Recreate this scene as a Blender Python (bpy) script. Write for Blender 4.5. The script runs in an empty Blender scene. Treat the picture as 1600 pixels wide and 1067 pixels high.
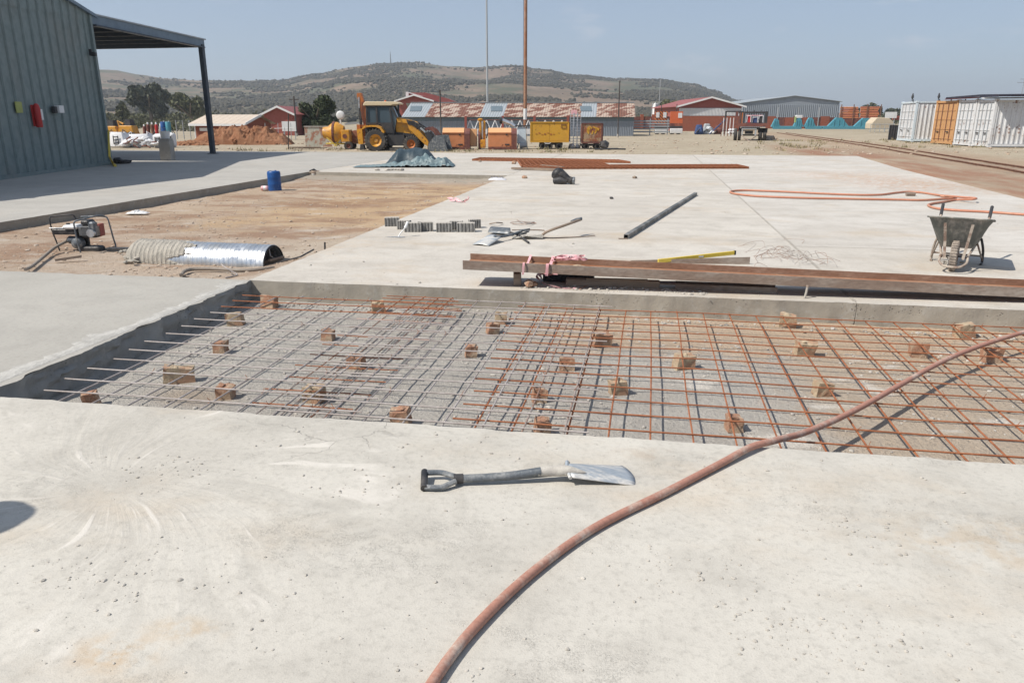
import bpy, math, random
import numpy as np
from mathutils import Vector, Matrix, noise, Euler
random.seed(7)
SC = bpy.context.scene
COL = SC.collection
PI = math.pi
YAW = math.radians(10.1)          # the camera looks 10 degrees left of the slab grid
EYE = 1.6
PITCH = math.radians(16.45)

# ------------------------------------------------------------------ camera
cam = bpy.data.cameras.new('camera')
cam.sensor_width = 36.0
cam.lens = 1180 / 1600 * 36.0
cam.clip_start = 0.05
cam.clip_end = 6000
camo = bpy.data.objects.new('camera', cam)
camo.location = (0, 0, EYE)
camo.rotation_euler = (PI / 2 - PITCH, 0, YAW)
COL.objects.link(camo)
SC.camera = camo

# ------------------------------------------------------------------ world, sun, exposure
SUN_EL = math.radians(50)
SUN_DIR = Vector((-math.cos(SUN_EL) * math.cos(math.radians(33)), -math.cos(SUN_EL) * math.sin(math.radians(33)), math.sin(SUN_EL)))
world = bpy.data.worlds.new('World')
SC.world = world
world.use_nodes = True
wn = world.node_tree
wn.nodes.clear()
wo = wn.nodes.new('ShaderNodeOutputWorld')
bg = wn.nodes.new('ShaderNodeBackground')
sky = wn.nodes.new('ShaderNodeTexSky')
sky.sky_type = 'NISHITA'
sky.sun_disc = False
sky.sun_elevation = SUN_EL
sky.sun_rotation = math.atan2(SUN_DIR.x, SUN_DIR.y)
sky.altitude = 1400
sky.air_density = 1.0
sky.dust_density = 3.0
sky.ozone_density = 1.5
bg.inputs['Strength'].default_value = 0.1
# a few faint wisps of cloud
tc = wn.nodes.new('ShaderNodeTexCoord'); mp = wn.nodes.new('ShaderNodeMapping'); mp.inputs['Scale'].default_value = (5, 5, 16)
nz = wn.nodes.new('ShaderNodeTexNoise'); nz.inputs['Scale'].default_value = 1.9; nz.inputs['Detail'].default_value = 6; nz.inputs['Roughness'].default_value = .55
mr = wn.nodes.new('ShaderNodeMapRange'); mr.interpolation_type = 'SMOOTHSTEP'
for k_, v_ in enumerate((.585, .74, 0.0, .38)): mr.inputs[k_ + 1].default_value = v_
mc = wn.nodes.new('ShaderNodeMix'); mc.data_type = 'RGBA'; mc.inputs[7].default_value = (4.8, 5.0, 5.5, 1)
wn.links.new(tc.outputs['Generated'], mp.inputs[0]); wn.links.new(mp.outputs[0], nz.inputs['Vector']); wn.links.new(nz.outputs['Fac'], mr.inputs[0])
# thin high haze greys the blue evenly over the whole sky
hz = wn.nodes.new('ShaderNodeMix'); hz.data_type = 'RGBA'; hz.inputs[0].default_value = .62; hz.inputs[7].default_value = (2.75, 3.3, 4.2, 1)
wn.links.new(sky.outputs[0], hz.inputs[6])
wn.links.new(mr.outputs[0], mc.inputs[0]); wn.links.new(hz.outputs[2], mc.inputs[6]); wn.links.new(mc.outputs[2], bg.inputs['Color'])
wn.links.new(bg.outputs[0], wo.inputs['Surface'])
sl = bpy.data.lights.new('sun', 'SUN')
sl.energy = 3.9
sl.angle = math.radians(0.53)
sl.color = (1.0, 0.945, 0.86)
so = bpy.data.objects.new('sun', sl)
so.rotation_euler = (-SUN_DIR).to_track_quat('-Z', 'Y').to_euler()
so.location = (-30, -20, 40)
COL.objects.link(so)
SC.view_settings.view_transform = 'Standard'
SC.view_settings.look = 'None'
SC.view_settings.exposure = 0.5
SC.view_settings.gamma = 1.0
SC.view_settings.use_curve_mapping = False

# ------------------------------------------------------------------ coordinates
CA, SA = math.cos(YAW), math.sin(YAW)
def C2(X, Y, z=0.0):
    """from metres right / ahead of where the photographer stands to the site grid"""
    return Vector((X * CA - Y * SA, X * SA + Y * CA, z))
def P(px, py, z=0.0):
    """a spot on the level z, read off the photograph"""
    F = 1180.0; cx = px - 800; cy = 533.5 - py
    d1 = F * math.cos(PITCH) + cy * math.sin(PITCH)
    d2 = -F * math.sin(PITCH) + cy * math.cos(PITCH)
    t = (z - EYE) / d2
    return C2(cx * t, d1 * t, z)
def PX(px, Y, z=-0.05):
    return C2((px - 800) / 1225.0 * Y, Y, z)

# ------------------------------------------------------------------ object helpers
def tag(o, label=None, cat=None, group=None, kind=None):
    if label: o['label'] = label
    if cat: o['category'] = cat
    if group: o['group'] = group
    if kind: o['kind'] = kind
    return o
def thing(name, label, cat, loc=(0, 0, 0), rz=0.0, group=None):
    o = bpy.data.objects.new(name, None)
    o.empty_display_size = 0.1
    COL.objects.link(o)
    o.location = loc
    o.rotation_euler = (0, 0, rz)
    return tag(o, label, cat, group)
def copy_thing(root, loc, rz=None, label=None):
    r = root.copy(); COL.objects.link(r); r.location = loc
    if rz is not None: r.rotation_euler = (0, 0, rz)
    if label: r['label'] = label
    for ch in list(root.children):
        c = ch.copy(); COL.objects.link(c); c.parent = r
        for g in list(ch.children):
            d = g.copy(); COL.objects.link(d); d.parent = c
    return r

class MB:
    def __init__(s):
        s.v = []; s.f = []
    def add(s, vs, fs):
        n = len(s.v); s.v += [tuple(q) for q in vs]; s.f += [tuple(i + n for i in q) for q in fs]
        return s
    def box(s, c, d, rz=0.0, rot=None, top=None, bev=0.0):
        """c centre, d full size; top=(fx,fy) scales the upper face; bev chamfers the vertical and top edges"""
        x, y, z = d[0] / 2, d[1] / 2, d[2] / 2
        tx, ty = (top if top else (1, 1))
        M = (rot if rot is not None else Matrix.Rotation(rz, 3, 'Z'))
        c = Vector(c)
        if bev <= 0:
            pts = [(-x, -y, -z), (x, -y, -z), (x, y, -z), (-x, y, -z), (-x * tx, -y * ty, z), (x * tx, -y * ty, z), (x * tx, y * ty, z), (-x * tx, y * ty, z)]
            s.add([c + M @ Vector(q) for q in pts], [(0, 3, 2, 1), (4, 5, 6, 7), (0, 1, 5, 4), (1, 2, 6, 5), (2, 3, 7, 6), (3, 0, 4, 7)])
        else:
            b = min(bev, x * .9, y * .9, z * .9)
            def ring(fx, fy, zz, inset):
                X = x * fx - inset; Y = y * fy - inset
                return [(-X + b, -Y, zz), (X - b, -Y, zz), (X, -Y + b, zz), (X, Y - b, zz), (X - b, Y, zz), (-X + b, Y, zz), (-X, Y - b, zz), (-X, -Y + b, zz)]
            pts = ring(1, 1, -z, b * .7) + ring(1, 1, -z + b, 0) + ring(tx, ty, z - b, 0) + ring(tx, ty, z, b * .7)
            fs = [tuple(range(7, -1, -1)), tuple(range(24, 32))]
            for r in range(3):
                for i in range(8):
                    j = (i + 1) % 8
                    fs.append((r * 8 + i, r * 8 + j, r * 8 + 8 + j, r * 8 + 8 + i))
            s.add([c + M @ Vector(q) for q in pts], fs)
        return s
    def cyl(s, a, b, r0, r1=None, n=10, caps=True):
        a = Vector(a); b = Vector(b); r1 = r0 if r1 is None else r1
        w = (b - a).normalized()
        u = w.orthogonal().normalized(); t = w.cross(u)
        vs = []
        for (c, r) in ((a, r0), (b, r1)):
            for i in range(n):
                g = 2 * PI * i / n
                vs.append(c + (u * math.cos(g) + t * math.sin(g)) * r)
        fs = [(i, (i + 1) % n, n + (i + 1) % n, n + i) for i in range(n)]
        if caps: fs += [tuple(range(n - 1, -1, -1)), tuple(range(n, 2 * n))]
        return s.add(vs, fs)
    def tube(s, pts, r, n=8, caps=True):
        pts = [Vector(q) for q in pts]; m = len(pts)
        rr = r if isinstance(r, (list, tuple)) else [r] * m
        vs = []; u = None
        for i, q in enumerate(pts):
            w = (pts[min(i + 1, m - 1)] - pts[max(i - 1, 0)]).normalized()
            if u is None: u = w.orthogonal().normalized()
            u = (u - w * u.dot(w)).normalized(); t = w.cross(u)
            for k in range(n):
                g = 2 * PI * k / n
                vs.append(q + (u * math.cos(g) + t * math.sin(g)) * rr[i])
        fs = []
        for i in range(m - 1):
            for k in range(n):
                k2 = (k + 1) % n
                fs.append((i * n + k, i * n + k2, (i + 1) * n + k2, (i + 1) * n + k))
        if caps: fs += [tuple(range(n - 1, -1, -1)), tuple(range((m - 1) * n, m * n))]
        return s.add(vs, fs)
    def lathe(s, prof, n=20, c=(0, 0, 0), axis='Z', caps=True):
        """prof: list of (radius, height)"""
        vs = []; c = Vector(c)
        for (r, h) in prof:
            for k in range(n):
                g = 2 * PI * k / n
                q = (r * math.cos(g), r * math.sin(g), h)
                if axis == 'Y': q = (q[0], q[2], q[1])
                if axis == 'X': q = (q[2], q[0], q[1])
                vs.append(c + Vector(q))
        fs = []
        for i in range(len(prof) - 1):
            for k in range(n):
                k2 = (k + 1) % n
                fs.append((i * n + k, i * n + k2, (i + 1) * n + k2, (i + 1) * n + k))
        if caps and prof[0][0] > 1e-5: fs.append(tuple(range(n - 1, -1, -1)))
        if caps and prof[-1][0] > 1e-5: fs.append(tuple(range((len(prof) - 1) * n, len(prof) * n)))
        return s.add(vs, fs)
    def prism(s, poly, y0, y1, plane='XZ', off=(0, 0, 0)):
        """extrude a 2D outline; XZ: along y; XY: along z; YZ: along x"""
        n = len(poly); o = Vector(off); vs = []
        for y in (y0, y1):
            for (a, b) in poly:
                q = (a, y, b) if plane == 'XZ' else ((a, b, y) if plane == 'XY' else (y, a, b))
                vs.append(o + Vector(q))
        fs = [tuple(range(n - 1, -1, -1)), tuple(range(n, 2 * n))] + [(i, (i + 1) % n, n + (i + 1) % n, n + i) for i in range(n)]
        return s.add(vs, fs)
    def strip(s, pts, w, th=0.0, up=Vector((0, 0, 1))):
        """a flat band along pts of width w"""
        pts = [Vector(q) for q in pts]; m = len(pts); vs = []
        for i, q in enumerate(pts):
            d = (pts[min(i + 1, m - 1)] - pts[max(i - 1, 0)]).normalized()
            u = d.cross(up)
            u = u.normalized() if u.length > 1e-4 else Vector((1, 0, 0))
            vs += [q - u * w / 2, q + u * w / 2]
        if th > 0:
            vs += [q + up * th for q in vs]
        fs = []
        for i in range(m - 1):
            fs.append((2 * i, 2 * i + 1, 2 * i + 3, 2 * i + 2))
            if th > 0:
                b = 2 * m
                fs.append((b + 2 * i, b + 2 * i + 2, b + 2 * i + 3, b + 2 * i + 1))
                fs.append((2 * i, 2 * i + 2, b + 2 * i + 2, b + 2 * i)); fs.append((2 * i + 1, b + 2 * i + 1, b + 2 * i + 3, 2 * i + 3))
        if th > 0:
            b = 2 * m
            fs.append((0, b, b + 1, 1)); fs.append((2 * m - 2, 2 * m - 1, b + 2 * m - 1, b + 2 * m - 2))
        return s.add(vs, fs)
    def rock(s, c, r, sq=0.6, seed=None):
        rnd = random
        ph = (1 + 5 ** .5) / 2
        base = [(-1, ph, 0), (1, ph, 0), (-1, -ph, 0), (1, -ph, 0), (0, -1, ph), (0, 1, ph), (0, -1, -ph), (0, 1, -ph), (ph, 0, -1), (ph, 0, 1), (-ph, 0, -1), (-ph, 0, 1)]
        ic = [(0, 11, 5), (0, 5, 1), (0, 1, 7), (0, 7, 10), (0, 10, 11), (1, 5, 9), (5, 11, 4), (11, 10, 2), (10, 7, 6), (7, 1, 8), (3, 9, 4), (3, 4, 2), (3, 2, 6), (3, 6, 8), (3, 8, 9), (4, 9, 5), (2, 4, 11), (6, 2, 10), (8, 6, 7), (9, 8, 1)]
        M = Euler((rnd.random() * 6, rnd.random() * 6, rnd.random() * 6)).to_matrix()
        sx = rnd.uniform(.7, 1.3); sy = rnd.uniform(.7, 1.3); c = Vector(c)
        vs = []
        for q in base:
            w = (M @ Vector(q)) / 1.9 * rnd.uniform(.75, 1.15)
            vs.append(c + Vector((w.x * sx * r, w.y * sy * r, w.z * sq * r)))
        return s.add(vs, ic)
    def build(s, name, m, parent=None, smooth=False, bevel=0.0, kind=None, loc=None):
        me = bpy.data.meshes.new(name)
        me.from_pydata(s.v, [], s.f)
        me.update()
        if smooth:
            me.polygons.foreach_set('use_smooth', [True] * len(me.polygons))
        o = bpy.data.objects.new(name, me)
        if m is not None: me.materials.append(m)
        COL.objects.link(o)
        if parent is not None: o.parent = parent
        if bevel > 0:
            b = o.modifiers.new('bevel', 'BEVEL'); b.width = bevel; b.segments = 2; b.limit_method = 'ANGLE'; b.angle_limit = math.radians(35)
        if smooth:
            try: me.set_sharp_from_angle(angle=math.radians(40))
            except Exception: pass
        if kind: o['kind'] = kind
        if loc is not None: o.location = loc
        return o
def inst(me_obj, name, parent=None, loc=(0, 0, 0), rot=None):
    o = me_obj.copy(); COL.objects.link(o); o.name = name; o.parent = parent; o.location = loc
    if rot is not None: o.rotation_euler = rot
    return o

# ------------------------------------------------------------------ materials
class NT:
    def __init__(s, name, rough=0.8, metal=0.0, spec=0.4):
        s.m = bpy.data.materials.new(name); s.m.use_nodes = True
        s.t = s.m.node_tree; s.t.nodes.clear()
        s.out = s.t.nodes.new('ShaderNodeOutputMaterial')
        s.b = s.t.nodes.new('ShaderNodeBsdfPrincipled')
        s.t.links.new(s.b.outputs[0], s.out.inputs[0])
        s.b.inputs['Roughness'].default_value = rough
        s.b.inputs['Metallic'].default_value = metal
        s.b.inputs['Specular IOR Level'].default_value = spec
    def n(s, t): return s.t.nodes.new(t)
    def l(s, a, b): s.t.links.new(a, b)
    def put(s, sock, v):
        if hasattr(v, 'is_output'): s.l(v, sock)
        else:
            if isinstance(v, (tuple, list)) and len(v) == 3 and sock.type == 'RGBA': v = (*v, 1)
            sock.default_value = v
    def pos(s):
        g = s.n('ShaderNodeNewGeometry'); return g.outputs['Position']
    def obj(s):
        g = s.n('ShaderNodeTexCoord'); return g.outputs['Object']
    def rand(s):
        g = s.n('ShaderNodeObjectInfo'); return g.outputs['Random']
    def mapv(s, v, scale=(1, 1, 1), loc=(0, 0, 0), rot=(0, 0, 0)):
        m = s.n('ShaderNodeMapping'); s.l(v, m.inputs[0]); m.inputs['Scale'].default_value = scale
        m.inputs['Location'].default_value = loc; m.inputs['Rotation'].default_value = rot
        return m.outputs[0]
    def noise(s, v, sc, det=4.0, rough=0.55, dist=0.0, color=False):
        m = s.n('ShaderNodeTexNoise'); s.l(v, m.inputs['Vector']); m.inputs['Scale'].default_value = sc
        m.inputs['Detail'].default_value = det; m.inputs['Roughness'].default_value = rough; m.inputs['Distortion'].default_value = dist
        return m.outputs['Color' if color else 'Fac']
    def voro(s, v, sc, feat='F1', rnd=1.0, out='Distance'):
        m = s.n('ShaderNodeTexVoronoi'); s.l(v, m.inputs['Vector']); m.inputs['Scale'].default_value = sc
        m.feature = feat; m.inputs['Randomness'].default_value = rnd
        return m.outputs[out]
    def math(s, op, a, b=0.0, c=None, clamp=False):
        m = s.n('ShaderNodeMath'); m.operation = op; m.use_clamp = clamp
        s.put(m.inputs[0], a); s.put(m.inputs[1], b)
        if c is not None: s.put(m.inputs[2], c)
        return m.outputs[0]
    def ramp(s, v, a, b, lo=0.0, hi=1.0):
        m = s.n('ShaderNodeMapRange'); m.interpolation_type = 'SMOOTHSTEP'; s.l(v, m.inputs[0])
        m.inputs[1].default_value = a; m.inputs[2].default_value = b; m.inputs[3].default_value = lo; m.inputs[4].default_value = hi
        return m.outputs[0]
    def mix(s, f, a, b, mode='MIX'):
        m = s.n('ShaderNodeMix'); m.data_type = 'RGBA'; m.blend_type = mode
        s.put(m.inputs[0], f); s.put(m.inputs[6], a); s.put(m.inputs[7], b)
        return m.outputs[2]
    def sep(s, v):
        m = s.n('ShaderNodeSeparateXYZ'); s.l(v, m.inputs[0]); return m.outputs
    def comb(s, x, y, z):
        m = s.n('ShaderNodeCombineXYZ'); s.put(m.inputs[0], x); s.put(m.inputs[1], y); s.put(m.inputs[2], z); return m.outputs[0]
    def color(s, c): s.put(s.b.inputs['Base Color'], c)
    def rough(s, r): s.put(s.b.inputs['Roughness'], r)
    def bump(s, h, strength=0.3, dist=0.01, prev=None):
        m = s.n('ShaderNodeBump'); m.inputs['Strength'].default_value = strength; m.inputs['Distance'].default_value = dist
        s.put(m.inputs['Height'], h)
        if prev is not None: s.l(prev, m.inputs['Normal'])
        s.l(m.outputs[0], s.b.inputs['Normal'])
        return m.outputs[0]
    def spot(s, px, py, cx, cy, rx, ry):
        """soft round stain mask round (cx, cy)"""
        dx = s.math('DIVIDE', s.math('SUBTRACT', px, cx), rx); dy = s.math('DIVIDE', s.math('SUBTRACT', py, cy), ry)
        d = s.math('SQRT', s.math('ADD', s.math('MULTIPLY', dx, dx), s.math('MULTIPLY', dy, dy)))
        return s.ramp(d, 0.1, 1.0, 1.0, 0.0)

def paint(name, c, dirt=(.25, .2, .15), amt=.35, rough=.5, metal=0.0, sc=3.0, bump=.15, spec=.4, rust=0.0, world=False):
    """paint or plain stuff with weathering: broad tone changes, dirt patches, fine grain, rust spots"""
    t = NT(name, rough, metal, spec)
    v = t.pos() if world else t.obj()
    n1 = t.noise(v, sc, 5, .6); n2 = t.noise(v, sc * 7, 4, .6)
    col = t.mix(t.ramp(n1, .45, .75, 0, amt), c, dirt)
    dk = tuple(q * .8 for q in c)
    col = t.mix(t.ramp(n2, .4, .75, 0, .45), col, dk)
    if rust > 0:
        n3 = t.noise(v, sc * 2.3, 6, .7)
        col = t.mix(t.ramp(n3, .62 - rust * .25, .7 - rust * .2), col, (.16, .06, .03))
    t.color(col)
    t.rough(t.ramp(n2, .3, .8, max(rough - .1, .05), min(rough + .2, 1)))
    t.bump(n2, bump, .01)
    return t.m
def two(name, c1, c2, sc=4.0, lo=.45, hi=.6, rough=.8, metal=0.0, bump=.3, stretch=(1, 1, 1), world=False, det=6, dist=.01):
    t = NT(name, rough, metal)
    v = t.mapv(t.pos() if world else t.obj(), stretch)
    n = t.noise(v, sc, det, .65); n2 = t.noise(v, sc * 9, 3, .6)
    col = t.mix(t.ramp(n, lo, hi), c1, c2)
    col = t.mix(t.ramp(n2, .35, .75, 0, .5), col, tuple(q * .62 for q in c1))
    t.color(col); t.bump(n2, bump, dist)
    return t.m

def concrete(name, base, light, dark, streak=(1, 1, 1), tan=0.0, fine=.5, spots=(), swirl=None, seed=0.0):
    t = NT(name, .88, 0, .25)
    p = t.pos(); px, py, pz = t.sep(p)[0:3]
    v = t.mapv(p, (1, 1, 1), (seed * 3.1, seed * 1.7, 0))
    big = t.noise(v, .45, 4, .6); mid = t.noise(v, 2.3, 6, .65, .4); fin = t.noise(v, 30, 5, .7); gr = t.noise(v, 160, 2, .6)
    st = t.noise(t.mapv(v, streak), 1.0, 6, .6)
    col = t.mix(t.ramp(big, .32, .68), base, light)
    col = t.mix(t.ramp(mid, .42, .72, 0, .6), col, dark)
    col = t.mix(t.ramp(st, .5, .72, 0, .55), col, light)
    col = t.mix(t.ramp(st, .3, .48, .4, 0), col, dark)
    if tan > 0:
        tn = t.noise(t.mapv(v, (.6, .9, 1), (4, 9, 0)), .9, 6, .65)
        col = t.mix(t.ramp(tn, .5, .72, 0, tan), col, (.44, .345, .24))
    col = t.mix(t.ramp(fin, .45, .8, 0, .5), col, tuple(q * .72 for q in dark))
    col = t.mix(t.ramp(gr, .5, .8, 0, .3), col, tuple(q * .6 for q in dark))
    # scuffed patches where the float left the surface open and gritty
    rp = t.ramp(t.noise(t.mapv(v, (.8, 1.5, 1), (7, 2, 0)), 1.15, 6, .68, .5), .5, .64)
    gq = t.math('MULTIPLY', t.ramp(t.noise(v, 110, 4, .8), .44, .66), t.ramp(t.noise(v, 11, 4, .7), .38, .62))
    col = t.mix(t.math('MULTIPLY', t.math('MULTIPLY', rp, gq), .42), col, tuple(q * .70 for q in dark))
    # small pits and loose specks
    vo = t.voro(v, 26); vc = t.noise(v, 1.7, 3, .6)
    pit = t.math('MULTIPLY', t.ramp(vo, .05, .11, 1, 0), t.ramp(vc, .47, .62))
    col = t.mix(t.math('MULTIPLY', pit, .7), col, (.16, .15, .14))
    for (x, y, rx, ry, cc, a) in spots:
        m = t.math('MULTIPLY', t.spot(px, py, x, y, rx, ry), t.ramp(t.noise(v, 7, 5, .65), .42, .62))
        col = t.mix(t.math('MULTIPLY', m, a), col, cc)
    h = t.math('ADD', t.math('ADD', t.math('MULTIPLY', fin, .6), t.math('MULTIPLY', mid, 1.3)), t.math('MULTIPLY', t.math('MULTIPLY', rp, gq), .5))
    if swirl:
        cx, cy = swirl
        dx = t.math('SUBTRACT', px, cx); dy = t.math('SUBTRACT', py, cy)
        r = t.math('SQRT', t.math('ADD', t.math('MULTIPLY', dx, dx), t.math('MULTIPLY', dy, dy)))
        wob = t.math('MULTIPLY', t.noise(v, .9, 2, .5), 1.1)
        an = t.math('ADD', t.math('ARCTAN2', dy, dx), t.math('ADD', t.math('MULTIPLY', wob, .7), t.math('MULTIPLY', r, .35)))
        sv = t.comb(t.math('MULTIPLY', an, 3.4), t.math('MULTIPLY', r, .5), 0)
        sw = t.noise(sv, 2.6, 3, .5)
        band = t.math('MULTIPLY', t.ramp(sw, .575, .65), t.ramp(t.noise(v, 2.6, 4, .6), .44, .6))
        mask = t.math('MULTIPLY', t.ramp(r, .9, 2.1, 1, 0), t.ramp(r, .1, .4, 0, 1))
        col = t.mix(t.math('MULTIPLY', t.math('MULTIPLY', band, mask), .75), col, (.61, .575, .52))
        # the trowelled strip between the sweeps keeps more grit
        col = t.mix(t.math('MULTIPLY', t.math('MULTIPLY', t.ramp(sw, .3, .46, 1, 0), mask), .35), col, dark)
        h = t.math('ADD', h, t.math('MULTIPLY', t.math('MULTIPLY', sw, mask), 2.0))
    # hairline cracks
    ck = t.voro(t.mapv(t.noise(v, 1.5, 5, .6, color=True), (.35, .35, .35)), 1.0) if False else None
    vv = t.comb(t.math('ADD', px, t.math('MULTIPLY', t.noise(v, 3, 4, .6), .35)), t.math('ADD', py, t.math('MULTIPLY', t.noise(v, 2.6, 4, .6), .35)), 0)
    ed = t.voro(vv, .42, 'DISTANCE_TO_EDGE')
    crk = t.math('MULTIPLY', t.ramp(ed, .0, .0022, 1, 0), t.ramp(t.noise(v, .7, 3, .6), .5, .6))
    col = t.mix(t.math('MULTIPLY', crk, .45), col, (.2, .185, .165))
    t.color(col)
    h = t.math('SUBTRACT', h, t.math('ADD', t.math('MULTIPLY', pit, .8), t.math('MULTIPLY', crk, .5)))
    b1 = t.bump(h, .45 * fine * 2, .006)
    t.bump(gr, .35 * fine * 2, .002, b1)
    return t.m

M = {}
LT = (.545, .518, .462); BS = (.472, .445, .394); DK = (.36, .338, .298)
M['front'] = concrete('front_concrete', BS, LT, DK, (.5, 1.3, 1), .45, .6,
    [(-1.57, 1.74, .22, .14, (.45, .325, .2), .75), (-1.42, 1.88, .2, .1, (.45, .34, .22), .6), (1.5, 2.9, .9, .35, (.43, .33, .22), .45), (2.2, 2.2, .6, .4, (.42, .34, .24), .4), (-.2, 1.6, .3, .2, (.5, .38, .26), .35), (.15, 3.5, .5, .12, (.4, .33, .26), .5)], (-2.35, 2.75))
M['back'] = concrete('back_concrete', (.47, .435, .385), (.545, .51, .455), (.36, .33, .288), (.25, 1.6, 1), .55, .35,
    [(-4.2, 9.5, 1.5, 2.5, (.5, .4, .29), .3), (7.0, 22, 2.5, 7, (.45, .29, .19), .6), (1.0, 8, 3, 1.2, (.46, .39, .3), .5), (-1.0, 26, 6, 4, (.47, .37, .27), .5)], seed=1.3)
M['back2'] = concrete('pale_concrete', (.475, .442, .395), (.55, .52, .475), (.375, .345, .305), (.2, 1.4, 1), .5, .35,
    [(6.6, 21, 2.5, 4, (.42, .24, .14), .8), (5.5, 24, 3, 3, (.45, .28, .18), .55)], seed=2.3)
M['yardslab'] = concrete('far_concrete', (.455, .425, .375), (.525, .49, .44), (.365, .34, .30), (.12, .9, 1), .45, .3, seed=3.1)
M['apron'] = concrete('grey_concrete', (.37, .352, .32), (.42, .40, .365), (.31, .295, .27), (.2, .8, 1), .15, .25, seed=4.4)
M['left'] = concrete('smooth_concrete', (.36, .342, .305), (.395, .376, .338), (.308, .292, .262), (.6, .6, 1), .08, .3, seed=5.7)
def sidewall(name, c1, c2, c3):
    t = NT(name, .92, 0, .2); v = t.pos()
    a = t.noise(v, 1.6, 5, .65); b = t.noise(v, 9, 6, .7); c = t.noise(v, 70, 4, .7)
    col = t.mix(t.ramp(a, .4, .62), c1, c2)
    col = t.mix(t.ramp(b, .5, .72, 0, .8), col, c3)
    vo = t.voro(v, 34)
    pit = t.math('MULTIPLY', t.ramp(vo, .1, .25, 1, 0), t.ramp(t.noise(v, 2.6, 4, .6), .5, .6))
    col = t.mix(t.math('MULTIPLY', pit, .75), col, tuple(q * .35 for q in c3))
    t.color(col)
    t.bump(t.math('SUBTRACT', t.math('ADD', t.math('MULTIPLY', b, .8), t.math('MULTIPLY', c, .35)), pit), .7, .012)
    return t.m
M['edge'] = sidewall('slab_edge', (.36, .325, .27), (.30, .27, .225), (.4, .38, .34))
M['edge_rough'] = sidewall('rough_slab_edge', (.30, .30, .285), (.24, .24, .23), (.34, .335, .315))
M['joint'] = two('joint_mortar', (.33, .30, .26), (.42, .39, .34), 6, .4, .6, .95, 0, .4, world=True)
M['rim'] = two('smeared_rim', (.38, .365, .335), (.47, .455, .42), 9, .4, .6, .9, 0, .5, (1, .4, 1), True)

def earth(name, cols, sc=1.0, stones=.5, bump=.8, masks=()):
    t = NT(name, .96, 0, .15); p = t.pos(); x, y, z = t.sep(p)[0:3]
    a = t.noise(p, .35 * sc, 5, .6, .3); b = t.noise(p, 2.0 * sc, 6, .65, .3); c = t.noise(p, 14 * sc, 5, .7); d = t.noise(p, 90, 3, .7)
    col = t.mix(t.ramp(a, .38, .62), cols[0], cols[1])
    col = t.mix(t.ramp(b, .48, .68, 0, .75), col, cols[2])
    for f in masks: col = f(t, col, x, y, b)
    col = t.mix(t.ramp(c, .5, .75, 0, .5), col, tuple(q * .62 for q in cols[1]))
    vo = t.voro(p, 40 * sc); vs = t.ramp(vo, .1, .3, 1, 0)
    col = t.mix(t.math('MULTIPLY', vs, t.ramp(t.noise(p, 3, 2), .4, .6, 0, stones)), col, cols[3])
    col = t.mix(t.ramp(d, .5, .8, 0, .4), col, tuple(q * .55 for q in cols[1]))
    t.color(col)
    t.bump(t.math('ADD', t.math('ADD', t.math('MULTIPLY', b, .8), c), t.math('ADD', t.math('MULTIPLY', vs, .35), t.math('MULTIPLY', d, .25))), bump, .03)
    return t.m
def m_red(t, col, x, y, b):
    # red soil on the strip between the slab edge and the rails
    d = t.math('ADD', x, t.math('MULTIPLY', t.math('SUBTRACT', b, .5), 3.0))
    m = t.math('MULTIPLY', t.ramp(d, 13.0, 9.5, 0, 1) if False else t.ramp(d, 9.6, 12.6, 1, 0), t.ramp(x, 6.0, 7.8, 0, 1))
    m = t.math('MULTIPLY', m, t.math('MULTIPLY', t.ramp(y, 40, 60, 1, 0), t.ramp(t.noise(t.mapv(t.pos(), (.5, .12, 1)), 1.4, 5, .65), .35, .6, .25, 1)))
    col = t.mix(t.math('MULTIPLY', m, .85), col, (.27, .13, .08))
    m2 = t.math('MULTIPLY', t.ramp(d, 10.5, 12.0, 0, 1), t.ramp(d, 14.0, 16.5, 1, 0))
    return t.mix(t.math('MULTIPLY', m2, .45), col, (.32, .2, .13))
def m_grass(t, col, x, y, b):
    m = t.math('MULTIPLY', t.ramp(b, .5, .62), t.ramp(y, 60, 140, 0, .7))
    return t.mix(m, col, (.2, .19, .1))
M['ground'] = earth('yard_earth', [(.38, .325, .24), (.33, .275, .20), (.42, .36, .275), (.45, .41, .35)], .8, .4, .7, (m_red, m_grass))
def m_dirt(t, col, x, y, b):
    w = t.math('MULTIPLY', t.math('SUBTRACT', b, .5), 3.5)
    yy = t.math('ADD', y, w)
    m = t.math('MULTIPLY', t.ramp(yy, 10.6, 13.0, 0, 1), t.ramp(yy, 19.4, 21.2, 1, 0))
    m = t.math('MULTIPLY', m, t.ramp(t.math('ADD', x, w), -8.2, -6.6, .25, 1))
    col = t.mix(t.math('MULTIPLY', m, .85), col, (.47, .33, .195))
    q = t.math('MULTIPLY', t.spot(x, y, -6.7, 15.6, 2.6, 1.5), t.ramp(b, .4, .55))
    col = t.mix(t.math('MULTIPLY', q, .85), col, (.29, .175, .105))
    bp = t.ramp(t.noise(t.mapv(t.pos(), (.7, 1.3, 1)), .9, 6, .7), .46, .6, 0, .8)
    col = t.mix(bp, col, (.285, .18, .12))
    wp = t.ramp(t.noise(t.mapv(t.pos(), (.7, 1.6, 1), (5, 3, 0)), 1.3, 6, .7), .55, .66, 0, .6)
    col = t.mix(wp, col, (.52, .47, .41))
    q = t.math('MULTIPLY', t.ramp(yy, 21.0, 21.8, 0, 1), .8)
    col = t.mix(q, col, (.33, .3, .25))
    q = t.spot(x, y, -4.6, 9.6, 1.0, 1.6)
    return t.mix(t.math('MULTIPLY', q, .6), col, (.50, .45, .37))
M['dirt'] = earth('dug_earth', [(.44, .36, .285), (.39, .30, .225), (.36, .265, .19), (.50, .455, .40)], 1.6, .6, .9, (m_dirt,))
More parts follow.
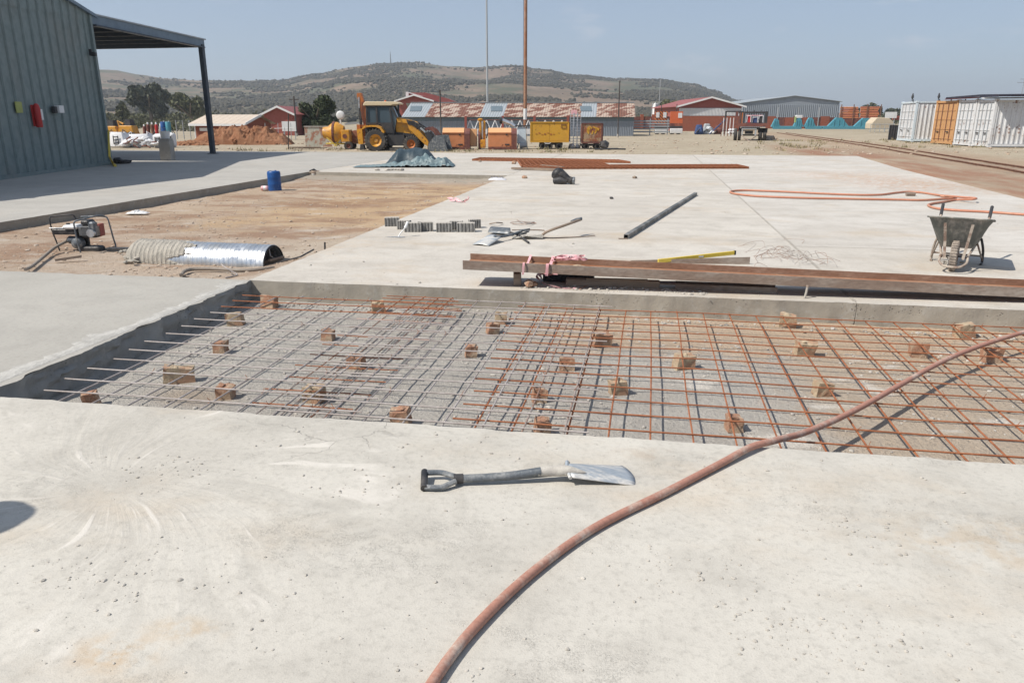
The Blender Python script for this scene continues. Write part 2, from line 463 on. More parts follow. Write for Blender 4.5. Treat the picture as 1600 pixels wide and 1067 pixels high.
def m_pit(t, col, x, y, b):
    w = t.math('MULTIPLY', t.math('SUBTRACT', b, .5), 1.6)
    xx = t.math('ADD', x, w)
    col = t.mix(t.math('MULTIPLY', t.ramp(xx, .7, 1.5, 0, 1), .9), col, (.44, .36, .275))
    col = t.mix(t.math('MULTIPLY', t.math('MULTIPLY', t.ramp(t.math('ADD', y, w), 5.7, 6.3, 0, 1), t.ramp(xx, -1.4, -.4, 0, 1)), .85), col, (.47, .355, .25))
    wn_ = t.noise(t.mapv(t.pos(), (1.3, 2.4, 1)), 1.1, 4, .6)
    col = t.mix(t.math('MULTIPLY', t.ramp(wn_, .56, .66), t.ramp(xx, -.4, .3, 0, .9)), col, (.60, .56, .50))
    q = t.math('MULTIPLY', t.spot(x, y, -3.0, 4.4, .5, .3), .6)
    return t.mix(q, col, (.3, .22, .15))
M['pit'] = earth('pit_gravel', [(.42, .395, .355), (.37, .345, .31), (.46, .435, .395), (.5, .475, .44)], 2.2, .8, .9, (m_pit,))
def m_hill(t, col, x, y, b):
    n = t.noise(t.mapv(t.pos(), (1, 1, 2.2)), .012, 6, .62)
    col = t.mix(t.ramp(n, .44, .6), col, (.085, .09, .055))
    n2 = t.noise(t.mapv(t.pos(), (1, 1, 3)), .05, 5, .65)
    return t.mix(t.ramp(n2, .5, .66, 0, .7), col, (.10, .095, .06))
M['hill'] = earth('hill_scrub', [(.215, .155, .11), (.18, .13, .095), (.26, .20, .15), (.16, .13, .10)], .02, 0, .2, (m_hill,))

def leafm(name, c1, c2):
    t = NT(name, .75, 0, .25); n = t.noise(t.obj(), 1.2, 3, .6)
    t.color(t.mix(t.ramp(n, .35, .65), c1, c2)); t.b.inputs['Subsurface Weight'].default_value = 0
    return t.m
M['leaf_dark'] = leafm('leaf_dark', (.045, .06, .028), (.075, .09, .045))
M['leaf_olive'] = leafm('leaf_olive', (.075, .08, .04), (.12, .12, .06))
M['leaf_gum'] = leafm('leaf_gum', (.055, .065, .045), (.09, .095, .06))
M['bush'] = leafm('bush', (.048, .044, .029), (.075, .065, .043))
M['bark'] = two('bark', (.13, .1, .075), (.2, .17, .13), 6, stretch=(1, 1, .2))
M['drygrass'] = two('dry_grass', (.3, .25, .14), (.2, .19, .09), 2, world=True)
M['rebar_grey'] = two('steel_bar_grey', (.42, .38, .36), (.33, .285, .26), 8, .4, .6, .65, .08, .2, world=True)
M['rebar_rust'] = two('steel_bar_rusty', (.36, .135, .06), (.25, .09, .04), 9, .4, .62, .8, .1, .3, world=True)
M['rebar_mid'] = two('steel_bar_half_rusty', (.37, .32, .29), (.28, .14, .085), 2.2, .45, .58, .7, .2, .3, world=True)
M['brick'] = two('clay_brick', (.36, .195, .125), (.45, .34, .24), 14, .4, .6, .92, 0, .8, det=5)
M['brick2'] = two('pale_brick', (.44, .35, .24), (.38, .22, .14), 11, .4, .6, .92, 0, .8)
M['galv'] = None
t = NT('galvanised', .38, .85); v = t.obj()
t.color(t.mix(t.ramp(t.noise(v, 6, 5, .6), .4, .7), (.62, .64, .66), (.42, .43, .43)))
t.rough(t.ramp(t.noise(v, 12, 4, .6), .3, .7, .25, .5)); t.bump(t.noise(v, 25, 3), .1, .01); M['galv'] = t.m
M['cement'] = two('cement_crust', (.58, .535, .46), (.44, .41, .355), 10, .4, .62, .95, 0, 1.0, dist=.03)
M['paper_cement'] = two('dried_grout', (.52, .49, .435), (.42, .39, .35), 20, .4, .65, .95, 0, .4)
M['hose_fg'] = two('hose_terracotta', (.40, .20, .145), (.50, .395, .325), 7, .47, .68, .6, 0, .25, world=True, dist=.004)
M['hose_orange'] = paint('hose_orange', (.47, .2, .125), (.45, .28, .18), .5, .6, 0, 2, .05, world=True)
M['hose_grey'] = paint('hose_muddy', (.27, .23, .19), (.38, .34, .28), .6, .7, 0, 6, .2)
M['steel_scr'] = two('scraped_steel', (.34, .38, .42), (.62, .60, .56), 9, .40, .56, .55, .2, .2, (.5, 1.6, 1))
M['steel_handle'] = two('worn_steel', (.13, .145, .16), (.31, .31, .30), 9, .47, .62, .5, .3, .25)
M['black'] = paint('black_plastic', (.02, .02, .022), (.2, .18, .16), .5, .5, 0, 8, .1)
M['dark'] = paint('dark_iron', (.045, .045, .048), (.12, .1, .085), .5, .6, .2, 4, .2)
M['brown_steel'] = two('rolled_steel', (.25, .185, .145), (.34, .29, .245), 5, .4, .65, .75, .1, .35, (.4, 1, 1))
M['flange_rust'] = two('flange_rust', (.25, .14, .09), (.33, .22, .16), 5, .4, .65, .85, .05, .35, (.4, 1, 1))
M['rust_web'] = two('rust_web', (.30, .125, .06), (.36, .2, .12), 8, .4, .6, .9, 0, .4, (.5, 1, 1))
M['timber'] = two('weathered_timber', (.33, .26, .2), (.24, .18, .14), 5, .4, .6, .9, 0, .6, (.15, 1, 1))
M['rusty'] = two('rust', (.22, .115, .075), (.15, .075, .05), 5, .4, .6, .9, 0, .5)
M['blue_drum'] = paint('blue_plastic', (.012, .075, .26), (.1, .15, .25), .25, .42, 0, 4, .05)
M['tarp_d'] = paint('tarp_dark', (.03, .05, .065), (.06, .09, .1), .4, .55, 0, 2, .2)
M['tarp_l'] = two('tarp_light', (.135, .2, .22), (.2, .25, .255), 2.5, .4, .6, .55, 0, .3)
M['paper'] = paint('paper', (.6, .6, .63), (.45, .42, .38), .4, .8, 0, 8, .3)
M['tape'] = paint('barrier_tape', (.72, .38, .40), (.7, .62, .6), .8, .5, 0, 12, .1)
M['white_p'] = paint('white_paint', (.72, .72, .71), (.42, .38, .33), .35, .5, 0, 1.3, .1)
M['white_c'] = paint('container_white', (.62, .625, .63), (.42, .37, .32), .5, .5, 0, .9, .1, rust=.18)
M['pale_blue'] = paint('container_bluewhite', (.55, .63, .68), (.5, .47, .43), .3, .5, 0, 1, .1)
M['orange_c'] = paint('container_orange', (.50, .275, .12), (.45, .27, .14), .4, .55, 0, 1, .1, rust=.1)
M['roof_dark'] = paint('roof_dark', (.035, .035, .055), (.09, .06, .06), .5, .6, .2, 2, .2)
M['roof_maroon'] = paint('roof_maroon', (.14, .035, .035), (.1, .05, .05), .5, .6, 0, 1, .1)
M['jcb'] = paint('machine_yellow', (.60, .28, .025), (.30, .2, .115), .75, .5, 0, 2.6, .12, rust=.22)
M['jcb_or'] = paint('machine_orange', (.42, .13, .03), (.25, .12, .07), .5, .5, 0, 3, .1, rust=.25)
M['cabroof'] = paint('cab_roof', (.62, .5, .33), (.5, .42, .3), .4, .5, 0, 2, .1)
M['skip'] = paint('skip_orange', (.58, .225, .095), (.45, .2, .1), .3, .6, 0, .8, .1, rust=.04)
M['skip_top'] = paint('skip_lid', (.66, .36, .17), (.55, .33, .2), .3, .6, 0, .8, .1)
M['maroon'] = two('maroon_rust', (.13, .05, .045), (.2, .08, .055), 3, .4, .6, .85)
M['wagon'] = paint('wagon_yellow', (.58, .31, .03), (.45, .24, .05), .5, .6, 0, .9, .1, rust=.12)
M['tyre'] = paint('tyre', (.045, .042, .04), (.17, .15, .125), .8, .9, 0, 3, .4)
M['glass'] = None
t = NT('cab_glass', .08, 0, .5); t.color((.10, .14, .17)); t.b.inputs['Transmission Weight'].default_value = .35; t.b.inputs['Alpha'].default_value = 1; M['glass'] = t.m
M['red'] = paint('red_paint', (.45, .03, .03), (.3, .05, .04), .3, .45, 0, 4, .05)
M['yellow'] = paint('yellow_paint', (.68, .5, .07), (.4, .33, .15), .4, .5, 0, 4, .1)
M['brickwall'] = None
t = NT('red_brickwork', .9, 0, .2); v = t.obj(); br = t.n('ShaderNodeTexBrick'); t.l(t.mapv(v, (1, 1, 1), rot=(PI / 2, 0, 0)), br.inputs[0])
br.inputs['Scale'].default_value = 3.2; br.inputs['Color1'].default_value = (.25, .075, .045, 1); br.inputs['Color2'].default_value = (.31, .10, .06, 1); br.inputs['Mortar'].default_value = (.24, .12, .09, 1); br.inputs['Mortar Size'].default_value = .012
t.color(t.mix(t.ramp(t.noise(v, .8, 4), .4, .7, 0, .4), br.outputs[0], (.22, .10, .07))); M['brickwall'] = t.m
M['redwall'] = paint('red_cladding', (.30, .085, .065), (.24, .1, .08), .3, .7, 0, .5, .05)
M['redroof'] = paint('red_roof', (.28, .085, .075), (.2, .09, .08), .4, .6, 0, .4, .05)
M['creamroof'] = paint('cream_roof', (.55, .46, .37), (.45, .36, .28), .4, .6, 0, .6, .05)
M['bluegrey'] = paint('bluegrey_sheet', (.135, .175, .20), (.2, .2, .19), .35, .55, .1, .5, .05)
M['bluegrey_l'] = paint('grey_sheet_wall', (.27, .31, .34), (.3, .3, .28), .35, .55, .1, .4, .05)
M['greyroof'] = paint('grey_sheet', (.33, .36, .38), (.35, .34, .31), .4, .5, .1, .6, .05)
M['greyshed'] = paint('grey_shed', (.27, .30, .335), (.3, .31, .32), .3, .6, .1, .15, .03)
t = NT('patchy_rust_roof', .85, .1); v = t.obj()
sv = t.mapv(v, (1, 1, 1), rot=(0, 0, 0)); xx, yy, zz = t.sep(sv)[0:3]
sk = t.comb(t.math('SUBTRACT', xx, t.math('MULTIPLY', yy, .9)), t.math('MULTIPLY', yy, 1.0), 0)
n = t.noise(sk, 1.25, 3, .55); n2 = t.noise(v, 4, 4, .6)
bl = t.math('ADD', t.math('MULTIPLY', t.rand(), .12), t.math('ADD', n, t.math('MULTIPLY', t.math('SUBTRACT', n2, .5), .12)))
col = t.mix(t.ramp(bl, .54, .57), (.40, .31, .25), (.17, .078, .055)); col = t.mix(t.ramp(n2, .5, .75, 0, .5), col, (.25, .12, .08))
t.color(col); M['rustroof'] = t.m
t = NT('rusty_side', .85, .05); v = t.obj(); n = t.noise(v, 1.6, 6, .7); n2 = t.noise(v, 5, 4, .6); x_, y_, z_ = t.sep(v)[0:3]
col = t.mix(t.ramp(n, .42, .6), (.24, .085, .045), (.36, .27, .17)); col = t.mix(t.ramp(n2, .6, .68), col, (.6, .28, .1)); t.color(col); M['rustside'] = t.m
M['graffiti'] = two('flaking_board', (.46, .45, .38), (.36, .16, .1), 2.6, .48, .56, .85)
M['turq'] = paint('turquoise_paint', (.075, .27, .34), (.12, .3, .33), .4, .5, 0, 1, .1)
M['concblk'] = two('concrete_post', (.36, .325, .28), (.42, .39, .35), 3, .4, .6, .9)
M['bag'] = paint('bulk_bag', (.68, .68, .69), (.5, .5, .5), .3, .7, 0, 2, .4)
M['mound'] = earth('red_spoil', [(.30, .15, .085), (.26, .12, .065), (.34, .19, .11), (.36, .25, .18)], 1.5, .3, .9)
M['paver'] = two('concrete_paver', (.23, .22, .205), (.36, .35, .33), 12, .45, .6, .92, 0, .6, (2.5, 2.5, .6))
M['pebble'] = two('pebbles', (.40, .37, .325), (.49, .455, .405), 3, .4, .6, .95, 0, .5, world=True)
M['gravelst'] = two('pit_stones', (.38, .355, .32), (.48, .445, .395), 2, .4, .6, .95, 0, .5, world=True)
M['clod'] = two('earth_clods', (.40, .30, .22), (.47, .40, .325), .8, .4, .6, .98, 0, .5, world=True)
M['clad'] = paint('shed_cladding', (.19, .24, .24), (.2, .2, .18), .45, .6, .15, .6, .05, world=True)
M['fascia'] = paint('canopy_paint', (.14, .195, .25), (.13, .17, .21), .3, .5, .1, .5, .05)
M['canopy_col'] = paint('canopy_column', (.05, .065, .085), (.08, .09, .1), .3, .5, .1, 1, .05)
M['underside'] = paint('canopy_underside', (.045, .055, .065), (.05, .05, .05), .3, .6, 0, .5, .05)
M['pole_rust'] = two('pole_rusty', (.30, .135, .07), (.36, .22, .15), 1.2, .4, .6, .8, .1, .2)
M['pole_grey'] = paint('pole_grey', (.4, .42, .43), (.3, .3, .3), .3, .5, .3, 1, .05)
M['pole_dark'] = paint('pole_dark', (.07, .06, .055), (.1, .08, .07), .3, .8, 0, 1, .05)
M['skin'] = paint('skin', (.22, .12, .075), (.2, .11, .07), .2, .55, 0, 6, .05)
M['overall'] = paint('overalls', (.03, .06, .16), (.12, .12, .13), .4, .85, 0, 5, .3)
M['hazard'] = None
t = NT('hazard_board', .6); v = t.obj(); x_, y_, z_ = t.sep(v)[0:3]
w = t.math('FRACT', t.math('MULTIPLY', t.math('ADD', x_, z_), 3.2)); t.color(t.mix(t.math('GREATER_THAN', w, .5), (.62, .17, .04), (.06, .03, .025))); M['hazard'] = t.m
M['haz_or'] = paint('board_orange', (.60, .13, .045), (.5, .2, .1), .4, .6, 0, 1, .1)
M['pipes'] = paint('stacked_orange', (.5, .17, .09), (.35, .15, .1), .5, .7, 0, 1, .2)
M['tan'] = paint('tan_canvas', (.50, .42, .31), (.42, .35, .27), .3, .8, 0, .7, .1)

# ================================================================== THE SETTING
def fbm(x, y, s, o=3, seed=0.0):
    a = 0; amp = 1; t = 0
    for i in range(o):
        a += amp * noise.noise(Vector((x * s + seed, y * s - seed, seed * .37))); t += amp; amp *= .5; s *= 2.1
    return a / t
def grid(name, xs, ys, zf, m, kind='structure', smooth=True):
    nx, ny = len(xs), len(ys)
    vs = [(x, y, zf(x, y)) for y in ys for x in xs]
    fs = [(j * nx + i, j * nx + i + 1, (j + 1) * nx + i + 1, (j + 1) * nx + i) for j in range(ny - 1) for i in range(nx - 1)]
    b = MB(); b.v = vs; b.f = fs
    return b.build(name, m, None, smooth, kind=kind)
def frange(a, b, st):
    n = max(1, int(round((b - a) / st))); return [a + (b - a) * i / n for i in range(n + 1)]

def slab(name, outline, m, me, thick=.34, jit=.005, wob=.35, seed=0.0, step=.05, chip=0.0, rows=5):
    """a cast slab: flat top, slightly ragged arris and a pitted, uneven side"""
    pts = []
    n = len(outline)
    for i in range(n):
        a = Vector(outline[i][:2]); b = Vector(outline[(i + 1) % n][:2]); st = outline[i][2] if len(outline[i]) > 2 else step
        L = (b - a).length; k = max(1, int(L / st)); nn = Vector(((b - a).y, -(b - a).x)).normalized()
        for j in range(k):
            q = a + (b - a) * j / k
            d = 0
            if j > 0 and st < 1: d = jit * noise.noise(Vector((q.x * 7 + seed, q.y * 7, 0))) * 2 + jit * .8 * noise.noise(Vector((q.x * 25 + seed, q.y * 25, 0)))
            ch = 0
            if chip > 0 and st < 1:
                c = noise.noise(Vector((q.x * 3.1 + seed, q.y * 3.1, 3)))
                ch = max(0, c - .25) * chip
            pts.append((q + nn * (d - ch), nn, ch))
    m_ = len(pts)
    vs = [(q.x, q.y, 0) for q, nn, c in pts]
    top = MB(); top.add(vs, [tuple(range(m_))])
    o = top.build(name, m, None)
    o['kind'] = 'structure'
    o.location.z = 0
    sd = MB(); sv = []
    for r in range(rows + 1):
        z = -thick * r / rows
        for q, nn, c in pts:
            w = 0
            if r > 0: w = wob * .03 * (fbm(q.x * 1.0 + z * 3, q.y + z * 7, 6, 3, seed + 5) - .1) + wob * .012 * noise.noise(Vector((q.x * 40, q.y * 40, z * 60)))
            p2 = q + nn * w
            sv.append((p2.x, p2.y, z - (c * .25 if r == 0 else 0)))
    fs = [(r * m_ + i, r * m_ + (i + 1) % m_, (r + 1) * m_ + (i + 1) % m_, (r + 1) * m_ + i) for r in range(rows) for i in range(m_)]
    # orient outwards (outline is counter-clockwise)
    fs = [tuple(reversed(f)) for f in fs]
    sd.add(sv, fs)
    sd.build('slab_side', me, o, True)
    return o

# ground sheet (sunk under the slabs, level with the yard beyond them)
def right_edge(y):
    if y > 27: return 8.11 + (y - 27) * .095
    if y > 17.4: return 7.65 + (y - 17.4) * .048
    return 7.6
def gz(x, y):
    inside = (y < 36.35 and x < right_edge(min(max(y, 0), 36)) - .05 and x > -60 and y > -25)
    if inside: return -.36
    z = -.055 + .05 * fbm(x, y, .12, 3) + .02 * fbm(x, y, .9, 2)
    if y > 37 or x > 9: z += .012 * fbm(x, y, 3.5, 2)
    d = math.hypot(x, y)
    if d > 120: z = -.05
    return min(z, -.012)
xs = [-3400, -2000, -1000, -500, -250, -140, -100, -80, -62, -60, -50] + frange(-45, 30, .55) + frange(31, 60, 2) + [70, 90, 120, 170, 250, 500, 1000, 2000, 3400]
ys = [-3400, -1500, -500, -150, -60, -26, -25, -10, 0, 3, 6] + frange(7, 36, .8) + [36.34, 36.4] + frange(36.8, 60, .45) + frange(62, 110, 2) + [120, 140, 170, 220, 300, 420, 700, 1200, 2000, 3400]
grid('ground', sorted(set(xs)), sorted(set(ys)), gz, M['ground'])

# concrete slabs (each cast bay is its own)
S1 = 3.0
slab('front_slab', [(-14, -9, S1), (14, -9, S1), (14, 3.66, .04), (8, 3.68, .04), (1.2, 3.70, .04), (-3.9, 3.64, .04), (-9, 3.62, S1), (-14, 3.6, S1)], M['front'], M['edge'], seed=1, jit=.008, chip=.05)
slab('left_slab', [(-14, 3.66, S1), (-3.90, 3.70, .04), (-3.99, 7.06, .08), (-14, 6.98, S1)], M['left'], M['edge_rough'], seed=2, jit=.014, wob=1.5, rows=12, chip=.16)
slab('back_slab', [(-4.02, 7.05, .04), (1.898, 7.08, .6), (1.92, 37.0, S1), (1.92, 36.45, S1), (-4.05, 36.3, S1), (-4.05, 22.1, .3)][:2] + [(1.898, 36.42, S1), (-4.05, 36.35, S1), (-4.06, 19.0, .08)], M['back'], M['edge'], seed=3, jit=.006, wob=.45, chip=.04)
slab('side_slab', [(1.905, 7.08, .04), (7.6, 6.98, .6), (7.6, 10.28, S1), (1.905, 10.3, .6)], M['back'], M['edge'], seed=4, jit=.006, wob=.45, chip=.04)
slab('right_slab', [(1.905, 10.32, .6), (7.6, 10.30, .1), (7.65, 17.4, .1), (8.11, 27.0, .1), (9.0, 36.45, S1), (1.905, 36.42, S1)], M['back2'], M['edge'], seed=5)
slab('yard_slab', [(-10.45, 22.6, .1), (-4.07, 22.1, .6), (-4.07, 36.35, S1), (-10.45, 36.4, S1)], M['yardslab'], M['edge'], seed=6, chip=.03)
slab('apron_slab', [(-45, -2, S1), (-14.02, -2, S1), (-14.02, 6.0, .6), (-10.2, 6.0, .08), (-10.22, 11.3, .08), (-10.35, 17.0, .08), (-10.47, 23.0, S1), (-10.47, 36.4, S1), (-45, 36.6, S1)], M['apron'], M['edge'], seed=7, jit=.008)
b = MB(); b.box((1.9015, 21.8, -.1), (.012, 29.4, .19)); b.build('joint_filler', M['rim'], None, kind='structure')
b = MB(); b.box((1.9015, 21.8, .0006), (.034, 29.3, .004)); b.build('joint_strip', M['joint'], None, kind='structure')
b = MB(); b.box((4.75, 10.31, -.1), (5.68, .016, .19)); b.build('joint_filler', M['rim'], None, kind='structure')
# smeared mortar rim left on the pale edge of the left bay
b = MB()
pts = []
for i in range(240):
    f = i / 239; y = 3.75 + f * 3.2
    x = -3.96 - .09 * f / 1 * 0 - (.012 * math.sin(f * 9)) - .03 * f
    pts.append((x, y))
rim = []
nn_ = len(pts)
for i, (x, y) in enumerate(pts):
    w = .10 + .22 * abs(fbm(x, y, 1.4, 3, 2)) + .16 * abs(noise.noise(Vector((y * 9, 1, 1))))
    for k, (dx, dz) in enumerate([(-w, -.002), (-w * .8, .002), (-w * .45, .0045), (-.03, .005), (-.005, .001)]):
        rim.append((x + dx, y, dz + .004 * noise.noise(Vector((x * 30 + k, y * 30, 1))) * (0 < k < 4)))
b.add(rim, [(i * 5 + k, i * 5 + k + 1, (i + 1) * 5 + k + 1, (i + 1) * 5 + k) for i in range(nn_ - 1) for k in range(4)])
b.build('mortar_rim', M['rim'], None, True, kind='structure')

# pit floor and dug earth
def pz(x, y):
    e = .02 if (y > 6.7) else 0
    return -.225 + .016 * fbm(x, y, 1.7, 3, 2) + .006 * fbm(x, y, 9, 2, 5) + e * (y - 6.7) * 3
grid('pit_floor', frange(-4.3, 9.0, .05), frange(3.5, 7.2, .05), pz, M['pit'])
def dz_(x, y):
    z = -.165 + .03 * fbm(x, y, .55, 3, 4) + .012 * fbm(x, y, 3.1, 3, 1) + .006 * fbm(x, y, 11, 2, 8)
    if x > -4.9: z += (x + 4.9) * .10
    if y > 21.2: z += (y - 21.2) * .05
    if y < 7.8: z -= .0
    return z
grid('dug_ground', frange(-14.2, -3.98, .07), frange(6.7, 22.7, .09), dz_, M['dirt'])

# pebbles, stones, clods: nobody could count them
def scatter(name, m, fn, n, rmin, rmax, sq=.6):
    b = MB()
    for i in range(n):
        q = fn()
        if q is None: continue
        r = rmin + (rmax - rmin) * random.random() ** 6
        b.rock((q[0], q[1], q[2] + r * .2), r, sq)
    return b.build(name, m, None, False, kind='stuff')
def f_front():
    x = random.uniform(-3.2, 3.2); y = random.uniform(1.2, 3.6)
    if random.random() > max(0.0, .25 + 1.6 * fbm(x, y, 1.5, 3, 9)): return None
    return (x, y, 0)
scatter('loose_grit', M['pebble'], f_front, 5200, .0012, .010)
cl = [(.55, 2.25), (.2, 2.5), (.75, 2.2), (.1, 1.5), (-.4, 1.75), (1.9, 1.45), (-1.2, 2.9), (-2.2, 2.9), (.9, 2.95), (-1.9, 2.1)]
def f_cl():
    c = random.choice(cl); x = random.gauss(c[0], .17); y = random.gauss(c[1], .09); return (x, y, 0)
scatter('grit_patches', M['pebble'], f_cl, 1700, .0012, .0095)
def f_back():
    x = random.uniform(-4, 6.5); y = 7.1 + 14 * random.random() ** 1.8
    if random.random() > .18 + 1.5 * fbm(x, y, .6, 3, 3): return None
    return (x, y, 0)
scatter('slab_crumbs', M['pebble'], f_back, 1100, .004, .022)
def f_under():
    x = random.uniform(-1.2, .6); return (x, random.gauss(7.28, .07), 0)
scatter('broken_mortar', M['pebble'], f_under, 330, .006, .028)
def f_pit():
    x = random.uniform(-3.95, 5.2); y = random.uniform(3.7, 7.03)
    if random.random() > .35 + 1.5 * fbm(x, y, 1.2, 3, 6): return None
    return (x, y, pz(x, y))
scatter('pit_gravel', M['gravelst'], f_pit, 15000, .0025, .018)
def f_toe():
    x = random.uniform(-4, 5); return (x, random.gauss(6.93, .06), pz(x, 6.9))
scatter('wall_crumbs', M['gravelst'], f_toe, 900, .005, .025)
def f_dirt():
    x = random.uniform(-10.2, -4.0); y = 6.9 + 15 * random.random() ** 1.7
    if random.random() > .4 + 1.4 * fbm(x, y, .8, 3, 6): return None
    return (x, y, dz_(x, y))
scatter('earth_clods', M['clod'], f_dirt, 11000, .003, .034, .45)
def f_yard():
    Y = 37 + 30 * random.random() ** 1.6; X = random.uniform(-22, 34)
    q = C2(X, Y); 
    if q.y < 36.6 and q.x < 9.3: return None
    return (q.x, q.y, gz(q.x, q.y))
scatter('yard_stones', M['clod'], f_yard, 2600, .02, .12, .5)
# tufts of dry grass beside the rails and the slab
b = MB()
def tuft(b, x, y, z, h, n=9, sp=.25):
    for i in range(n):
        a = random.random() * 6.28; r = random.random() * sp; q = Vector((x + r * math.cos(a), y + r * math.sin(a), z))
        d = Vector((random.gauss(0, .45), random.gauss(0, .45), 1)).normalized() * h * random.uniform(.5, 1.2); w = Vector((math.cos(a), math.sin(a), 0)) * h * .12
        b.add([q - w, q + w, q + d], [(0, 1, 2)])
for i in range(900):
    k = random.random()
    if k < .45:
        q = PX(random.uniform(1225, 1610), random.uniform(44, 62))
        if not (14.2 < q.x < 20.0): continue
    elif k < .7: q = PX(random.gauss(1250, 30), random.uniform(40, 60))
    else: q = PX(random.uniform(360, 1000), random.uniform(39.5, 44))
    if fbm(q.x, q.y, .35, 2, 5) < -.02: continue
    tuft(b, q.x, q.y, gz(q.x, q.y) - .01, random.uniform(.08, .25))
b.build('dry_grass', M['drygrass'], None, kind='stuff')

# ------------------------------------------------------------------ hills
RIDGE = [(-700, 92), (-300, 98), (0, 102), (100, 105), (185, 111), (235, 119), (270, 124), (330, 127), (440, 127), (500, 117), (560, 106), (600, 101), (650, 100), (700, 105), (740, 108), (800, 105), (850, 111), (900, 119), (960, 124), (1030, 125), (1080, 132), (1110, 142), (1150, 158), (1200, 170), (1260, 176), (1320, 179), (1500, 181), (2200, 182)]
def ridge(px):
    for (a, ya), (c, yc) in zip(RIDGE, RIDGE[1:]):
        if px <= c:
            f = (px - a) / (c - a); f = f * f * (3 - 2 * f); return 185 - (ya + (yc - ya) * f)
    return 3
R0, R1, R2 = 330.0, 1150.0, 1500.0
def hillz(px, Y):
    H_ = ridge(px) / 1282.0 * R1 + 1.6
    f = (Y - R0) / (R1 - R0)
    if f < 0: return -.1
    # foreslope, rolling shoulder, then the ridge
    s = .10 * min(1, f / .3) + .90 * max(0, min(1, (f - .18) / .82)) ** 1.25
    if Y > R1: s = 1 - .35 * ((Y - R1) / (R2 - R1)) ** 1.5
    q = C2((px - 800) / 1225 * Y, Y)
    n_ = fbm(q.x, q.y, .006, 4, 3)
    z = H_ * s * (1 + (.22 * n_ if Y < R1 * .97 else .02 * n_)) + (1.4 * fbm(q.x, q.y, .03, 3, 8)) * min(1, f * 3) * (H_ / 60)
    if Y < R1: z = min(z, (H_ - 1.6) * (Y / R1) * .985 + 1.6)
    return z
hp = frange(-700, 2200, 14); hY = frange(R0, R1, 22) + frange(R1 + 30, R2, 60)
vs = []
for Y in hY:
    for px in hp:
        q = C2((px - 800) / 1225 * Y, Y); vs.append((q.x, q.y, hillz(px, Y)))
nx = len(hp)
b = MB(); b.v = vs; b.f = [(j * nx + i, j * nx + i + 1, (j + 1) * nx + i + 1, (j + 1) * nx + i) for j in range(len(hY) - 1) for i in range(nx - 1)]
b.build('hills', M['hill'], None, True, kind='structure')
b = MB(); cnt = 0
for i in range(90000):
    px = random.uniform(60, 1330); Y = R0 + (R1 + 20 - R0) * random.random() ** .8
    q = C2((px - 800) / 1225 * Y, Y)
    d = fbm(q.x, q.y, .011, 3, 12)
    right = .12 if px < 1150 else 0
    if px < 320 and Y > 780: d -= .28
    if random.random() > (d * 2.8 + .42): continue
    r = random.uniform(.6, 2.1) * (1.2 if Y < 700 else 1)
    z = hillz(px, Y)
    b.rock((q.x, q.y, z + r * .35), r, random.uniform(.6, 1.0)); cnt += 1
    if cnt > 30000: break
b.build('hillside_scrub', M['bush'], None, kind='stuff')

# ================================================================== BUILDINGS AND LARGE THINGS
def plank_sheet(w, h, ribs, d=.03, th=.01):
    """ribbed sheet in XZ, outer face towards -y"""
    prof = []
    st = w / ribs
    for i in range(ribs):
        x = i * st
        prof += [(x, 0), (x + st * .12, -d), (x + st * .36, -d), (x + st * .48, 0)]
    prof.append((w, 0))
    vs = []
    for (x, y) in prof: vs += [(x, y, 0), (x, y, h)]
    n = len(prof); m = len(vs)
    fs = [(2 * i, 2 * i + 2, 2 * i + 3, 2 * i + 1) for i in range(n - 1)]
    vs2 = [(a, b_ + th, c) for a, b_, c in vs]
    fs2 = [tuple(m + k for k in reversed(f)) for f in fs]
    b = MB(); b.add(vs + vs2, fs + fs2 + [(0, 1, m + 1, m), (m - 2, 2 * m - 2, 2 * m - 1, m - 1)])
    return b

# ---- ribbed shed on the left: wall facing the yard, roof, canopy behind
P1 = Vector((-19.24, 25.05, 0)); P0 = Vector((-15.55, 11.6, 0))
wl = (P0 - P1).length; wdir = (P0 - P1).normalized(); wang = math.atan2(wdir.y, wdir.x)
t_ = thing('ribbed_shed', 'tall grey-green ribbed metal shed whose shaded wall fills the left edge', 'shed', P1, wang)
# local: x from far corner towards the viewer, +y outwards (to the yard)? outward = right of the wall seen from inside
def shed_top(x):
    # height of the wall top at distance x from the far corner
    if x < 8.2: return 5.03 + x * (6.15 - 5.03) / 8.2
    return 6.15 - (x - 8.2) * .45
sw = .52; n_ = int(wl / sw)
for i in range(n_):
    x0 = i * sw
    b = MB(); x1 = x0 + sw
    prof = [(x0 + .004, 0), (x0 + .40, 0), (x0 + .425, .045), (x0 + .475, .045), (x0 + .5, 0), (x1 - .004, 0)]
    vs = []
    for (x, y) in prof:
        zt = shed_top(x); zs = 4.86 - x * .045
        vs += [(x, y, 0), (x, y, zs), (x, y + .015, zs - .02), (x, y + .015, zt)]
    fs = []
    for k in range(len(prof) - 1):
        for r in range(3): fs.append((4 * k + r, 4 * k + 4 + r, 4 * k + 5 + r, 4 * k + 1 + r))
    b.add(vs, [tuple(reversed(f)) for f in fs]); b.build('cladding_sheet', M['clad'], t_)
b = MB()
xe = n_ * sw
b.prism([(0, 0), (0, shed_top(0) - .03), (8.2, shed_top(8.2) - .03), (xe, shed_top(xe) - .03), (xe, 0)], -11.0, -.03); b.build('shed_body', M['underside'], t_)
b = MB(); b.box((.03, .035, 2.5), (.16, .1, 5.0)); b.build('corner_flashing', M['clad'], t_)
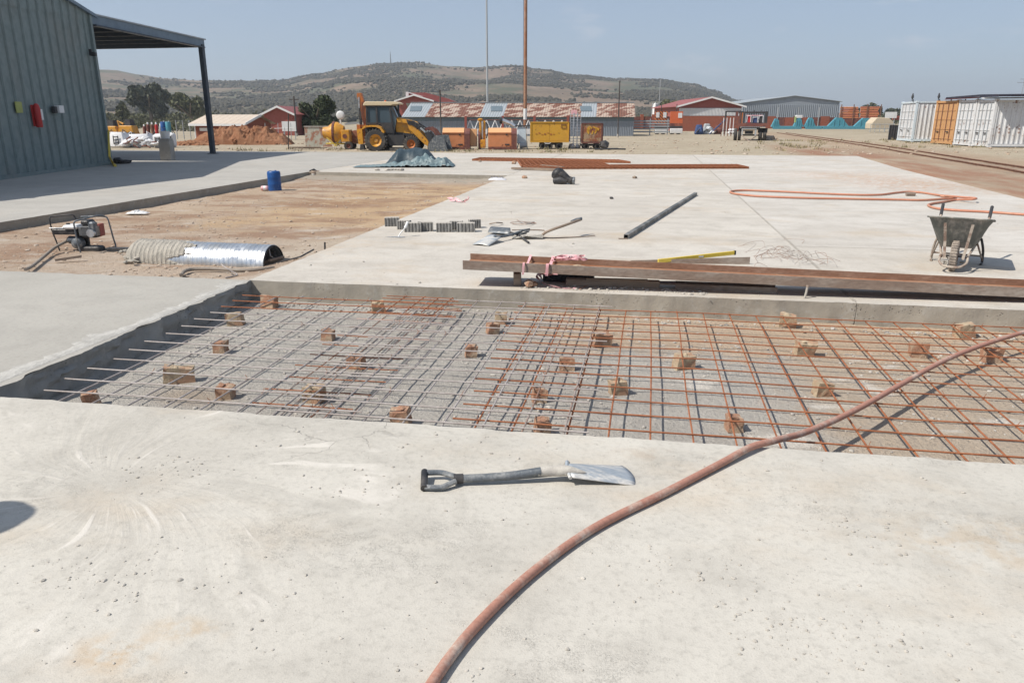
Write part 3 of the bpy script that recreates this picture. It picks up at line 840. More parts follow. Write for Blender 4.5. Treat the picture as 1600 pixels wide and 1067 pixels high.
b = MB(); b.prism([(-.45, 4.94), (-.45, 5.04), (8.2, 6.30), (xe + .4, 6.30 - (xe + .4 - 8.2) * .45), (xe + .4, 6.16 - (xe + .4 - 8.2) * .45), (8.2, 6.17)], -11.0, .14); b.build('shed_roof', M['fascia'], t_)
b = MB(); b.box((wl / 2, .03, .05), (wl, .05, .1)); b.build('base_angle', M['clad'], t_)
# things fixed on the wall
def onwall(px, py):
    """point on the shed wall plane under a pixel"""
    F = 1180.0; cx = px - 800; cy = 533.5 - py
    d = C2(cx, F * math.cos(PITCH) + cy * math.sin(PITCH)); dz = -F * math.sin(PITCH) + cy * math.cos(PITCH)
    nrm = Vector((-wdir.y, wdir.x, 0)) 
    tt = (P1 - Vector((0, 0, 0))).dot(nrm) / Vector((d.x, d.y, 0)).dot(nrm)
    return Vector((d.x * tt, d.y * tt, EYE + dz * tt))
outw = Vector((-wdir.y, wdir.x, 0))
def wallthing(name, label, cat, px, py):
    q = onwall(px, py) + outw * .06
    return thing(name, label, cat, q, wang)
w = wallthing('fire_hose_box', 'red fire extinguisher cover with white notice on the shed wall', 'extinguisher', 49, 181)
b = MB(); b.lathe([(.0, -.33), (.085, -.33), (.095, -.3), (.095, .2), (.07, .3), (.03, .34), (0, .34)], 14, (0, .12, 0)); b.build('cylinder', M['red'], w, True)
b = MB(); b.box((-.06, .21, .03), (.10, .02, .3)); b.build('notice', M['white_p'], w)
b = MB(); b.box((0, .02, 0), (.17, .05, .6)); b.build('backplate', M['red'], w)
w = wallthing('meter_box', 'small white junction box on the shed wall right of the extinguisher', 'box', 84, 171)
b = MB(); b.box((-.05, .08, 0), (.3, .16, .22), bev=.01); b.build('case', M['white_p'], w)
b = MB(); b.box((.2, .05, -.02), (.16, .1, .2), bev=.01); b.build('breaker', M['dark'], w)
w = wallthing('wall_notice', 'faded yellow square notice on the shed wall left of the extinguisher', 'notice', 26, 168)
b = MB(); b.box((0, 0, 0), (.34, .02, .3)); b.build('sheet', paint('faded_yellow', (.35, .38, .12), (.25, .3, .15), .4, .7, 0, 3), w)
w = wallthing('wall_lamp', 'small dark lamp high at the shed wall corner', 'lamp', 138, 85)
b = MB(); b.box((0, .1, 0), (.16, .2, .12), bev=.02); b.build('housing', M['dark'], w)
b = MB(); b.box((0, .02, .06), (.06, .08, .2)); b.build('bracket', M['dark'], w)
w = thing('yellow_pipe', 'thin yellow pipe leaning at the foot of the shed corner', 'pipe', (0, 0, 0))
b = MB(); b.tube([P(177, 257, .0), P(171, 245, .35), onwall(164, 205) + outw * .12], .035, 8); b.build('pipe', M['yellow'], w, True)
b = MB(); b.tube([P(177, 257, .0), P(180, 259, .04)], .05, 8); b.build('elbow', M['yellow'], w, True)
w = thing('black_bundle', 'small black bundle lying at the foot of the yellow pipe', 'bundle', P(186, 256))
b = MB(); b.rock((0, 0, .1), .28, .6); b.rock((.25, .05, .07), .2, .5); b.build('cloth', M['black'], w, True)

# canopy behind the shed
t_ = thing('canopy', 'open steel canopy with dark underside behind the ribbed shed', 'canopy', (0, 0, 0))
cA = Vector((-19.3, 25.3, 0)); cB = Vector((-20.35, 33.7, 0)); cC = Vector((-31.0, 33.7, 0)); cD = Vector((-31.0, 25.3, 0))
cd = (cB - cA); L = cd.length; ca = math.atan2(cd.y, cd.x); cm = (cA + cB) / 2
b = MB(); b.box((cm.x, cm.y, 4.87), (L + .3, .16, .30), ca); b.build('fascia', M['fascia'], t_)
b = MB(); b.box((cm.x - .02, cm.y, 5.045), (L + .5, .3, .05), ca); b.build('gutter', M['greyroof'], t_)
b = MB(); b.box((cm.x + .06, cm.y, 4.69), (L + .1, .2, .05), ca); b.build('bottom_flange', M['canopy_col'], t_)
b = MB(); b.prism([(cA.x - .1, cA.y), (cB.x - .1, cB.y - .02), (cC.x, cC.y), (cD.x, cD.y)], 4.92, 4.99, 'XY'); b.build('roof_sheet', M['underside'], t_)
b = MB(); b.box(((cB.x + cC.x) / 2, 33.6, 4.82), (10.6, .16, .28)); b.build('end_beam', M['canopy_col'], t_)
for k in range(5):
    b = MB(); b.box((-25.6 - k * .12, 26.4 + k * 1.5, 4.84), (11.0, .07, .14)); b.build('purlin', M['canopy_col'], t_)
b = MB(); b.box((-20.3, 33.6, 2.4), (.20, .20, 4.8)); b.box((-20.3, 33.6, .01), (.36, .36, .03)); b.build('column', M['canopy_col'], t_)
b = MB(); b.box((-30.8, 33.6, 2.4), (.20, .20, 4.8)); b.build('column', M['canopy_col'], t_)

# ---- generic helpers for the far yard
def far(name, label, cat, px, Y, rz=0.0, group=None, z=-.06):
    q = PX(px, Y, z); return thing(name, label, cat, q, YAW + rz, group)

# ---- long shed with patchy rusty roof
Y0 = 76.0; m_ = Y0 / 1225.0; mz = Y0 / 1282.0
t_ = far('corrugated_shed', 'long low corrugated shed with patchy rusty roof behind the yellow machines', 'shed', 628, Y0)
Lx = 362 * m_
ez = 31.5 * mz; rz_ = ez + 1.25; dy = 3.6
b = MB(); b.box((Lx / 2, 3.7, ez / 2), (Lx - .3, 7.2, ez - .05)); b.build('shed_body', M['bluegrey'], t_)
ns = 45; sh = plank_sheet(Lx / ns, ez - .45, 3, .05).build('wall_sheet', M['greyshed'], t_, loc=(0, 0, 0))
for i in range(1, ns): inst(sh, 'wall_sheet', t_, (i * Lx / ns, 0, 0))
b = MB(); b.box((Lx / 2, .02, ez - .25), (Lx, .08, .45)); b.build('eave_shade_band', M['bluegrey'], t_)  # dark band under the eave: the eave's shadow put into the colour
nr = 30; st = Lx / nr
skyl = {2: 1, 3: 1, 12: 1, 13: 1, 14: 1, 25: 1, 26: 1}
sl_ = math.hypot(dy, rz_ - ez + .0); an_ = math.atan2(rz_ - ez, dy)
def roofsheet(mat, name='roof_sheet', n=0):
    b = MB(); pr = []
    for k in range(3):
        x = k * st / 3; pr += [(x, 0), (x + .12, .035), (x + .2, .035), (x + .3, 0)]
    pr.append((st, 0)); vs = []
    for (x, z) in pr: vs += [(x, -.35, z), (x, sl_, z)]
    b.add(vs, [(2 * i, 2 * i + 2, 2 * i + 3, 2 * i + 1) for i in range(len(pr) - 1)])
    return b.build(name, mat, t_)
# the rust pattern is one continuous field: shift each sheet's mesh, keep its object at the shed's origin
for i in range(nr):
    b = MB(); pr = []
    for k in range(3):
        x = i * st + k * st / 3; pr += [(x, 0), (x + .12, .035), (x + .2, .035), (x + .3, 0)]
    pr.append(((i + 1) * st - .005, 0)); vs = []
    for (x, z) in pr: vs += [(x + .02, -.35, z), (x + .5, sl_, z)]
    b.add(vs, [(2 * k, 2 * k + 2, 2 * k + 3, 2 * k + 1) for k in range(len(pr) - 1)])
    o = b.build('roof_sheet', M['greyroof'] if i in (0, 1, 2, 10, 11, 12, 23, 24) else M['rustroof'], t_)
    o.location = (0, 0, ez); o.rotation_euler = (an_, 0, 0)
for xx in (1.2, 9.15, 17.95):
    b = MB(); b.box((xx + .3 * 0 + 0, sl_ * .52, .06), (1.1, 1.5, .03)); o = b.build('skylight', M['bluegrey'], t_); o.location = (0, 0, ez); o.rotation_euler = (an_, 0, 0)
b = MB(); b.prism([(0, ez), (dy, rz_), (2 * dy, ez)], Lx - .2, Lx - .05, 'YZ'); b.build('gable', M['bluegrey_l'], t_)
b = MB(); b.box((Lx / 2 + .5, dy, rz_ + .06), (Lx, .35, .06)); b.build('ridge_cap', M['greyroof'], t_)
b = MB(); b.add([(0, dy, rz_), (Lx + .5, dy, rz_), (Lx + .3, 2 * dy + .3, ez), (0, 2 * dy + .3, ez)], [(0, 1, 2, 3)]); b.build('rear_roof', M['greyroof'], t_)

# ---- generic gabled building: ridge either along x or along depth
def gabled(t, w, d, eave, rise, wall, roof, trim=None, over=.3, gx=0.0, wallh=None, wall2=None):
    b = MB(); b.prism([(0, 0), (w, 0), (w, eave), (w / 2, eave + rise), (0, eave)], 0, d); b.build('wall', wall, t)
    for s in (0, 1):
        b = MB(); x0 = -over if s == 0 else w + over; z0 = eave - rise * over / (w / 2)
        vs = [(x0, -over, z0 + .05), (w / 2, -over, eave + rise + .05), (w / 2, d + over, eave + rise + .05), (x0, d + over, z0 + .05)]
        vs += [(a, b_, c + .08) for a, b_, c in vs]
        b.add(vs, [(0, 1, 2, 3), (4, 7, 6, 5), (0, 4, 5, 1), (1, 5, 6, 2), (2, 6, 7, 3), (3, 7, 4, 0)]); b.build('roof', roof, t)
    if trim:
        for s in (0, 1):
            b = MB(); x0 = -over if s == 0 else w + over; z0 = eave - rise * over / (w / 2)
            hgt = max(.14, w * .018)
            vs = [(x0, -over - .06, z0 - hgt * .4), (w / 2, -over - .06, eave + rise - hgt * .4), (w / 2, -over - .06, eave + rise + hgt), (x0, -over - .06, z0 + hgt)]
            vs += [(a, b_ + .04, c) for a, b_, c in vs]
            b.add(vs, [(0, 1, 2, 3), (4, 7, 6, 5), (0, 4, 5, 1), (1, 5, 6, 2), (2, 6, 7, 3), (3, 7, 4, 0)]); b.build('barge_board', trim, t)
# red hall behind the long shed
Yh = 108.0; k = Yh / 1225; kz = Yh / 1282
t_ = far('red_roofed_hall', 'red roofed hall with white barge boards rising behind the long rusty shed', 'hall', 623, Yh, .0)
gabled(t_, 52 * k, 10, 28 * kz + 1.6, 8.0 * kz, M['redwall'], M['redroof'], M['white_p'], .4)
b = MB(); x1 = 10 * k; 
b.prism([(x1, 30 * kz), (x1, 42 * kz + 1.6), (x1 + 28 * k, 42 * kz + 1.6), (x1 + 62 * k, 33 * kz + 1.6), (x1 + 74 * k, 28 * kz + 1.6)], 4.5, 12); b.build('upper_roof', M['redroof'], t_)
b = MB(); b.prism([(x1 - .3, 34 * kz + 1.6), (x1 - .3, 43 * kz + 1.6), (x1, 43 * kz + 1.6), (x1 + 24 * k, 36 * kz + 1.6), (x1 + 22 * k, 35 * kz + 1.6), (x1 + .1, 41.3 * kz + 1.6), (x1 + .1, 34 * kz + 1.6)], 4.3, 4.5); b.build('barge_board', M['white_p'], t_)
# red gable hall with pale sheet wall
Yh = 104.0; k = Yh / 1225; kz = Yh / 1282
t_ = far('red_gable_hall', 'red gabled hall with white barge boards over a pale ribbed wall', 'hall', 1059, Yh)
W_ = 97 * k; gabled(t_, W_, 18, 20.5 * kz + 1.5, 13.2 * kz, M['redwall'], M['redroof'], M['white_p'], .5)
ns = 22; sh = plank_sheet(W_ / ns, 12 * kz, 2, .06).build('wall_sheet', M['white_c'], t_, loc=(0, -.12, 9.5 * kz + 1.2))
for i in range(1, ns): inst(sh, 'wall_sheet', t_, (i * W_ / ns, -.12, 9.5 * kz + 1.2))
b = MB(); b.box((W_ / 2, -.1, (9 * kz + 1.2) / 2), (W_, .2, 9 * kz + 1.2)); b.build('brick_base', M['brickwall'], t_)
b = MB(); b.prism([(W_ * .48, 30 * kz), (W_ * .72, 38.5 * kz + 1.2), (W_ * 1.02, 31 * kz + 1.2), (W_ * 1.02, 26 * kz)], 12, 20); b.build('rear_gable', M['redwall'], t_)
b = MB(); b.prism([(W_ * .46, 30.4 * kz), (W_ * .72, 38.2 * kz + 1.2), (W_ * 1.08, 30.2 * kz + 1.2), (W_ * 1.08, 31.4 * kz + 1.2), (W_ * .72, 39.6 * kz + 1.2), (W_ * .46, 31.6 * kz)], 11.7, 12); b.build('rear_barge_board', M['white_p'], t_)
# big grey shed
Yh = 150.0; k = Yh / 1225; kz = Yh / 1282
t_ = far('grey_steel_shed', 'big plain grey steel shed far off right of the red gable hall', 'shed', 1157, Yh, .0)
b = MB(); b.prism([(0, 0), (150 * k, 0), (150 * k, 26.5 * kz + 1.5), (79 * k, 35.5 * kz + 1.5), (0, 24.5 * kz + 1.5)], 0, 25); b.build('wall', M['greyshed'], t_)
b = MB(); b.prism([(-.4, 24.6 * kz + 1.5), (79 * k, 35.8 * kz + 1.5), (150 * k + .4, 26.8 * kz + 1.5), (150 * k + .4, 27.6 * kz + 1.5), (79 * k, 36.6 * kz + 1.5), (-.4, 25.4 * kz + 1.5)], -.3, 25.3); b.build('roof', M['greyroof'], t_)
ns = 25; sh = plank_sheet(150 * k / ns, 24 * kz + 1.4, 2, .1).build('wall_sheet', M['greyshed'], t_, loc=(0, -.02, 0))
for i in range(1, ns): inst(sh, 'wall_sheet', t_, (i * 150 * k / ns, -.02, 0))
# guard house, cream roof (ridge along x)
def ridged_x(t, w, d, eave, rise, wall, roof, trim, over=.3, nsheet=8):
    b = MB(); b.prism([(0, 0), (d, 0), (d, eave), (d / 2, eave + rise), (0, eave)], 0, w, 'YZ'); b.build('wall', wall, t)
    for i in range(nsheet):
        x0 = -over + (w + 2 * over) * i / nsheet; x1_ = -over + (w + 2 * over) * (i + 1) / nsheet - .02
        b = MB(); vs = [(x0, -over, eave - rise * over / (d / 2) + .03), (x1_, -over, eave - rise * over / (d / 2) + .03), (x1_, d / 2, eave + rise + .03), (x0, d / 2, eave + rise + .03)]
        vs += [(a, b_, c + .06) for a, b_, c in vs]; b.add(vs, [(3, 2, 1, 0), (4, 5, 6, 7), (0, 1, 5, 4), (1, 2, 6, 5), (2, 3, 7, 6), (3, 0, 4, 7)])
        b.box(((x0 + .04), d / 4, eave + rise / 2 + .12), (.05, .02, .02)); b.build('roof_sheet', roof, t)
    b = MB(); vs = [(-over, d / 2, eave + rise + .05), (w + over, d / 2, eave + rise + .05), (w + over, d + over, eave - .05), (-over, d + over, eave - .05)]; b.add(vs, [(0, 1, 2, 3)]); b.build('rear_roof', roof, t)
    b = MB(); b.box((w / 2, -over - .03, eave - rise * over / (d / 2)), (w + 2 * over, .06, .16)); b.build('fascia', trim, t)
    b = MB(); b.prism([(-over, eave - .1), (d / 2, eave + rise - .05), (d / 2, eave + rise + .14), (-over, eave + .08)], w + over, w + over + .05, 'YZ'); b.build('barge_board', trim, t)
Yh = 60.0; k = Yh / 1225; kz = Yh / 1282
t_ = far('brick_guard_house', 'small red brick guard house with cream roof behind the canopy column', 'guard house', 306, Yh, -.12)
ridged_x(t_, 78 * k, 5.0, 27 * kz, 12.5 * kz, M['brickwall'], M['creamroof'], M['white_p'], .35, 9)
b = MB(); b.box((14 * k, -.03, 18 * kz), (14 * k, .05, 5 * kz)); b.build('window', M['white_p'], t_)
b = MB(); b.box((38 * k, -.03, 17 * kz), (8 * k, .05, 4 * kz)); b.build('window', M['glass'], t_)
b = MB(); b.tube([(1 * k, -.2, 0), (1 * k, -.2, 26 * kz)], .05, 6); b.build('downpipe', M['white_p'], t_)
Yh = 78.0; k = Yh / 1225; kz = Yh / 1282
t_ = far('red_house', 'red house with white trimmed gable beside the dark tree, behind the soil heap', 'house', 414, Yh)
gabled(t_, 46 * k, 9, 9 * kz + 1.5, 11 * kz, M['redwall'], M['redroof'], M['white_p'], .3)
b = MB(); b.prism([(-22 * k, 8), (46 * k, 8), (40 * k, 8 + .1), (-20 * k, 8 + .1)], 0, .1); 
b = MB(); b.box((-6 * k, 9.5, .75 + 4 * kz), (38 * k, 6, 8 * kz + 1.5)); b.build('annex', M['redwall'], t_)
b = MB(); b.box((-6 * k, 9.5, 1.6 + 8.4 * kz), (40 * k, 6.6, .2)); b.build('annex_roof', M['maroon'], t_)

# low dark wall right of the long shed, with a pale silo behind
Yh = 92; k = Yh / 1225; kz = Yh / 1282
t_ = far('boundary_wall', 'low maroon boundary wall right of the long rusty shed', 'wall', 984, Yh)
for i in range(4):
    b = MB(); b.box((9 * k + i * 18 * k, 0, 16 * kz / 2 + .6), (17.6 * k, .25, 16 * kz + .2)); b.build('panel', M['maroon'], t_)
for i in range(5):
    b = MB(); b.box((i * 18 * k, -.02, 9 * kz + .6), (.35, .4, 18 * kz + .4)); b.build('pier', M['brickwall'], t_)
Yh = 80
t_ = far('slatted_fence', 'grey slatted fence low behind the striped trailers', 'fence', 988, Yh)
for i in range(5):
    b = MB(); b.box((1.8, 0, .35 + i * .26), (3.9, .05, .13)); b.build('rail', M['greyroof'], t_)
for i in range(3):
    b = MB(); b.box((i * 1.8, .06, .8), (.09, .09, 1.6)); b.build('post', M['pole_grey'], t_)
Yh = 125; k = Yh / 1225; kz = Yh / 1282
t_ = far('white_silo', 'slim white silo standing behind the low maroon wall', 'silo', 1022, Yh)
b = MB(); b.lathe([(.05, 0), (.35, 3), (.42, 12 * kz), (.42, 24 * kz + 1), (.3, 27 * kz + 1.2), (0, 28 * kz + 1.3)], 16); b.build('tank', M['white_p'], t_, True)
b = MB()
for a in range(4): b.cyl((.6 * math.cos(a * PI / 2), .6 * math.sin(a * PI / 2), 0), (.4 * math.cos(a * PI / 2), .4 * math.sin(a * PI / 2), 4), .07)
b.build('stand', M['pole_grey'], t_)
b = MB(); b.cyl((0.6, 0, 0), (.6, 0, 7.5), .05); b.build('vent_pipe', M['pole_grey'], t_)
# long maroon wall on the right with posts
Yh = 130; k = Yh / 1225; kz = Yh / 1282
t_ = far('long_wall', 'long maroon brick wall behind the turquoise beams', 'wall', 1196, Yh)
for i in range(12):
    b = MB(); b.box(((7 + i * 14) * k, 0, .9), (13.7 * k, .3, 1.8 + .35 * (i % 3 == 0))); b.build('panel', M['maroon'] if i % 2 else M['brickwall'], t_)
for i in range(5):
    b = MB(); b.box(((16 + i * 32) * k, -.2, 1.7), (.12, .12, 3.4)); b.build('post', M['pole_grey'], t_)

# containers
def container(label, A, B, L, mat, frame, group=None, H_=2.62, doors=True, open_=False):
    A = Vector(A); B = Vector(B); d = (B - A); W = d.length; rz = math.atan2(d.y, d.x)
    t = thing('shipping_container', label, 'container', A, rz, group)
    # local: x along the door end A->B, y backwards (away from the door face)
    b = MB(); b.box((W / 2, L / 2 + .06, H_ / 2 + .1), (W - .16, L - .12, H_ - .3)); b.build('box', mat, t)
    b = MB()
    for x in (.07, W - .07):
        for y in (.07, L - .07): b.box((x, y, H_ / 2 + .03), (.14, .14, H_ - .02))
    for x in (.06, W - .06):
        b.box((x, L / 2, .1), (.12, L, .14)); b.box((x, L / 2, H_ - .03), (.1, L, .1))
    for y in (.06, L - .06):
        b.box((W / 2, y, .1), (W, .12, .16)); b.box((W / 2, y, H_ - .03), (W, .1, .12))
    for x in (.08, W - .08):
        for y in (.08, L - .08):
            b.box((x, y, .06), (.19, .19, .13)); b.box((x, y, H_ + .01), (.19, .19, .12))
    b.build('frame', frame, t)
    if doors:
        for s in (0, 1):
            x0 = .14 + s * (W / 2 - .13); w_ = W / 2 - .16
            b = MB(); b.box((x0 + w_ / 2, .03, H_ / 2), (w_, .06, H_ - .36))
            for zz in (.35, .95, 1.55, 2.1): b.box((x0 + w_ / 2, -.01, zz), (w_ - .06, .04, .05))
            dd = b.build('door', mat, t)
            for q in (.28, .74):
                b = MB(); b.cyl((x0 + w_ * q, -.05, .2), (x0 + w_ * q, -.05, H_ - .15), .022, n=6); b.build('locking_bar', M['greyroof'] if mat != M['orange_c'] else M['maroon'], dd)
            b = MB(); b.box((x0 + w_ * .5, -.06, .78), (.3, .04, .06)); b.build('handle', M['dark'], dd)
    # side sheets: ribbed, on the +x side
    n = int(L / .55); st = (L - .3) / n
    sh = plank_sheet(st, H_ - .35, 2, .05)
    sh.v = [(W - .07 - y_, .15 + x_, z_ + .18) for (x_, y_, z_) in sh.v]
    s0 = sh.build('side_sheet', mat, t)
    for i in range(1, n): inst(s0, 'side_sheet', t, (0, i * st, 0))
    b = MB(); b.box((W / 2, L / 2, H_ - .08), (W - .2, L - .2, .04)); b.build('top', mat, t)
    return t
def CX(px, Y): return PX(px, Y, -.02)
container('white container at the far left end of the container row, its end doors lit', CX(1403, 60), CX(1426, 56.5), 6.0, M['white_c'], M['pale_blue'], H_=2.75)
container('orange container with two doors between the white containers', CX(1457, 53.2), CX(1490.5, 50.2), 6.0, M['orange_c'], M['orange_c'], H_=2.68)
container('white container wedged just right of the orange one', CX(1492, 50.1), CX(1519.5, 47.8), 6.0, M['white_c'], M['white_c'], H_=2.66)
container('nearest white container, at the right edge, its ribbed side half in roof shade', CX(1521, 47.7), CX(1548.5, 45.6), 9.0, M['white_c'], M['white_c'], H_=2.62)
# roof spanning over them
t_ = thing('container_roof', 'dark sheet roof laid across the row of containers', 'roof', CX(1472, 51.5), YAW)
t_.location.z = 0
def rl(px, Y, z):
    q = CX(px, Y) - t_.location; return Vector((q.x * CA + q.y * SA, -q.x * SA + q.y * CA, z))
def rpoly(name, pts, th, m):
    b = MB(); a = [rl(*q) for q in pts]; n = len(a)
    b.add(a + [q + Vector((0, 0, th)) for q in a], [tuple(range(n - 1, -1, -1)), tuple(range(n, 2 * n))] + [(i, (i + 1) % n, n + (i + 1) % n, n + i) for i in range(n)]); return b.build(name, m, t_)
rpoly('roof_sheet', [(1469, 51.8, 2.76), (1522, 47.2, 2.76), (1524, 55.5, 2.96), (1480, 57, 2.90)], .07, M['roof_maroon'])
rpoly('roof_sheet', [(1523, 47.1, 2.79), (1552, 44.95, 2.79), (1552, 55.5, 3.04), (1524.5, 55.5, 3.0)], .07, M['roof_dark'])
for i in range(6):
    a = 1552.5 + i * 17; rpoly('roof_sheet', [(a, 44.95, 2.80 + .02 * (i % 2)), (a + 16.6, 44.9, 2.80 + .02 * (i % 2)), (a + 16.6, 55.5, 3.06), (a, 55.5, 3.06)], .06, M['roof_dark'])
rpoly('roof_fascia', [(1470, 51.7, 2.80), (1523, 47.0, 2.84), (1650, 44.85, 2.84), (1650, 44.95, 2.84), (1523, 47.1, 2.84), (1470, 51.8, 2.80)], .11, M['roof_dark'])
rpoly('edge_trim', [(1526, 46.7, 2.70), (1650, 44.95, 2.70), (1650, 45.05, 2.70), (1526, 46.8, 2.70)], .07, M['white_c'])
for i, px_ in enumerate((1478, 1500, 1519)): rpoly('batten', [(px_, 52 - i * 1.6, 2.70), (px_ + 2, 52 - i * 1.6, 2.70), (px_ + 2, 56, 2.80), (px_, 56, 2.80)], .07, M['timber'])
b = MB(); q = rl(1586, 50, 2.95); b.cyl(q, q + Vector((0, 0, 1.1)), .02); b.cyl(q + Vector((-.4, 0, .8)), q + Vector((.4, 0, .8)), .015); b.cyl(q + Vector((-.25, 0, 1.0)), q + Vector((.25, 0, 1.0)), .015); b.build('aerial', M['pole_grey'], t_)
for i, (px_, lab) in enumerate([(1418.5, 'dark bird perched on the left white container'), (1459, 'dark bird perched where the left container meets the orange one')]):
    t_ = thing('bird', lab, 'bird', PX(px_, 57.2 - i * .8, 2.79), YAW + .6 + i)
    b = MB(); b.lathe([(0, -.16), (.05, -.1), (.09, .0), (.075, .1), (.045, .17), (.05, .21), (.03, .26), (0, .27)], 10, (0, 0, .26)); b.build('body', M['dark'], t_, True)
    b = MB(); b.prism([(-.02, .12), (.02, .12), (.05, -.05), (-.05, -.05)], -.1, -.06); b.build('tail', M['dark'], t_)
    b = MB(); b.cyl((-.03, 0, 0), (-.03, 0, .14), .012); b.cyl((.03, 0, 0), (.03, 0, .14), .012); b.build('legs', M['dark'], t_)
t_ = far('black_hoarding', 'black ribbed panel at the left end of the containers', 'panel', 1389, 62, -.1)
sh = plank_sheet(.19, 1.15, 1, .03).build('sheet', M['dark'], t_)
for i in range(1, 4): inst(sh, 'sheet', t_, (i * .19, 0, 0))

# ---- poles and masts
def pole(name, label, px, Y, r0, r1, h, mat, z=-.1, n=10, bands=None, cat='pole'):
    t = far(name, label, cat, px, Y, z=z)
    b = MB(); b.cyl((0, 0, 0), (0, 0, h), r0, r1, n); b.build('shaft', mat, t, True)
    b = MB(); b.cyl((0, 0, 0), (0, 0, .35), r0 * 1.5, r0 * 1.3, n); b.build('collar', M['concblk'], t)
    return t
tp = pole('rusty_mast', 'tall rusty steel mast rising out of frame behind the yellow wagon', 820.5, 47.5, .105, .095, 10.5, M['pole_rust'])
b = MB(); b.cyl((0, 0, 1.6), (0, 0, 2.25), .11, .11); b.build('white_band', M['white_p'], tp, True)
b = MB(); b.tube([(-.13, 0, .3), (-.13, 0, 10)], .012, 5); b.build('cable', M['dark'], tp)
tp = pole('grey_mast', 'thin pale grey mast rising out of frame behind the rusty roof', 762, 92, .13, .09, 17, M['pole_grey'])
tp = pole('lamp_post', 'thin dark post in front of the rusty roof, right of the backhoe', 689, 60, .055, .05, 3.7, M['pole_dark'])
b = MB(); b.box((0, 0, 3.7), (.16, .1, .1)); b.build('cap', M['pole_dark'], tp)
tp = pole('lamp_post', 'thin dark post in front of the right end of the rusty roof', 965.5, 70, .06, .05, 4.8, M['pole_dark'])
b = MB(); b.box((0, 0, 4.8), (.12, .3, .08)); b.build('cap', M['pole_dark'], tp)
tp = pole('wooden_pole', 'dark wooden pole left of the dark round tree', 463, 75, .09, .07, 3.7, M['pole_dark'])
b = MB(); b.box((0, 0, 3.4), (.9, .08, .08)); b.build('crossarm', M['pole_dark'], tp)
tp = far('radio_mast', 'tiny radio mast on the hilltop', 'mast', 615, 1140, z=hillz(615, 1140))
b = MB()
for s in (-.5, .5): b.cyl((s, 0, -2), (s * .4, 0, 13), .35, .25, 5)
for i in range(6): b.cyl((-.5, 0, i * 2), (.5, 0, i * 2 + 2), .18, .18, 4)
b.build('lattice', M['pole_dark'], tp)
b = MB(); b.cyl((0, 0, 12), (0, 0, 17), .25); b.build('aerial', M['pole_dark'], tp)

# ---- railway track
def railx(y, off):
    x = 11.55 + (y - 26) * (13.05 - 11.55) / 26 if y < 52 else 13.05 + (y - 52) * .03
    return x + off
t_ = thing('railway_track', 'rusty railway track crossing the dirt on the right', 'railway', (0, 0, 0))
for off in (0, 1.0):
    pts = [(railx(y, off), y, gz(railx(y, off), y) * .5 - .045) for y in frange(18, 95, 1.0)]
    b = MB(); b.strip([(x, y, z + .0) for x, y, z in pts], .025, .06); b.strip([(x, y, z + .06) for x, y, z in pts], .06, .025)
    b.build('rail', M['rusty'], t_)
for i in range(70):
    y = 24 + i * .75; b = MB(); b.box((railx(y, .5), y, -.088), (1.9, .22, .05), random.uniform(-.02, .02)); b.build('sleeper', M['timber'], t_)

# ---- trees
def crown(b, c, R, n, leaf, squash=.85, holes=.0):
    cl_ = []
    for i in range(14):
        v = Vector((random.gauss(0, 1), random.gauss(0, 1), random.gauss(0, 1))).normalized() * random.uniform(.25, .78)
        cl_.append((Vector((c[0] + v.x * R[0], c[1] + v.y * R[1], c[2] + v.z * R[2])), random.uniform(.28, .5)))
    for i in range(n):
        q, s = random.choice(cl_)
        v = Vector((random.gauss(0, 1), random.gauss(0, 1), random.gauss(0, 1))).normalized() * random.uniform(.55, 1.05) * s
        p_ = q + Vector((v.x * R[0], v.y * R[1], v.z * R[2]))
        a = Euler((random.random() * 6, random.random() * 6, random.random() * 6)).to_matrix()
        l = leaf * random.uniform(.5, 1.3)
        b.add([p_ + a @ Vector((-l, -l * .6, 0)), p_ + a @ Vector((l, -l * .4, 0)), p_ + a @ Vector((l * .4, l * .8, l * .3))], [(0, 1, 2)])
def tree(name, label, px, Y, w_px, top_py, base_py, leafmat, n=2500, leaf=.3, crowns=None, cat='tree', zb=None):
    kz = Y / 1282; k = Y / 1225
    h = (185 - top_py) * kz + 1.6; z0 = zb if zb is not None else -.1
    t = far(name, label, cat, px, Y, z=z0); h -= z0
    R = w_px * k / 2
    b = MB(); b.tube([(0, 0, 0), (R * .05, 0, h * .25), (-R * .05, 0, h * .5), (0, 0, h * .75)], [R * .11, R * .08, R * .06, R * .02], 8); b.build('trunk', M['bark'], t, True)
    for i in range(5):
        a = i * 1.3; b = MB(); b.tube([(0, 0, h * .3), (R * .35 * math.cos(a), R * .35 * math.sin(a), h * .5), (R * .65 * math.cos(a), R * .65 * math.sin(a), h * .68)], [R * .05, R * .035, R * .015], 6); b.build('limb', M['bark'], t, True)
    b = MB()
    for (cx, cz, rx, rz2) in (crowns or [(0, .6, 1, .4)]):
        crown(b, (cx * R, 0, cz * h), (rx * R, rx * R * .8, rz2 * h), n // len(crowns or [1]), leaf)
    b.build('crown', leafmat, t)
    return t
tree('gum_tree', 'big dark gum tree with two lobed crown seen under the canopy', 238, 210, 62, 128, 185, M['leaf_gum'], 5200, .75, [(-.45, .60, .6, .32), (.35, .66, .62, .36), (.55, .42, .5, .28)])
tree('thorn_tree', 'wide greenish thorn tree between the gum tree and the canopy column', 300, 190, 66, 146, 190, M['leaf_olive'], 3200, .6, [(-.3, .65, .65, .3), (.45, .6, .6, .3)])
tree('dark_tree', 'dense dark round tree behind the yellow mixer, left of the backhoe', 494, 82, 72, 150, 215, M['leaf_dark'], 6500, .24, [(-.35, .5, .62, .4), (.3, .62, .6, .36), (.5, .35, .55, .33), (-.2, .3, .75, .3)])
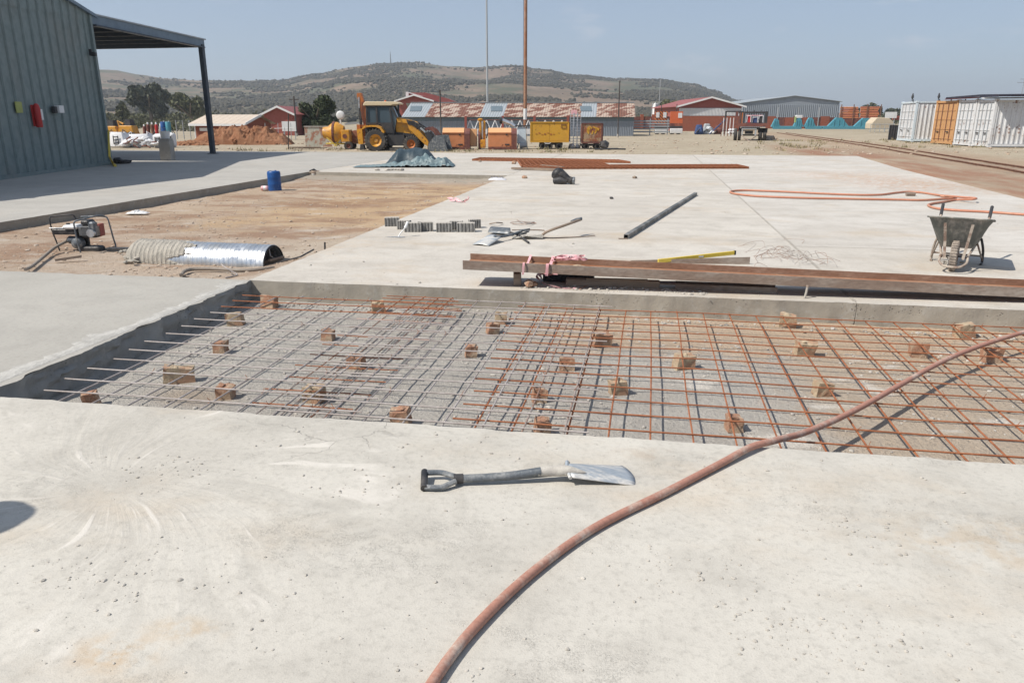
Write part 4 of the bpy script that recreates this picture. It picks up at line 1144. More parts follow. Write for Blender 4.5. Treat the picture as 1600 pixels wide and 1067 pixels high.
tree('small_tree', 'small grey green tree low beside the gum tree', 196, 170, 24, 158, 190, M['leaf_olive'], 900, .5, [(0, .6, 1, .4)])
tree('edge_tree', 'dark tree half hidden by the shed corner', 156, 180, 26, 145, 190, M['leaf_gum'], 1300, .5, [(0, .6, 1, .4)])
tree('hall_tree', 'green bushy tree left of the red gable hall', 1050, 150, 60, 152, 200, M['leaf_olive'], 2600, .45, [(-.3, .6, .6, .35), (.4, .55, .6, .35)])
tree('distant_tree', 'dark clump of trees on the skyline right of the big grey shed', 1358, 240, 36, 160, 200, M['leaf_gum'], 1700, .7, [(-.3, .6, .6, .35), (.4, .55, .6, .3)])
tree('distant_tree', 'low dark tree behind the stacked orange pipes', 1332, 220, 30, 166, 200, M['leaf_dark'], 1000, .6)
tree('distant_tree', 'flat topped tree left of the white containers', 1392, 230, 34, 168, 200, M['leaf_gum'], 1200, .6, [(-.3, .6, .6, .35), (.4, .55, .6, .3)])
b = MB()
for i in range(420):
    px = random.choice([random.uniform(60, 470), random.uniform(60, 470), random.uniform(560, 1160), random.uniform(1300, 2000)]); Y = random.uniform(200, 330)
    q = PX(px, Y, 0); r = random.uniform(1.0, 2.4)
    crown(b, (q.x, q.y, r * .8), (r, r, r * .9), 70, .42)
for i in range(260):
    px = random.uniform(120, 480); Y = random.uniform(95, 170); q = PX(px, Y, 0); r = random.uniform(.5, 1.1) * Y / 130
    crown(b, (q.x, q.y, r * .6), (r * 1.3, r, r * .7), 40, .25)
b.build('thicket', M['leaf_olive'], None, kind='stuff')

# ================================================================== MACHINES AND LOADS IN THE YARD
def outline(pts, u0, v0, s, px0, py0, Y):
    """outline traced in an enlarged view -> metres, x from px0, z from the ground row py0"""
    return [((u0 + u / s - px0) * Y / 1225, (py0 - (v0 + v / s)) * Y / 1282) for u, v in pts]
YB = 41.6
def O(*pts): return outline(pts, 540, 130, 9.41, 630, 234.3, YB)
def wheel(t, x, z, r, w, ys, rim, rimr):
    for i, y in enumerate(ys):
        s = -1 if y < 0 else 1
        b = MB(); b.lathe([(r * .55, -w / 2), (r * .9, -w / 2), (r, -w * .3), (r, w * .3), (r * .9, w / 2), (r * .55, w / 2)], 28, (x, y, z), 'Y', caps=False)
        n = 22
        for k in range(n):
            a = 2 * PI * k / n
            for sd in (-1, 1):
                aa = a + (0 if sd < 0 else PI / n)
                c = Vector((x + math.cos(aa) * r, y + sd * w * .22, z + math.sin(aa) * r)); b.box(c, (.07 * r / .5, w * .48, .07), rot=Matrix.Rotation(-aa, 3, 'Y') @ Matrix.Rotation(sd * .5, 3, 'X'))
        ty = b.build('tyre', M['tyre'], t)
        b = MB(); b.lathe([(r * .56, -w * .46), (r * .5, -w * .3), (r * .2, -w * .12), (r * .18, -w * .3), (0.001, -w * .3)] if s < 0 else [(0.001, w * .3), (r * .18, w * .3), (r * .2, w * .12), (r * .5, w * .3), (r * .56, w * .46)], 20, (x, y, z), 'Y', caps=False)
        b.build('rim', rim, ty, True)
t_ = far('backhoe_loader', 'muddy yellow backhoe loader parked in profile with its bucket lowered', 'backhoe loader', 630, YB, -.05)
(xr, zr), = O((490, 822)); (xf, zf), = O((1000, 872))
wheel(t_, xr, zr, .57, .42, (-.78, .78), M['jcb'], .3)
wheel(t_, xf, zf, .40, .32, (-.75, .75), M['jcb_or'], .2)
b = MB(); b.prism(O((300, 640), (760, 700), (1120, 740), (1130, 830), (880, 850), (640, 900), (330, 860)), -.4, .4); b.build('chassis', M['dark'], t_)
b = MB(); b.prism(O((650, 742), (890, 742), (900, 800), (870, 900), (680, 900), (650, 830)), -.72, -.42); b.build('side_tank', M['dark'], t_)
b = MB(); b.prism(O((680, 925), (930, 925), (940, 945), (670, 950)), -.8, -.4); b.build('step', M['dark'], t_)
b = MB(); b.prism(O((760, 480), (960, 520), (1060, 560), (1110, 740), (760, 745)), -.38, .38); b.build('bonnet', M['jcb'], t_, bevel=.04)
b = MB(); b.prism(O((330, 600), (570, 610), (620, 715), (740, 720), (745, 745), (600, 745), (540, 660), (330, 650)), -.60, .60); b.build('cab_floor', M['dark'], t_)
# cab: posts, glass, roof
cabO = O((350, 318), (705, 318), (790, 490), (745, 715), (625, 715), (570, 612), (345, 600))
b = MB(); b.prism([(x * .985 - .01, z - .02) for x, z in cabO], -.56, .56); b.build('cab_glass', M['glass'], t_)
def bar(b, p, q, w=.07, y=(-.62, -.55)):
    (x0, z0), (x1, z1) = O(p, q); d = Vector((x1 - x0, 0, z1 - z0)).normalized(); n = Vector((-d.z, 0, d.x)) * w / 2
    b.prism([(x0 + n.x, z0 + n.z), (x1 + n.x, z1 + n.z), (x1 - n.x, z1 - n.z), (x0 - n.x, z0 - n.z)], y[0], y[1])
for ys in ((-.62, -.56), (.56, .62)):
    for p_, q_ in (((358, 310), (350, 610)), ((500, 315), (505, 600)), ((690, 315), (720, 560)), ((345, 575), (720, 575)), ((705, 318), (795, 490)), ((345, 330), (720, 330)), ((720, 560), (740, 715)), ((610, 710), (745, 715)), ((560, 600), (625, 715))):
        b = MB(); bar(b, p_, q_, .085, ys); b.build('cab_post', M['dark'], t_)
b = MB(); b.prism(O((560, 580), (720, 580), (740, 712), (625, 712)), -.64, -.60); b.build('door_panel', M['dark'], t_)
b = MB(); b.prism(O((310, 318), (320, 285), (350, 258), (790, 262), (835, 285), (830, 300), (740, 306), (720, 318)), -.66, .66); b.build('cab_roof', M['cabroof'], t_, bevel=.03)
b = MB(); (x, z), = O((620, 262)); b.cyl((x, -.3, z - .02), (x, -.3, z + .08), .05); b.build('beacon', M['haz_or'], t_)
for p_ in ((420, 268), (700, 275)):
    b = MB(); (x, z), = O(p_); b.box((x, -.5, z + .03), (.14, .1, .08), bev=.01); b.build('work_lamp', M['glass'], t_)
b = MB(); b.prism(O((560, 400), (600, 350), (640, 400), (650, 560), (540, 560)), -.2, .2); b.build('seat', M['black'], t_)
b = MB(); (x, z), = O((810, 480)); b.cyl((x, -.35, z), (x - .0, -.35, z + .62), .045); b.build('exhaust', M['dark'], t_, True)
b = MB(); bar(b, (740, 320), (800, 480), .04, (-.7, -.66)); b.build('mirror_arm', M['dark'], t_)
# mudguard over the rear wheel
for y0, y1 in ((-1.0, -.56), (.56, 1.0)):
    b = MB(); b.prism(O((300, 650), (330, 612), (400, 600), (520, 600), (580, 630), (620, 690), (618, 715), (590, 700), (560, 650), (500, 625), (400, 625), (340, 640), (310, 660)), y0, y1); b.build('mudguard', M['jcb'], t_)
# loader arms
for y0, y1 in ((-.56, -.42), (.42, .56)):
    b = MB(); b.prism(O((785, 505), (930, 520), (960, 560), (1050, 620), (1240, 830), (1245, 915), (1190, 890), (1100, 800), (960, 660), (940, 575), (800, 560)), y0, y1); b.build('loader_arm', M['jcb'], t_, bevel=.015)
    b = MB(); b.prism(O((930, 525), (1040, 545), (1200, 655), (1180, 690), (1120, 670), (1000, 600), (950, 590)), y0 - .03, y1 + .03); b.build('lift_ram', M['black'], t_)
    b = MB(); bar(b, (1130, 640), (1200, 700), .09, (y0 - .05, y1 + .05)); b.build('ram_sleeve', M['greyroof'], t_)
    b = MB(); b.prism(O((1175, 650), (1260, 622), (1330, 660), (1385, 740), (1350, 760), (1300, 690), (1240, 660), (1200, 690)), y0, y1); b.build('tipping_link', M['maroon'], t_)
    b = MB(); b.prism(O((1190, 720), (1240, 690), (1290, 760), (1290, 850), (1240, 840)), y0 - .02, y1 + .02); b.build('pivot_plate', M['dark'], t_)
for y0, y1 in ((-1.0, -.96), (.96, 1.0)):
    b = MB(); b.prism(O((1245, 975), (1255, 860), (1330, 770), (1370, 745), (1480, 750), (1535, 975)), y0, y1); b.build('bucket_side', M['steel_handle'], t_)
b = MB()
pf = O((1245, 975), (1255, 860), (1330, 770), (1370, 745)); pb = O((1252, 968), (1264, 866), (1336, 778), (1370, 753))
b.prism(pf + pb[::-1], -1.0, 1.0); b.build('bucket_shell', M['steel_handle'], t_)
b = MB(); b.prism(O((1245, 985), (1535, 985), (1535, 972), (1245, 968)), -1.02, 1.02); b.build('bucket_floor', M['steel_handle'], t_)
b = MB()
for i in range(8): b.box((pf[0][0] + .98, -.9 + i * .257, .03), (.14, .06, .04))
b.build('bucket_teeth', M['dark'], t_)
# backhoe boom folded up behind
b = MB(); b.prism(O((192, 170), (200, 132), (262, 132), (272, 175), (312, 330), (345, 480), (345, 605), (270, 610), (250, 480), (232, 300)), -.14, .14); b.build('boom', M['jcb_or'], t_, bevel=.015)
b = MB(); b.prism(O((205, 190), (235, 175), (245, 330), (240, 600), (208, 600), (212, 380)), -.09, .09); b.build('dipper', M['dark'], t_)
b = MB(); b.tube([(*O((225, 190))[0][:1], -.14, O((225, 190))[0][1]), (O((222, 350))[0][0], -.14, O((222, 350))[0][1])], .035, 8); b.build('ram_rod', M['galv'], t_, True)
b = MB(); b.prism(O((190, 600), (330, 590), (300, 700), (300, 870), (225, 885), (205, 740)), -.25, .25); b.build('kingpost', M['jcb_or'], t_)
for y0, y1 in ((-.82, -.66), (.66, .82)):
    b = MB(); b.prism(O((210, 660), (290, 650), (296, 875), (228, 880)), y0, y1); b.build('stabiliser', M['jcb'], t_)
    b = MB(); b.prism(O((260, 880), (300, 880), (320, 960), (250, 965)), y0 - .1, y1 + .1); b.build('stabiliser_foot', M['dark'], t_)
b = MB(); b.prism(O((200, 590), (250, 600), (255, 690), (200, 660)), -.6, -.3); b.build('backhoe_bucket', M['jcb_or'], t_)
b = MB()
for dx in (0, .06, .12):
    p_ = O((265, 260), (250, 420), (275, 600)); b.tube([(x + dx, -.14, z) for x, z in p_], .02, 5)
b.build('hydraulic_hoses', M['maroon'], t_, True)

# yellow drum mixer left of it
YM = 43.5
def OM(*p): return outline(p, 450, 170, 14.55, 530, 233, YM)
t_ = far('drum_mixer', 'yellow drum concrete mixer parked left of the backhoe loader', 'mixer', 530, YM)
(xa, za), (xb, zb_) = OM((850, 560), (1240, 560))
b = MB(); b.lathe([(.05, -.62), (.30, -.60), (.34, -.35), (.58, -.02), (.58, .22), (.40, .50), (.38, .55), (.30, .52)], 20, (OM((1050, 560))[0][0], 0, za + .05), 'X'); b.build('drum', M['jcb'], t_, True)
b = MB(); b.lathe([(.585, -.06), (.61, -.06), (.61, .06), (.585, .06)], 24, (OM((1060, 570))[0][0], 0, za + .05), 'X'); b.build('gear_ring', M['maroon'], t_)
b = MB(); b.prism(OM((1245, 470), (1430, 465), (1440, 740), (1250, 745)), -.55, .35); bd = b.build('engine_cover', M['jcb'], t_, bevel=.03)
b = MB(); (x, z), = OM((1330, 610)); b.cyl((x, -.57, z), (x, -.545, z), .12, n=16); b.build('vent', M['maroon'], bd)
b = MB()
for p_ in ((((900, 640)), ((1120, 840))), (((1240, 640)), ((1060, 840))), (((880, 780)), ((1420, 790)))):
    (x0, z0), (x1, z1) = OM(*p_); b.tube([(x0, -.35, z0), (x1, -.35, z1)], .035, 6); b.tube([(x0, .35, z0), (x1, .35, z1)], .035, 6)
b.build('frame', M['yellow'], t_)
b = MB(); b.prism(OM((920, 690), (1230, 690), (1160, 800), (990, 810)), -.3, .3); b.build('chute', M['white_p'], t_)
wheel(t_, OM((1400, 830))[0][0], .20, .22, .16, (-.5, .5), M['maroon'], .1)
b = MB(); p_ = OM((1190, 400), (1210, 300), (1200, 190)); b.tube([(x, 0, z) for x, z in p_], .045, 8); b.build('arm', M['white_p'], t_, True)
b = MB(); (x, z), = OM((1215, 135)); b.lathe([(0.001, -.02), (.12, -.015), (.22, .0), (.235, .015), (.21, .015), (.001, -.005)], 22, (x, -.05, z), 'Y'); b.build('round_guard', M['white_p'], t_, True)
b = MB(); b.prism(OM((1250, 330), (1330, 300), (1600, 290), (1600, 320), (1380, 350), (1270, 360)), .4, 1.2); b.build('lid_sheet', M['greyroof'], t_)
b = MB(); b.lathe([(.05, -.35), (.34, -.3), (.38, 0), (.34, .3), (.05, .35)], 16, (OM((1500, 640))[0][0], .35, OM((1500, 640))[0][1]), 'Y'); b.build('rear_drum', M['rustside'], t_, True)
# flaking board left of it
t_ = far('flaking_board', 'flaking pale board stained red, standing left of the yellow mixer', 'board', 496, 46)
for i in range(3):
    b = MB(); b.box((-.5 + i * .52, 0, .62), (.51, .05, 1.15)); b.build('panel', M['graffiti'], t_)
b = MB(); b.box((0.02, -.03, 1.2), (1.6, .06, .06)); b.build('top_rail', M['concblk'], t_)
t_ = far('broken_pallet', 'broken timber and pipe lying left of the flaking board', 'scrap', 474, 43)
b = MB()
for i in range(5): b.box((-.5 + i * .3, random.uniform(-.2, .2), .08 + .05 * (i % 2)), (1.0, .1, .05), random.uniform(-.6, .6))
b.build('boards', M['timber'], t_)
b = MB(); b.cyl((-.9, 0, 0), (-.75, 0, 1.9), .03); b.build('stick', M['pole_dark'], t_)
t_ = far('sign_board', 'white sign board on posts in front of the red house', 'sign', 452, 62)
b = MB(); b.box((0, 0, 1.05), (1.1, .04, .75)); b.build('panel', M['white_p'], t_)
for s in (-.45, .45):
    b = MB(); b.cyl((s, .04, 0), (s, .04, 1.1), .035); b.build('post', M['pole_grey'], t_)
t_ = far('broken_fence', 'thin broken fence of posts and rails left of the white sign', 'fence', 424, 61)
for i in range(6):
    b = MB(); b.cyl((-1 + i * .5, 0, 0), (-1 + i * .5 + .05, 0, 1.0 + .3 * (i % 2)), .025); b.build('post', M['pole_grey'], t_)
b = MB(); b.cyl((-1, -.03, .85), (1.8, -.03, .95), .02); b.build('rail', M['white_p'], t_)

# spoil heap
def heap(name, label, px, Y, w, h, m, seed, cat='heap', d=None, base=-.08):
    q = PX(px, Y, base); t = MB(); n = 64; mm = 26; d = d or w * .35
    vs = []
    for j in range(mm + 1):
        for i in range(n + 1):
            u = i / n * 2 - 1; v = j / mm * 2 - 1
            e = max(0, 1 - abs(u) ** 2.6) * max(0, 1 - abs(v) ** 2)
            x = u * w / 2; y = v * d / 2
            r1 = 1 - abs(noise.noise(Vector((x * 1.1 + seed, y * 1.3, 1)))) * 1.2
            z = h * e ** .6 * (.55 + .38 * r1 + .25 * noise.noise(Vector((x * 2.7, y * 2.2 + seed, 0))) + .14 * noise.noise(Vector((x * 7, y * 7, seed))))
            vs.append((x, y, max(0, z)))
    t.add(vs, [(j * (n + 1) + i, j * (n + 1) + i + 1, (j + 1) * (n + 1) + i + 1, (j + 1) * (n + 1) + i) for j in range(mm) for i in range(n)])
    for i in range(260):
        u = random.uniform(-1, 1); x = u * w / 2; y = random.uniform(-1, .2) * d / 2
        t.rock((x, y, h * (1 - abs(u) ** 2) * (1 - (y / (d / 2)) ** 2) * .75), random.uniform(.05, .22), .8)
    o = t.build(name, m, None, False); o.location = q; o.rotation_euler = (0, 0, YAW)
    return tag(o, label, cat)
heap('spoil_heap', 'long reddish brown soil heap in front of the brick guard house', 378, 52, 6.4, 1.28, M['mound'], 3)
heap('soil_heap', 'low grey soil bank just behind the slab edge under the canopy gap', 300, 50, 3.0, .28, M['mound'], 9)

# bulk bags and stores behind the canopy
def bag(label, px, Y, w, h, rz, marks=True, group='white bulk bags heaped behind the canopy'):
    t = far('bulk_bag', label, 'bag', px, Y, rz, group)
    b = MB(); b.box((0, 0, h / 2), (w, w * .8, h), top=(.9, .9), bev=.12)
    for i, v in enumerate(b.v): b.v[i] = (v[0] + .05 * noise.noise(Vector(v) * 3), v[1] + .05 * noise.noise(Vector(v) * 3.3), v[2] + .06 * noise.noise(Vector((v[0] * 4, v[1] * 4, px))))
    b.build('sack', M['bag'], t, True)
    for sx in (-w * .38, w * .38):
        b = MB(); b.tube([(sx, -w * .3, h - .03), (sx * .8, -w * .1, h + .14), (sx, w * .2, h - .03)], .022, 5); b.build('lifting_loop', M['dark'] if marks else M['bag'], t)
    if marks:
        b = MB()
        for dx in (-.13, .13): b.box((dx, -w * .405, h * .5), (.05, .02, h * .55))
        for dz in (.3, .5, .7): b.box((0, -w * .407, h * dz), (.28, .02, .05))
        b.build('printed_mark', M['dark'], t)
    return t
bag('upright white bulk bag with black printed mark, left in the heap', 184, 46, 1.05, .88, .05)
bag('white bulk bag with black mark, right of the torn heap', 248, 46, .75, .78, -.05)
bag('slumped white bulk bag without print in the middle of the heap', 218, 47, 1.5, .75, .1, False)
bag('small white bag at the right end of the bag heap, over the post', 265, 46.5, .62, .85, .0)
t_ = far('torn_sacks', 'torn white sacks and red strips spilling between the bulk bags', 'sacks', 218, 45.3)
b = MB()
for i in range(26): 
    x = random.uniform(-1.1, 1.1); b.rock((x, random.uniform(-.1, .2), random.uniform(.08, .6 - .25 * abs(x))), random.uniform(.12, .3), .6)
b.build('sacking', M['bag'], t_)
b = MB()
for i in range(9): 
    x = random.uniform(-.9, .9); z = random.uniform(.1, .5); b.tube([(x, -.35, z), (x + .3, -.42, z + random.uniform(-.2, .2))], .035, 5)
b.build('strips', M['maroon'], t_)
def digger(label, px, Y, w, h):
    t = far('yellow_machine', label, 'machine', px, Y)
    b = MB(); b.box((0, 0, h * .5), (w, 1.0, h * .45), top=(.8, .9), bev=.05); b.build('body', M['jcb'], t)
    b = MB(); b.box((w * .12, 0, h * .85), (w * .35, .8, h * .35), top=(.8, .8)); b.build('cab', M['dark'], t)
    wheel(t, -w * .3, h * .2, h * .22, .25, (-.5,), M['jcb'], .1); wheel(t, w * .3, h * .2, h * .22, .25, (-.5,), M['jcb'], .1)
    b = MB(); b.tube([(-w * .4, -.2, h * .5), (-w * .5, -.2, h * .95), (-w * .2, -.2, h * .8)], .09, 6); b.build('arm', M['jcb'], t)
digger('yellow machine behind the bulk bags, left of two, beside the shed corner', 173, 60, 1.6, 1.5)
digger('yellow machine behind the bulk bags, right of two', 201, 60, 1.25, 1.55)
for i, (px_, mt, lab, h) in enumerate([(226, 'maroon', 'dark maroon gas cylinder, leftmost behind the bags', 1.15), (232, 'maroon', 'maroon gas cylinder with white cap, second from the left behind the bags', 1.3), (238.5, 'rusty', 'rusty brown gas cylinder behind the bags, left of the red one', 1.3), (245, 'red', 'bright red gas cylinder behind the bags', 1.3), (251.5, 'pole_grey', 'grey gas cylinder between the red one and the blue drums', 1.2)]):
    t_ = far('gas_cylinder', lab, 'gas cylinder', px_, 62, 0, 'gas cylinders behind the bulk bags')
    b = MB(); b.lathe([(.13, 0), (.13, h * .82), (.1, h * .9), (.04, h * .93)], 12); b.build('body', M[mt], t_, True)
    b = MB(); b.lathe([(.06, h * .9), (.07, h), (.03, h * 1.05), (0, h * 1.05)], 10); b.build('cap', M['white_p'], t_, True)
for i, (px_, lab, mt) in enumerate([(256, 'tall dark blue drum right of the gas cylinders', 'blue_drum'), (263.5, 'turquoise blue drum at the right of the gas cylinders', 'turq')]):
    t_ = far('upright_drum', lab, 'drum', px_, 61)
    b = MB(); b.lathe([(.20, 0), (.21, .1), (.2, .4), (.22, .42), (.2, .44), (.2, .8), (.22, .82), (.2, .84), (.2, 1.35), (.17, 1.4), (0, 1.4)], 16); b.build('shell', M[mt], t_, True)
    b = MB(); b.lathe([(.0, 1.46), (.05, 1.46), (.05, 1.39)], 8, (.08, 0, 0)); b.build('bung', M['white_p'], t_)
t_ = far('mesh_fence', 'grey mesh fence between the bulk bags and the guard house', 'fence', 276, 64)
for i in range(4):
    b = MB(); b.cyl((i * .55, 0, 0), (i * .55, 0, 1.5), .035); b.build('post', M['pole_grey'], t_)
b = MB()
for i in range(9): b.cyl((0, 0, .15 + i * .16), (1.65, 0, .15 + i * .16), .012, n=4)
b.build('wires', M['pole_grey'], t_)

# concrete post standing in the canopy shade
t_ = thing('concrete_pillar', 'short tan concrete pillar standing in the shade of the canopy', 'pillar', P(263, 251), YAW)
b = MB(); b.box((0, 0, .38), (.44, .4, .76), bev=.015); b.build('shaft', M['concblk'], t_)
b = MB(); b.box((0, 0, .80), (.42, .38, .08), bev=.02); b.build('cap', M['concblk'], t_)
t_ = thing('white_bucket', 'white bucket standing on the tan concrete pillar', 'bucket', P(263, 251) + Vector((0, 0, .84)), YAW)
b = MB(); b.lathe([(.15, 0), (.19, .26), (.2, .28), (.18, .28), (.14, .03), (0, .03)], 18); b.build('body', M['white_p'], t_, True)
b = MB(); b.tube([(-.19, 0, .24), (-.12, -.08, .38), (0, -.1, .42), (.12, -.08, .38), (.19, 0, .24)], .008, 5); b.build('handle', M['pole_grey'], t_)

# orange skips
YS = 43.2
def skip(label, px, w_px, grp='orange skips in the row of machines'):
    k = YS / 1225; w = w_px * k
    t = far('orange_skip', label, 'skip', px, YS, 0, grp)
    b = MB(); b.prism([(-.45, .14), (.45, .14), (.45, .92), (-.45, .92)], 0, w, 'YZ'); b.build('body', M['skip'], t)
    b = MB(); b.prism([(-.45, .92), (.45, .92), (.42, 1.15), (-.12, 1.15)], .01, w - .01, 'YZ'); b.build('lid', M['skip_top'], t)
    b = MB(); b.prism([(-.52, .0), (.5, .0), (.5, .9), (.3, 1.13), (-.1, 1.13), (-.52, .85)], w, w + .30, 'YZ'); b.build('end_plate', M['maroon'], t)
    b = MB(); b.box((w / 2, -.46, .10), (w, .08, .12)); b.build('skid', M['maroon'], t)
    for s in (.08, .88):
        b = MB(); b.box((w * s, -.42, .04), (.16, .14, .3)); b.build('foot', M['skip'], t)
    b = MB(); b.box((w * .82, -.47, .28), (.24, .05, .07)); b.build('latch', M['dark'], t)
    b = MB(); b.box((w * .8, -.46, .8), (.1, .04, .06)); b.build('hook', M['dark'], t)
    b = MB(); b.box((w / 2, -.47, .9), (w, .04, .04)); b.build('rib', M['skip'], t)
skip('orange skip with pale lid directly right of the backhoe bucket', 692, 34)
skip('orange skip with pale lid left of the yellow wagon', 763, 36)
t_ = far('orange_hopper', 'narrow orange hopper with maroon sides between the two orange skips', 'hopper', 738, YS + .4)
b = MB(); b.box((0, 0, .62), (.5, .7, .95), top=(1.0, .6)); b.build('body', M['skip_top'], t_)
for s in (-.32, .34):
    b = MB(); b.prism([(-.5, 0), (.4, 0), (.4, .85), (.1, 1.08), (-.3, 1.02), (-.5, .8)], s, s + .12, 'YZ'); b.build('side_plate', M['maroon'], t_)
t_ = far('yellow_ram_stand', 'upright yellow hydraulic breaker stand between the hopper and the right skip', 'machine', 754, YS + .1)
for s in (-.12, .1):
    b = MB(); b.box((s, 0, .85), (.13, .16, 1.35), bev=.02); b.build('upright', M['jcb'], t_)
b = MB(); b.box((-.02, 0, .30), (.36, .4, .45), bev=.03); b.build('base', M['jcb'], t_)
b = MB(); b.cyl((0, -.1, .4), (0, -.1, 1.5), .05); b.build('ram', M['galv'], t_, True)
b = MB(); b.tube([(.15, 0, 1.45), (.3, 0, 1.3), (.3, 0, .9), (.2, 0, .6)], .03, 6); b.build('hose', M['dark'], t_, True)
b = MB(); b.lathe([(.1, 0), (.14, .05), (.14, .12), (.05, .16)], 12, (-.12, 0, 1.5)); b.build('cap', M['jcb'], t_, True)
# pipe and white mixer between skip and wagon
t_ = far('small_mixer', 'white bodied mixer with grey discharge pipe between skip and yellow wagon', 'mixer', 816, YS + .8)
b = MB(); b.box((-.02, 0, .75), (.55, .6, .9), top=(.85, .9), bev=.03); b.build('hopper', M['pale_blue'], t_)
b = MB(); b.box((0, -.02, 1.25), (.8, .6, .06)); b.build('deck', M['dark'], t_)
b = MB(); b.tube([(-1.15, .1, 1.55), (-.6, .0, 1.35), (-.4, -.05, 1.2)], [.13, .11, .1], 12); b.build('discharge_pipe', M['galv'], t_, True)
b = MB(); b.lathe([(.1, -.1), (.19, -.06), (.19, .06), (.1, .1)], 16, (-1.2, .1, 1.55), 'X'); b.build('pipe_mouth', M['dark'], t_, True)
b = MB()
for s in (-.3, .3):
    b.cyl((s, -.25, 0), (s * .5, -.25, .5), .03); b.cyl((s, .25, 0), (s * .5, .25, .5), .03)
b.build('stand', M['pole_grey'], t_)
b = MB(); b.cyl((-.15, -.4, .18), (.25, -.4, .22), .16, .12); b.build('motor', M['pole_grey'], t_, True)
# truss with red and white rails behind the row
t_ = far('lattice_boom', 'red and white lattice boom lying behind the row of skips and wagons', 'boom', 728, 47)
b = MB()
for i in range(12):
    x = i * .5; b.cyl((x, 0, .95), (x + .25, 0, 1.55), .03, n=5); b.cyl((x + .25, 0, 1.55), (x + .5, 0, .95), .03, n=5)
b.build('lacing', M['white_p'], t_)
b = MB(); b.box((3, 0, .9), (6.2, .16, .30)); b.build('lower_chord', M['white_p'], t_)
b = MB(); b.cyl((0, 0, 1.56), (6.1, 0, 1.56), .025, n=6); b.build('upper_chord', M['maroon'], t_)
for x in (0, 2.2, 4.1, 6.1):
    b = MB(); b.box((x, -.1, 1.35), (.14, .1, .9)); b.build('bracket', M['redwall'], t_)
# wagons
def wagon(label, px0, px1, top, bot, mat, Y):
    k = Y / 1225; kz = Y / 1282; w = (px1 - px0) * k; base = 235.5
    t = far('box_wagon', label, 'wagon', px0, Y)
    z0 = (base - bot) * kz; z1 = (base - top) * kz
    b = MB(); b.box((w / 2, .6, (z0 + z1) / 2), (w - .08, 1.16, z1 - z0 - .04)); b.build('box', mat, t)
    n = max(2, int(w / 1.1)); st = (w - .1) / n
    for i in range(n):
        b = MB(); b.box((.05 + st * (i + .5), .0, (z0 + z1) / 2), (st - .015, .03, z1 - z0 - .1)); b.build('side_panel', mat, t)
    b = MB()
    for x in (.03, w - .03): b.box((x, -.01, (z0 + z1) / 2), (.07, .07, z1 - z0 + .02))
    b.box((w / 2, -.01, z1), (w, .07, .06)); b.box((w / 2, -.01, z0), (w, .08, .08)); b.build('frame', mat if mat != M['rustside'] else M['maroon'], t)
    b = MB(); b.box((w + .02, .6, (z0 + z1) / 2), (.07, 1.2, z1 - z0)); b.build('end_panel', M['maroon'], t)
    return t, w, z0, z1
t_, w_, z0_, z1_ = wagon('bright yellow box wagon with a small outlined hatch in its upper right', 828.5, 889, 193, 223.5, M['wagon'], 43.6)
b = MB()
hx = w_ * .865; hz_ = z1_ - .22
for (cx, cz, sx, sz) in ((hx, hz_ + .09, .26, .02), (hx, hz_ - .09, .26, .02), (hx - .13, hz_, .02, .2), (hx + .13, hz_, .02, .2)): b.box((cx, -.03, cz), (sx, .03, sz))
b.build('hatch_frame', M['maroon'], t_)
b = MB()
for i in range(7): b.box((.35 + i * .16, -.025, z0_ + .42 + .05 * math.sin(i * 2)), (.1, .008, .07 if i % 2 else .03), .0)
b.build('faded_letters', M['jcb_or'], t_)
b = MB(); b.tube([(w_ * .35, -.02, z0_), (w_ * .4, -.02, z0_ - .1), (w_ * .5, -.02, z0_ - .1), (w_ * .56, -.02, z0_)], .03, 6); b.build('sling', M['white_p'], t_)
wheel(t_, w_ * .33, .17, .17, .14, (.05, 1.0), M['dark'], .1); wheel(t_, w_ * .5, .17, .17, .14, (.05, 1.0), M['dark'], .1); wheel(t_, w_ * .75, .17, .17, .14, (.05, 1.0), M['dark'], .1)
b = MB(); b.box((w_ * .55, .5, .28), (w_ * .6, .7, .12)); b.build('undercarriage', M['dark'], t_)
t_, w_, z0_, z1_ = wagon('rusty flaking box wagon at the right end of the machine row', 908.5, 941, 195, 225, M['rustside'], 43.6)
b = MB()
for i in range(11):
    a = i * .6; b.box((w_ * .5 + .3 * math.cos(a) * (1 + .3 * math.sin(i)), -.028, z1_ - .34 + .14 * math.sin(a)), (.2, .01, .07), rot=Matrix.Rotation(a * .4, 3, 'Y'))
b.build('flaked_paint', M['wagon'], t_)
wheel(t_, w_ * .25, .15, .16, .14, (.05, 1.0), M['dark'], .1); wheel(t_, w_ * .8, .15, .16, .14, (.05, 1.0), M['dark'], .1)
b = MB(); b.box((w_ * .55, .5, .22), (w_ * 1.1, .7, .1)); b.build('undercarriage', M['dark'], t_)
b = MB(); b.rock((w_ + .15, -.1, .25), .3, 1); b.build('coupling', M['dark'], t_)
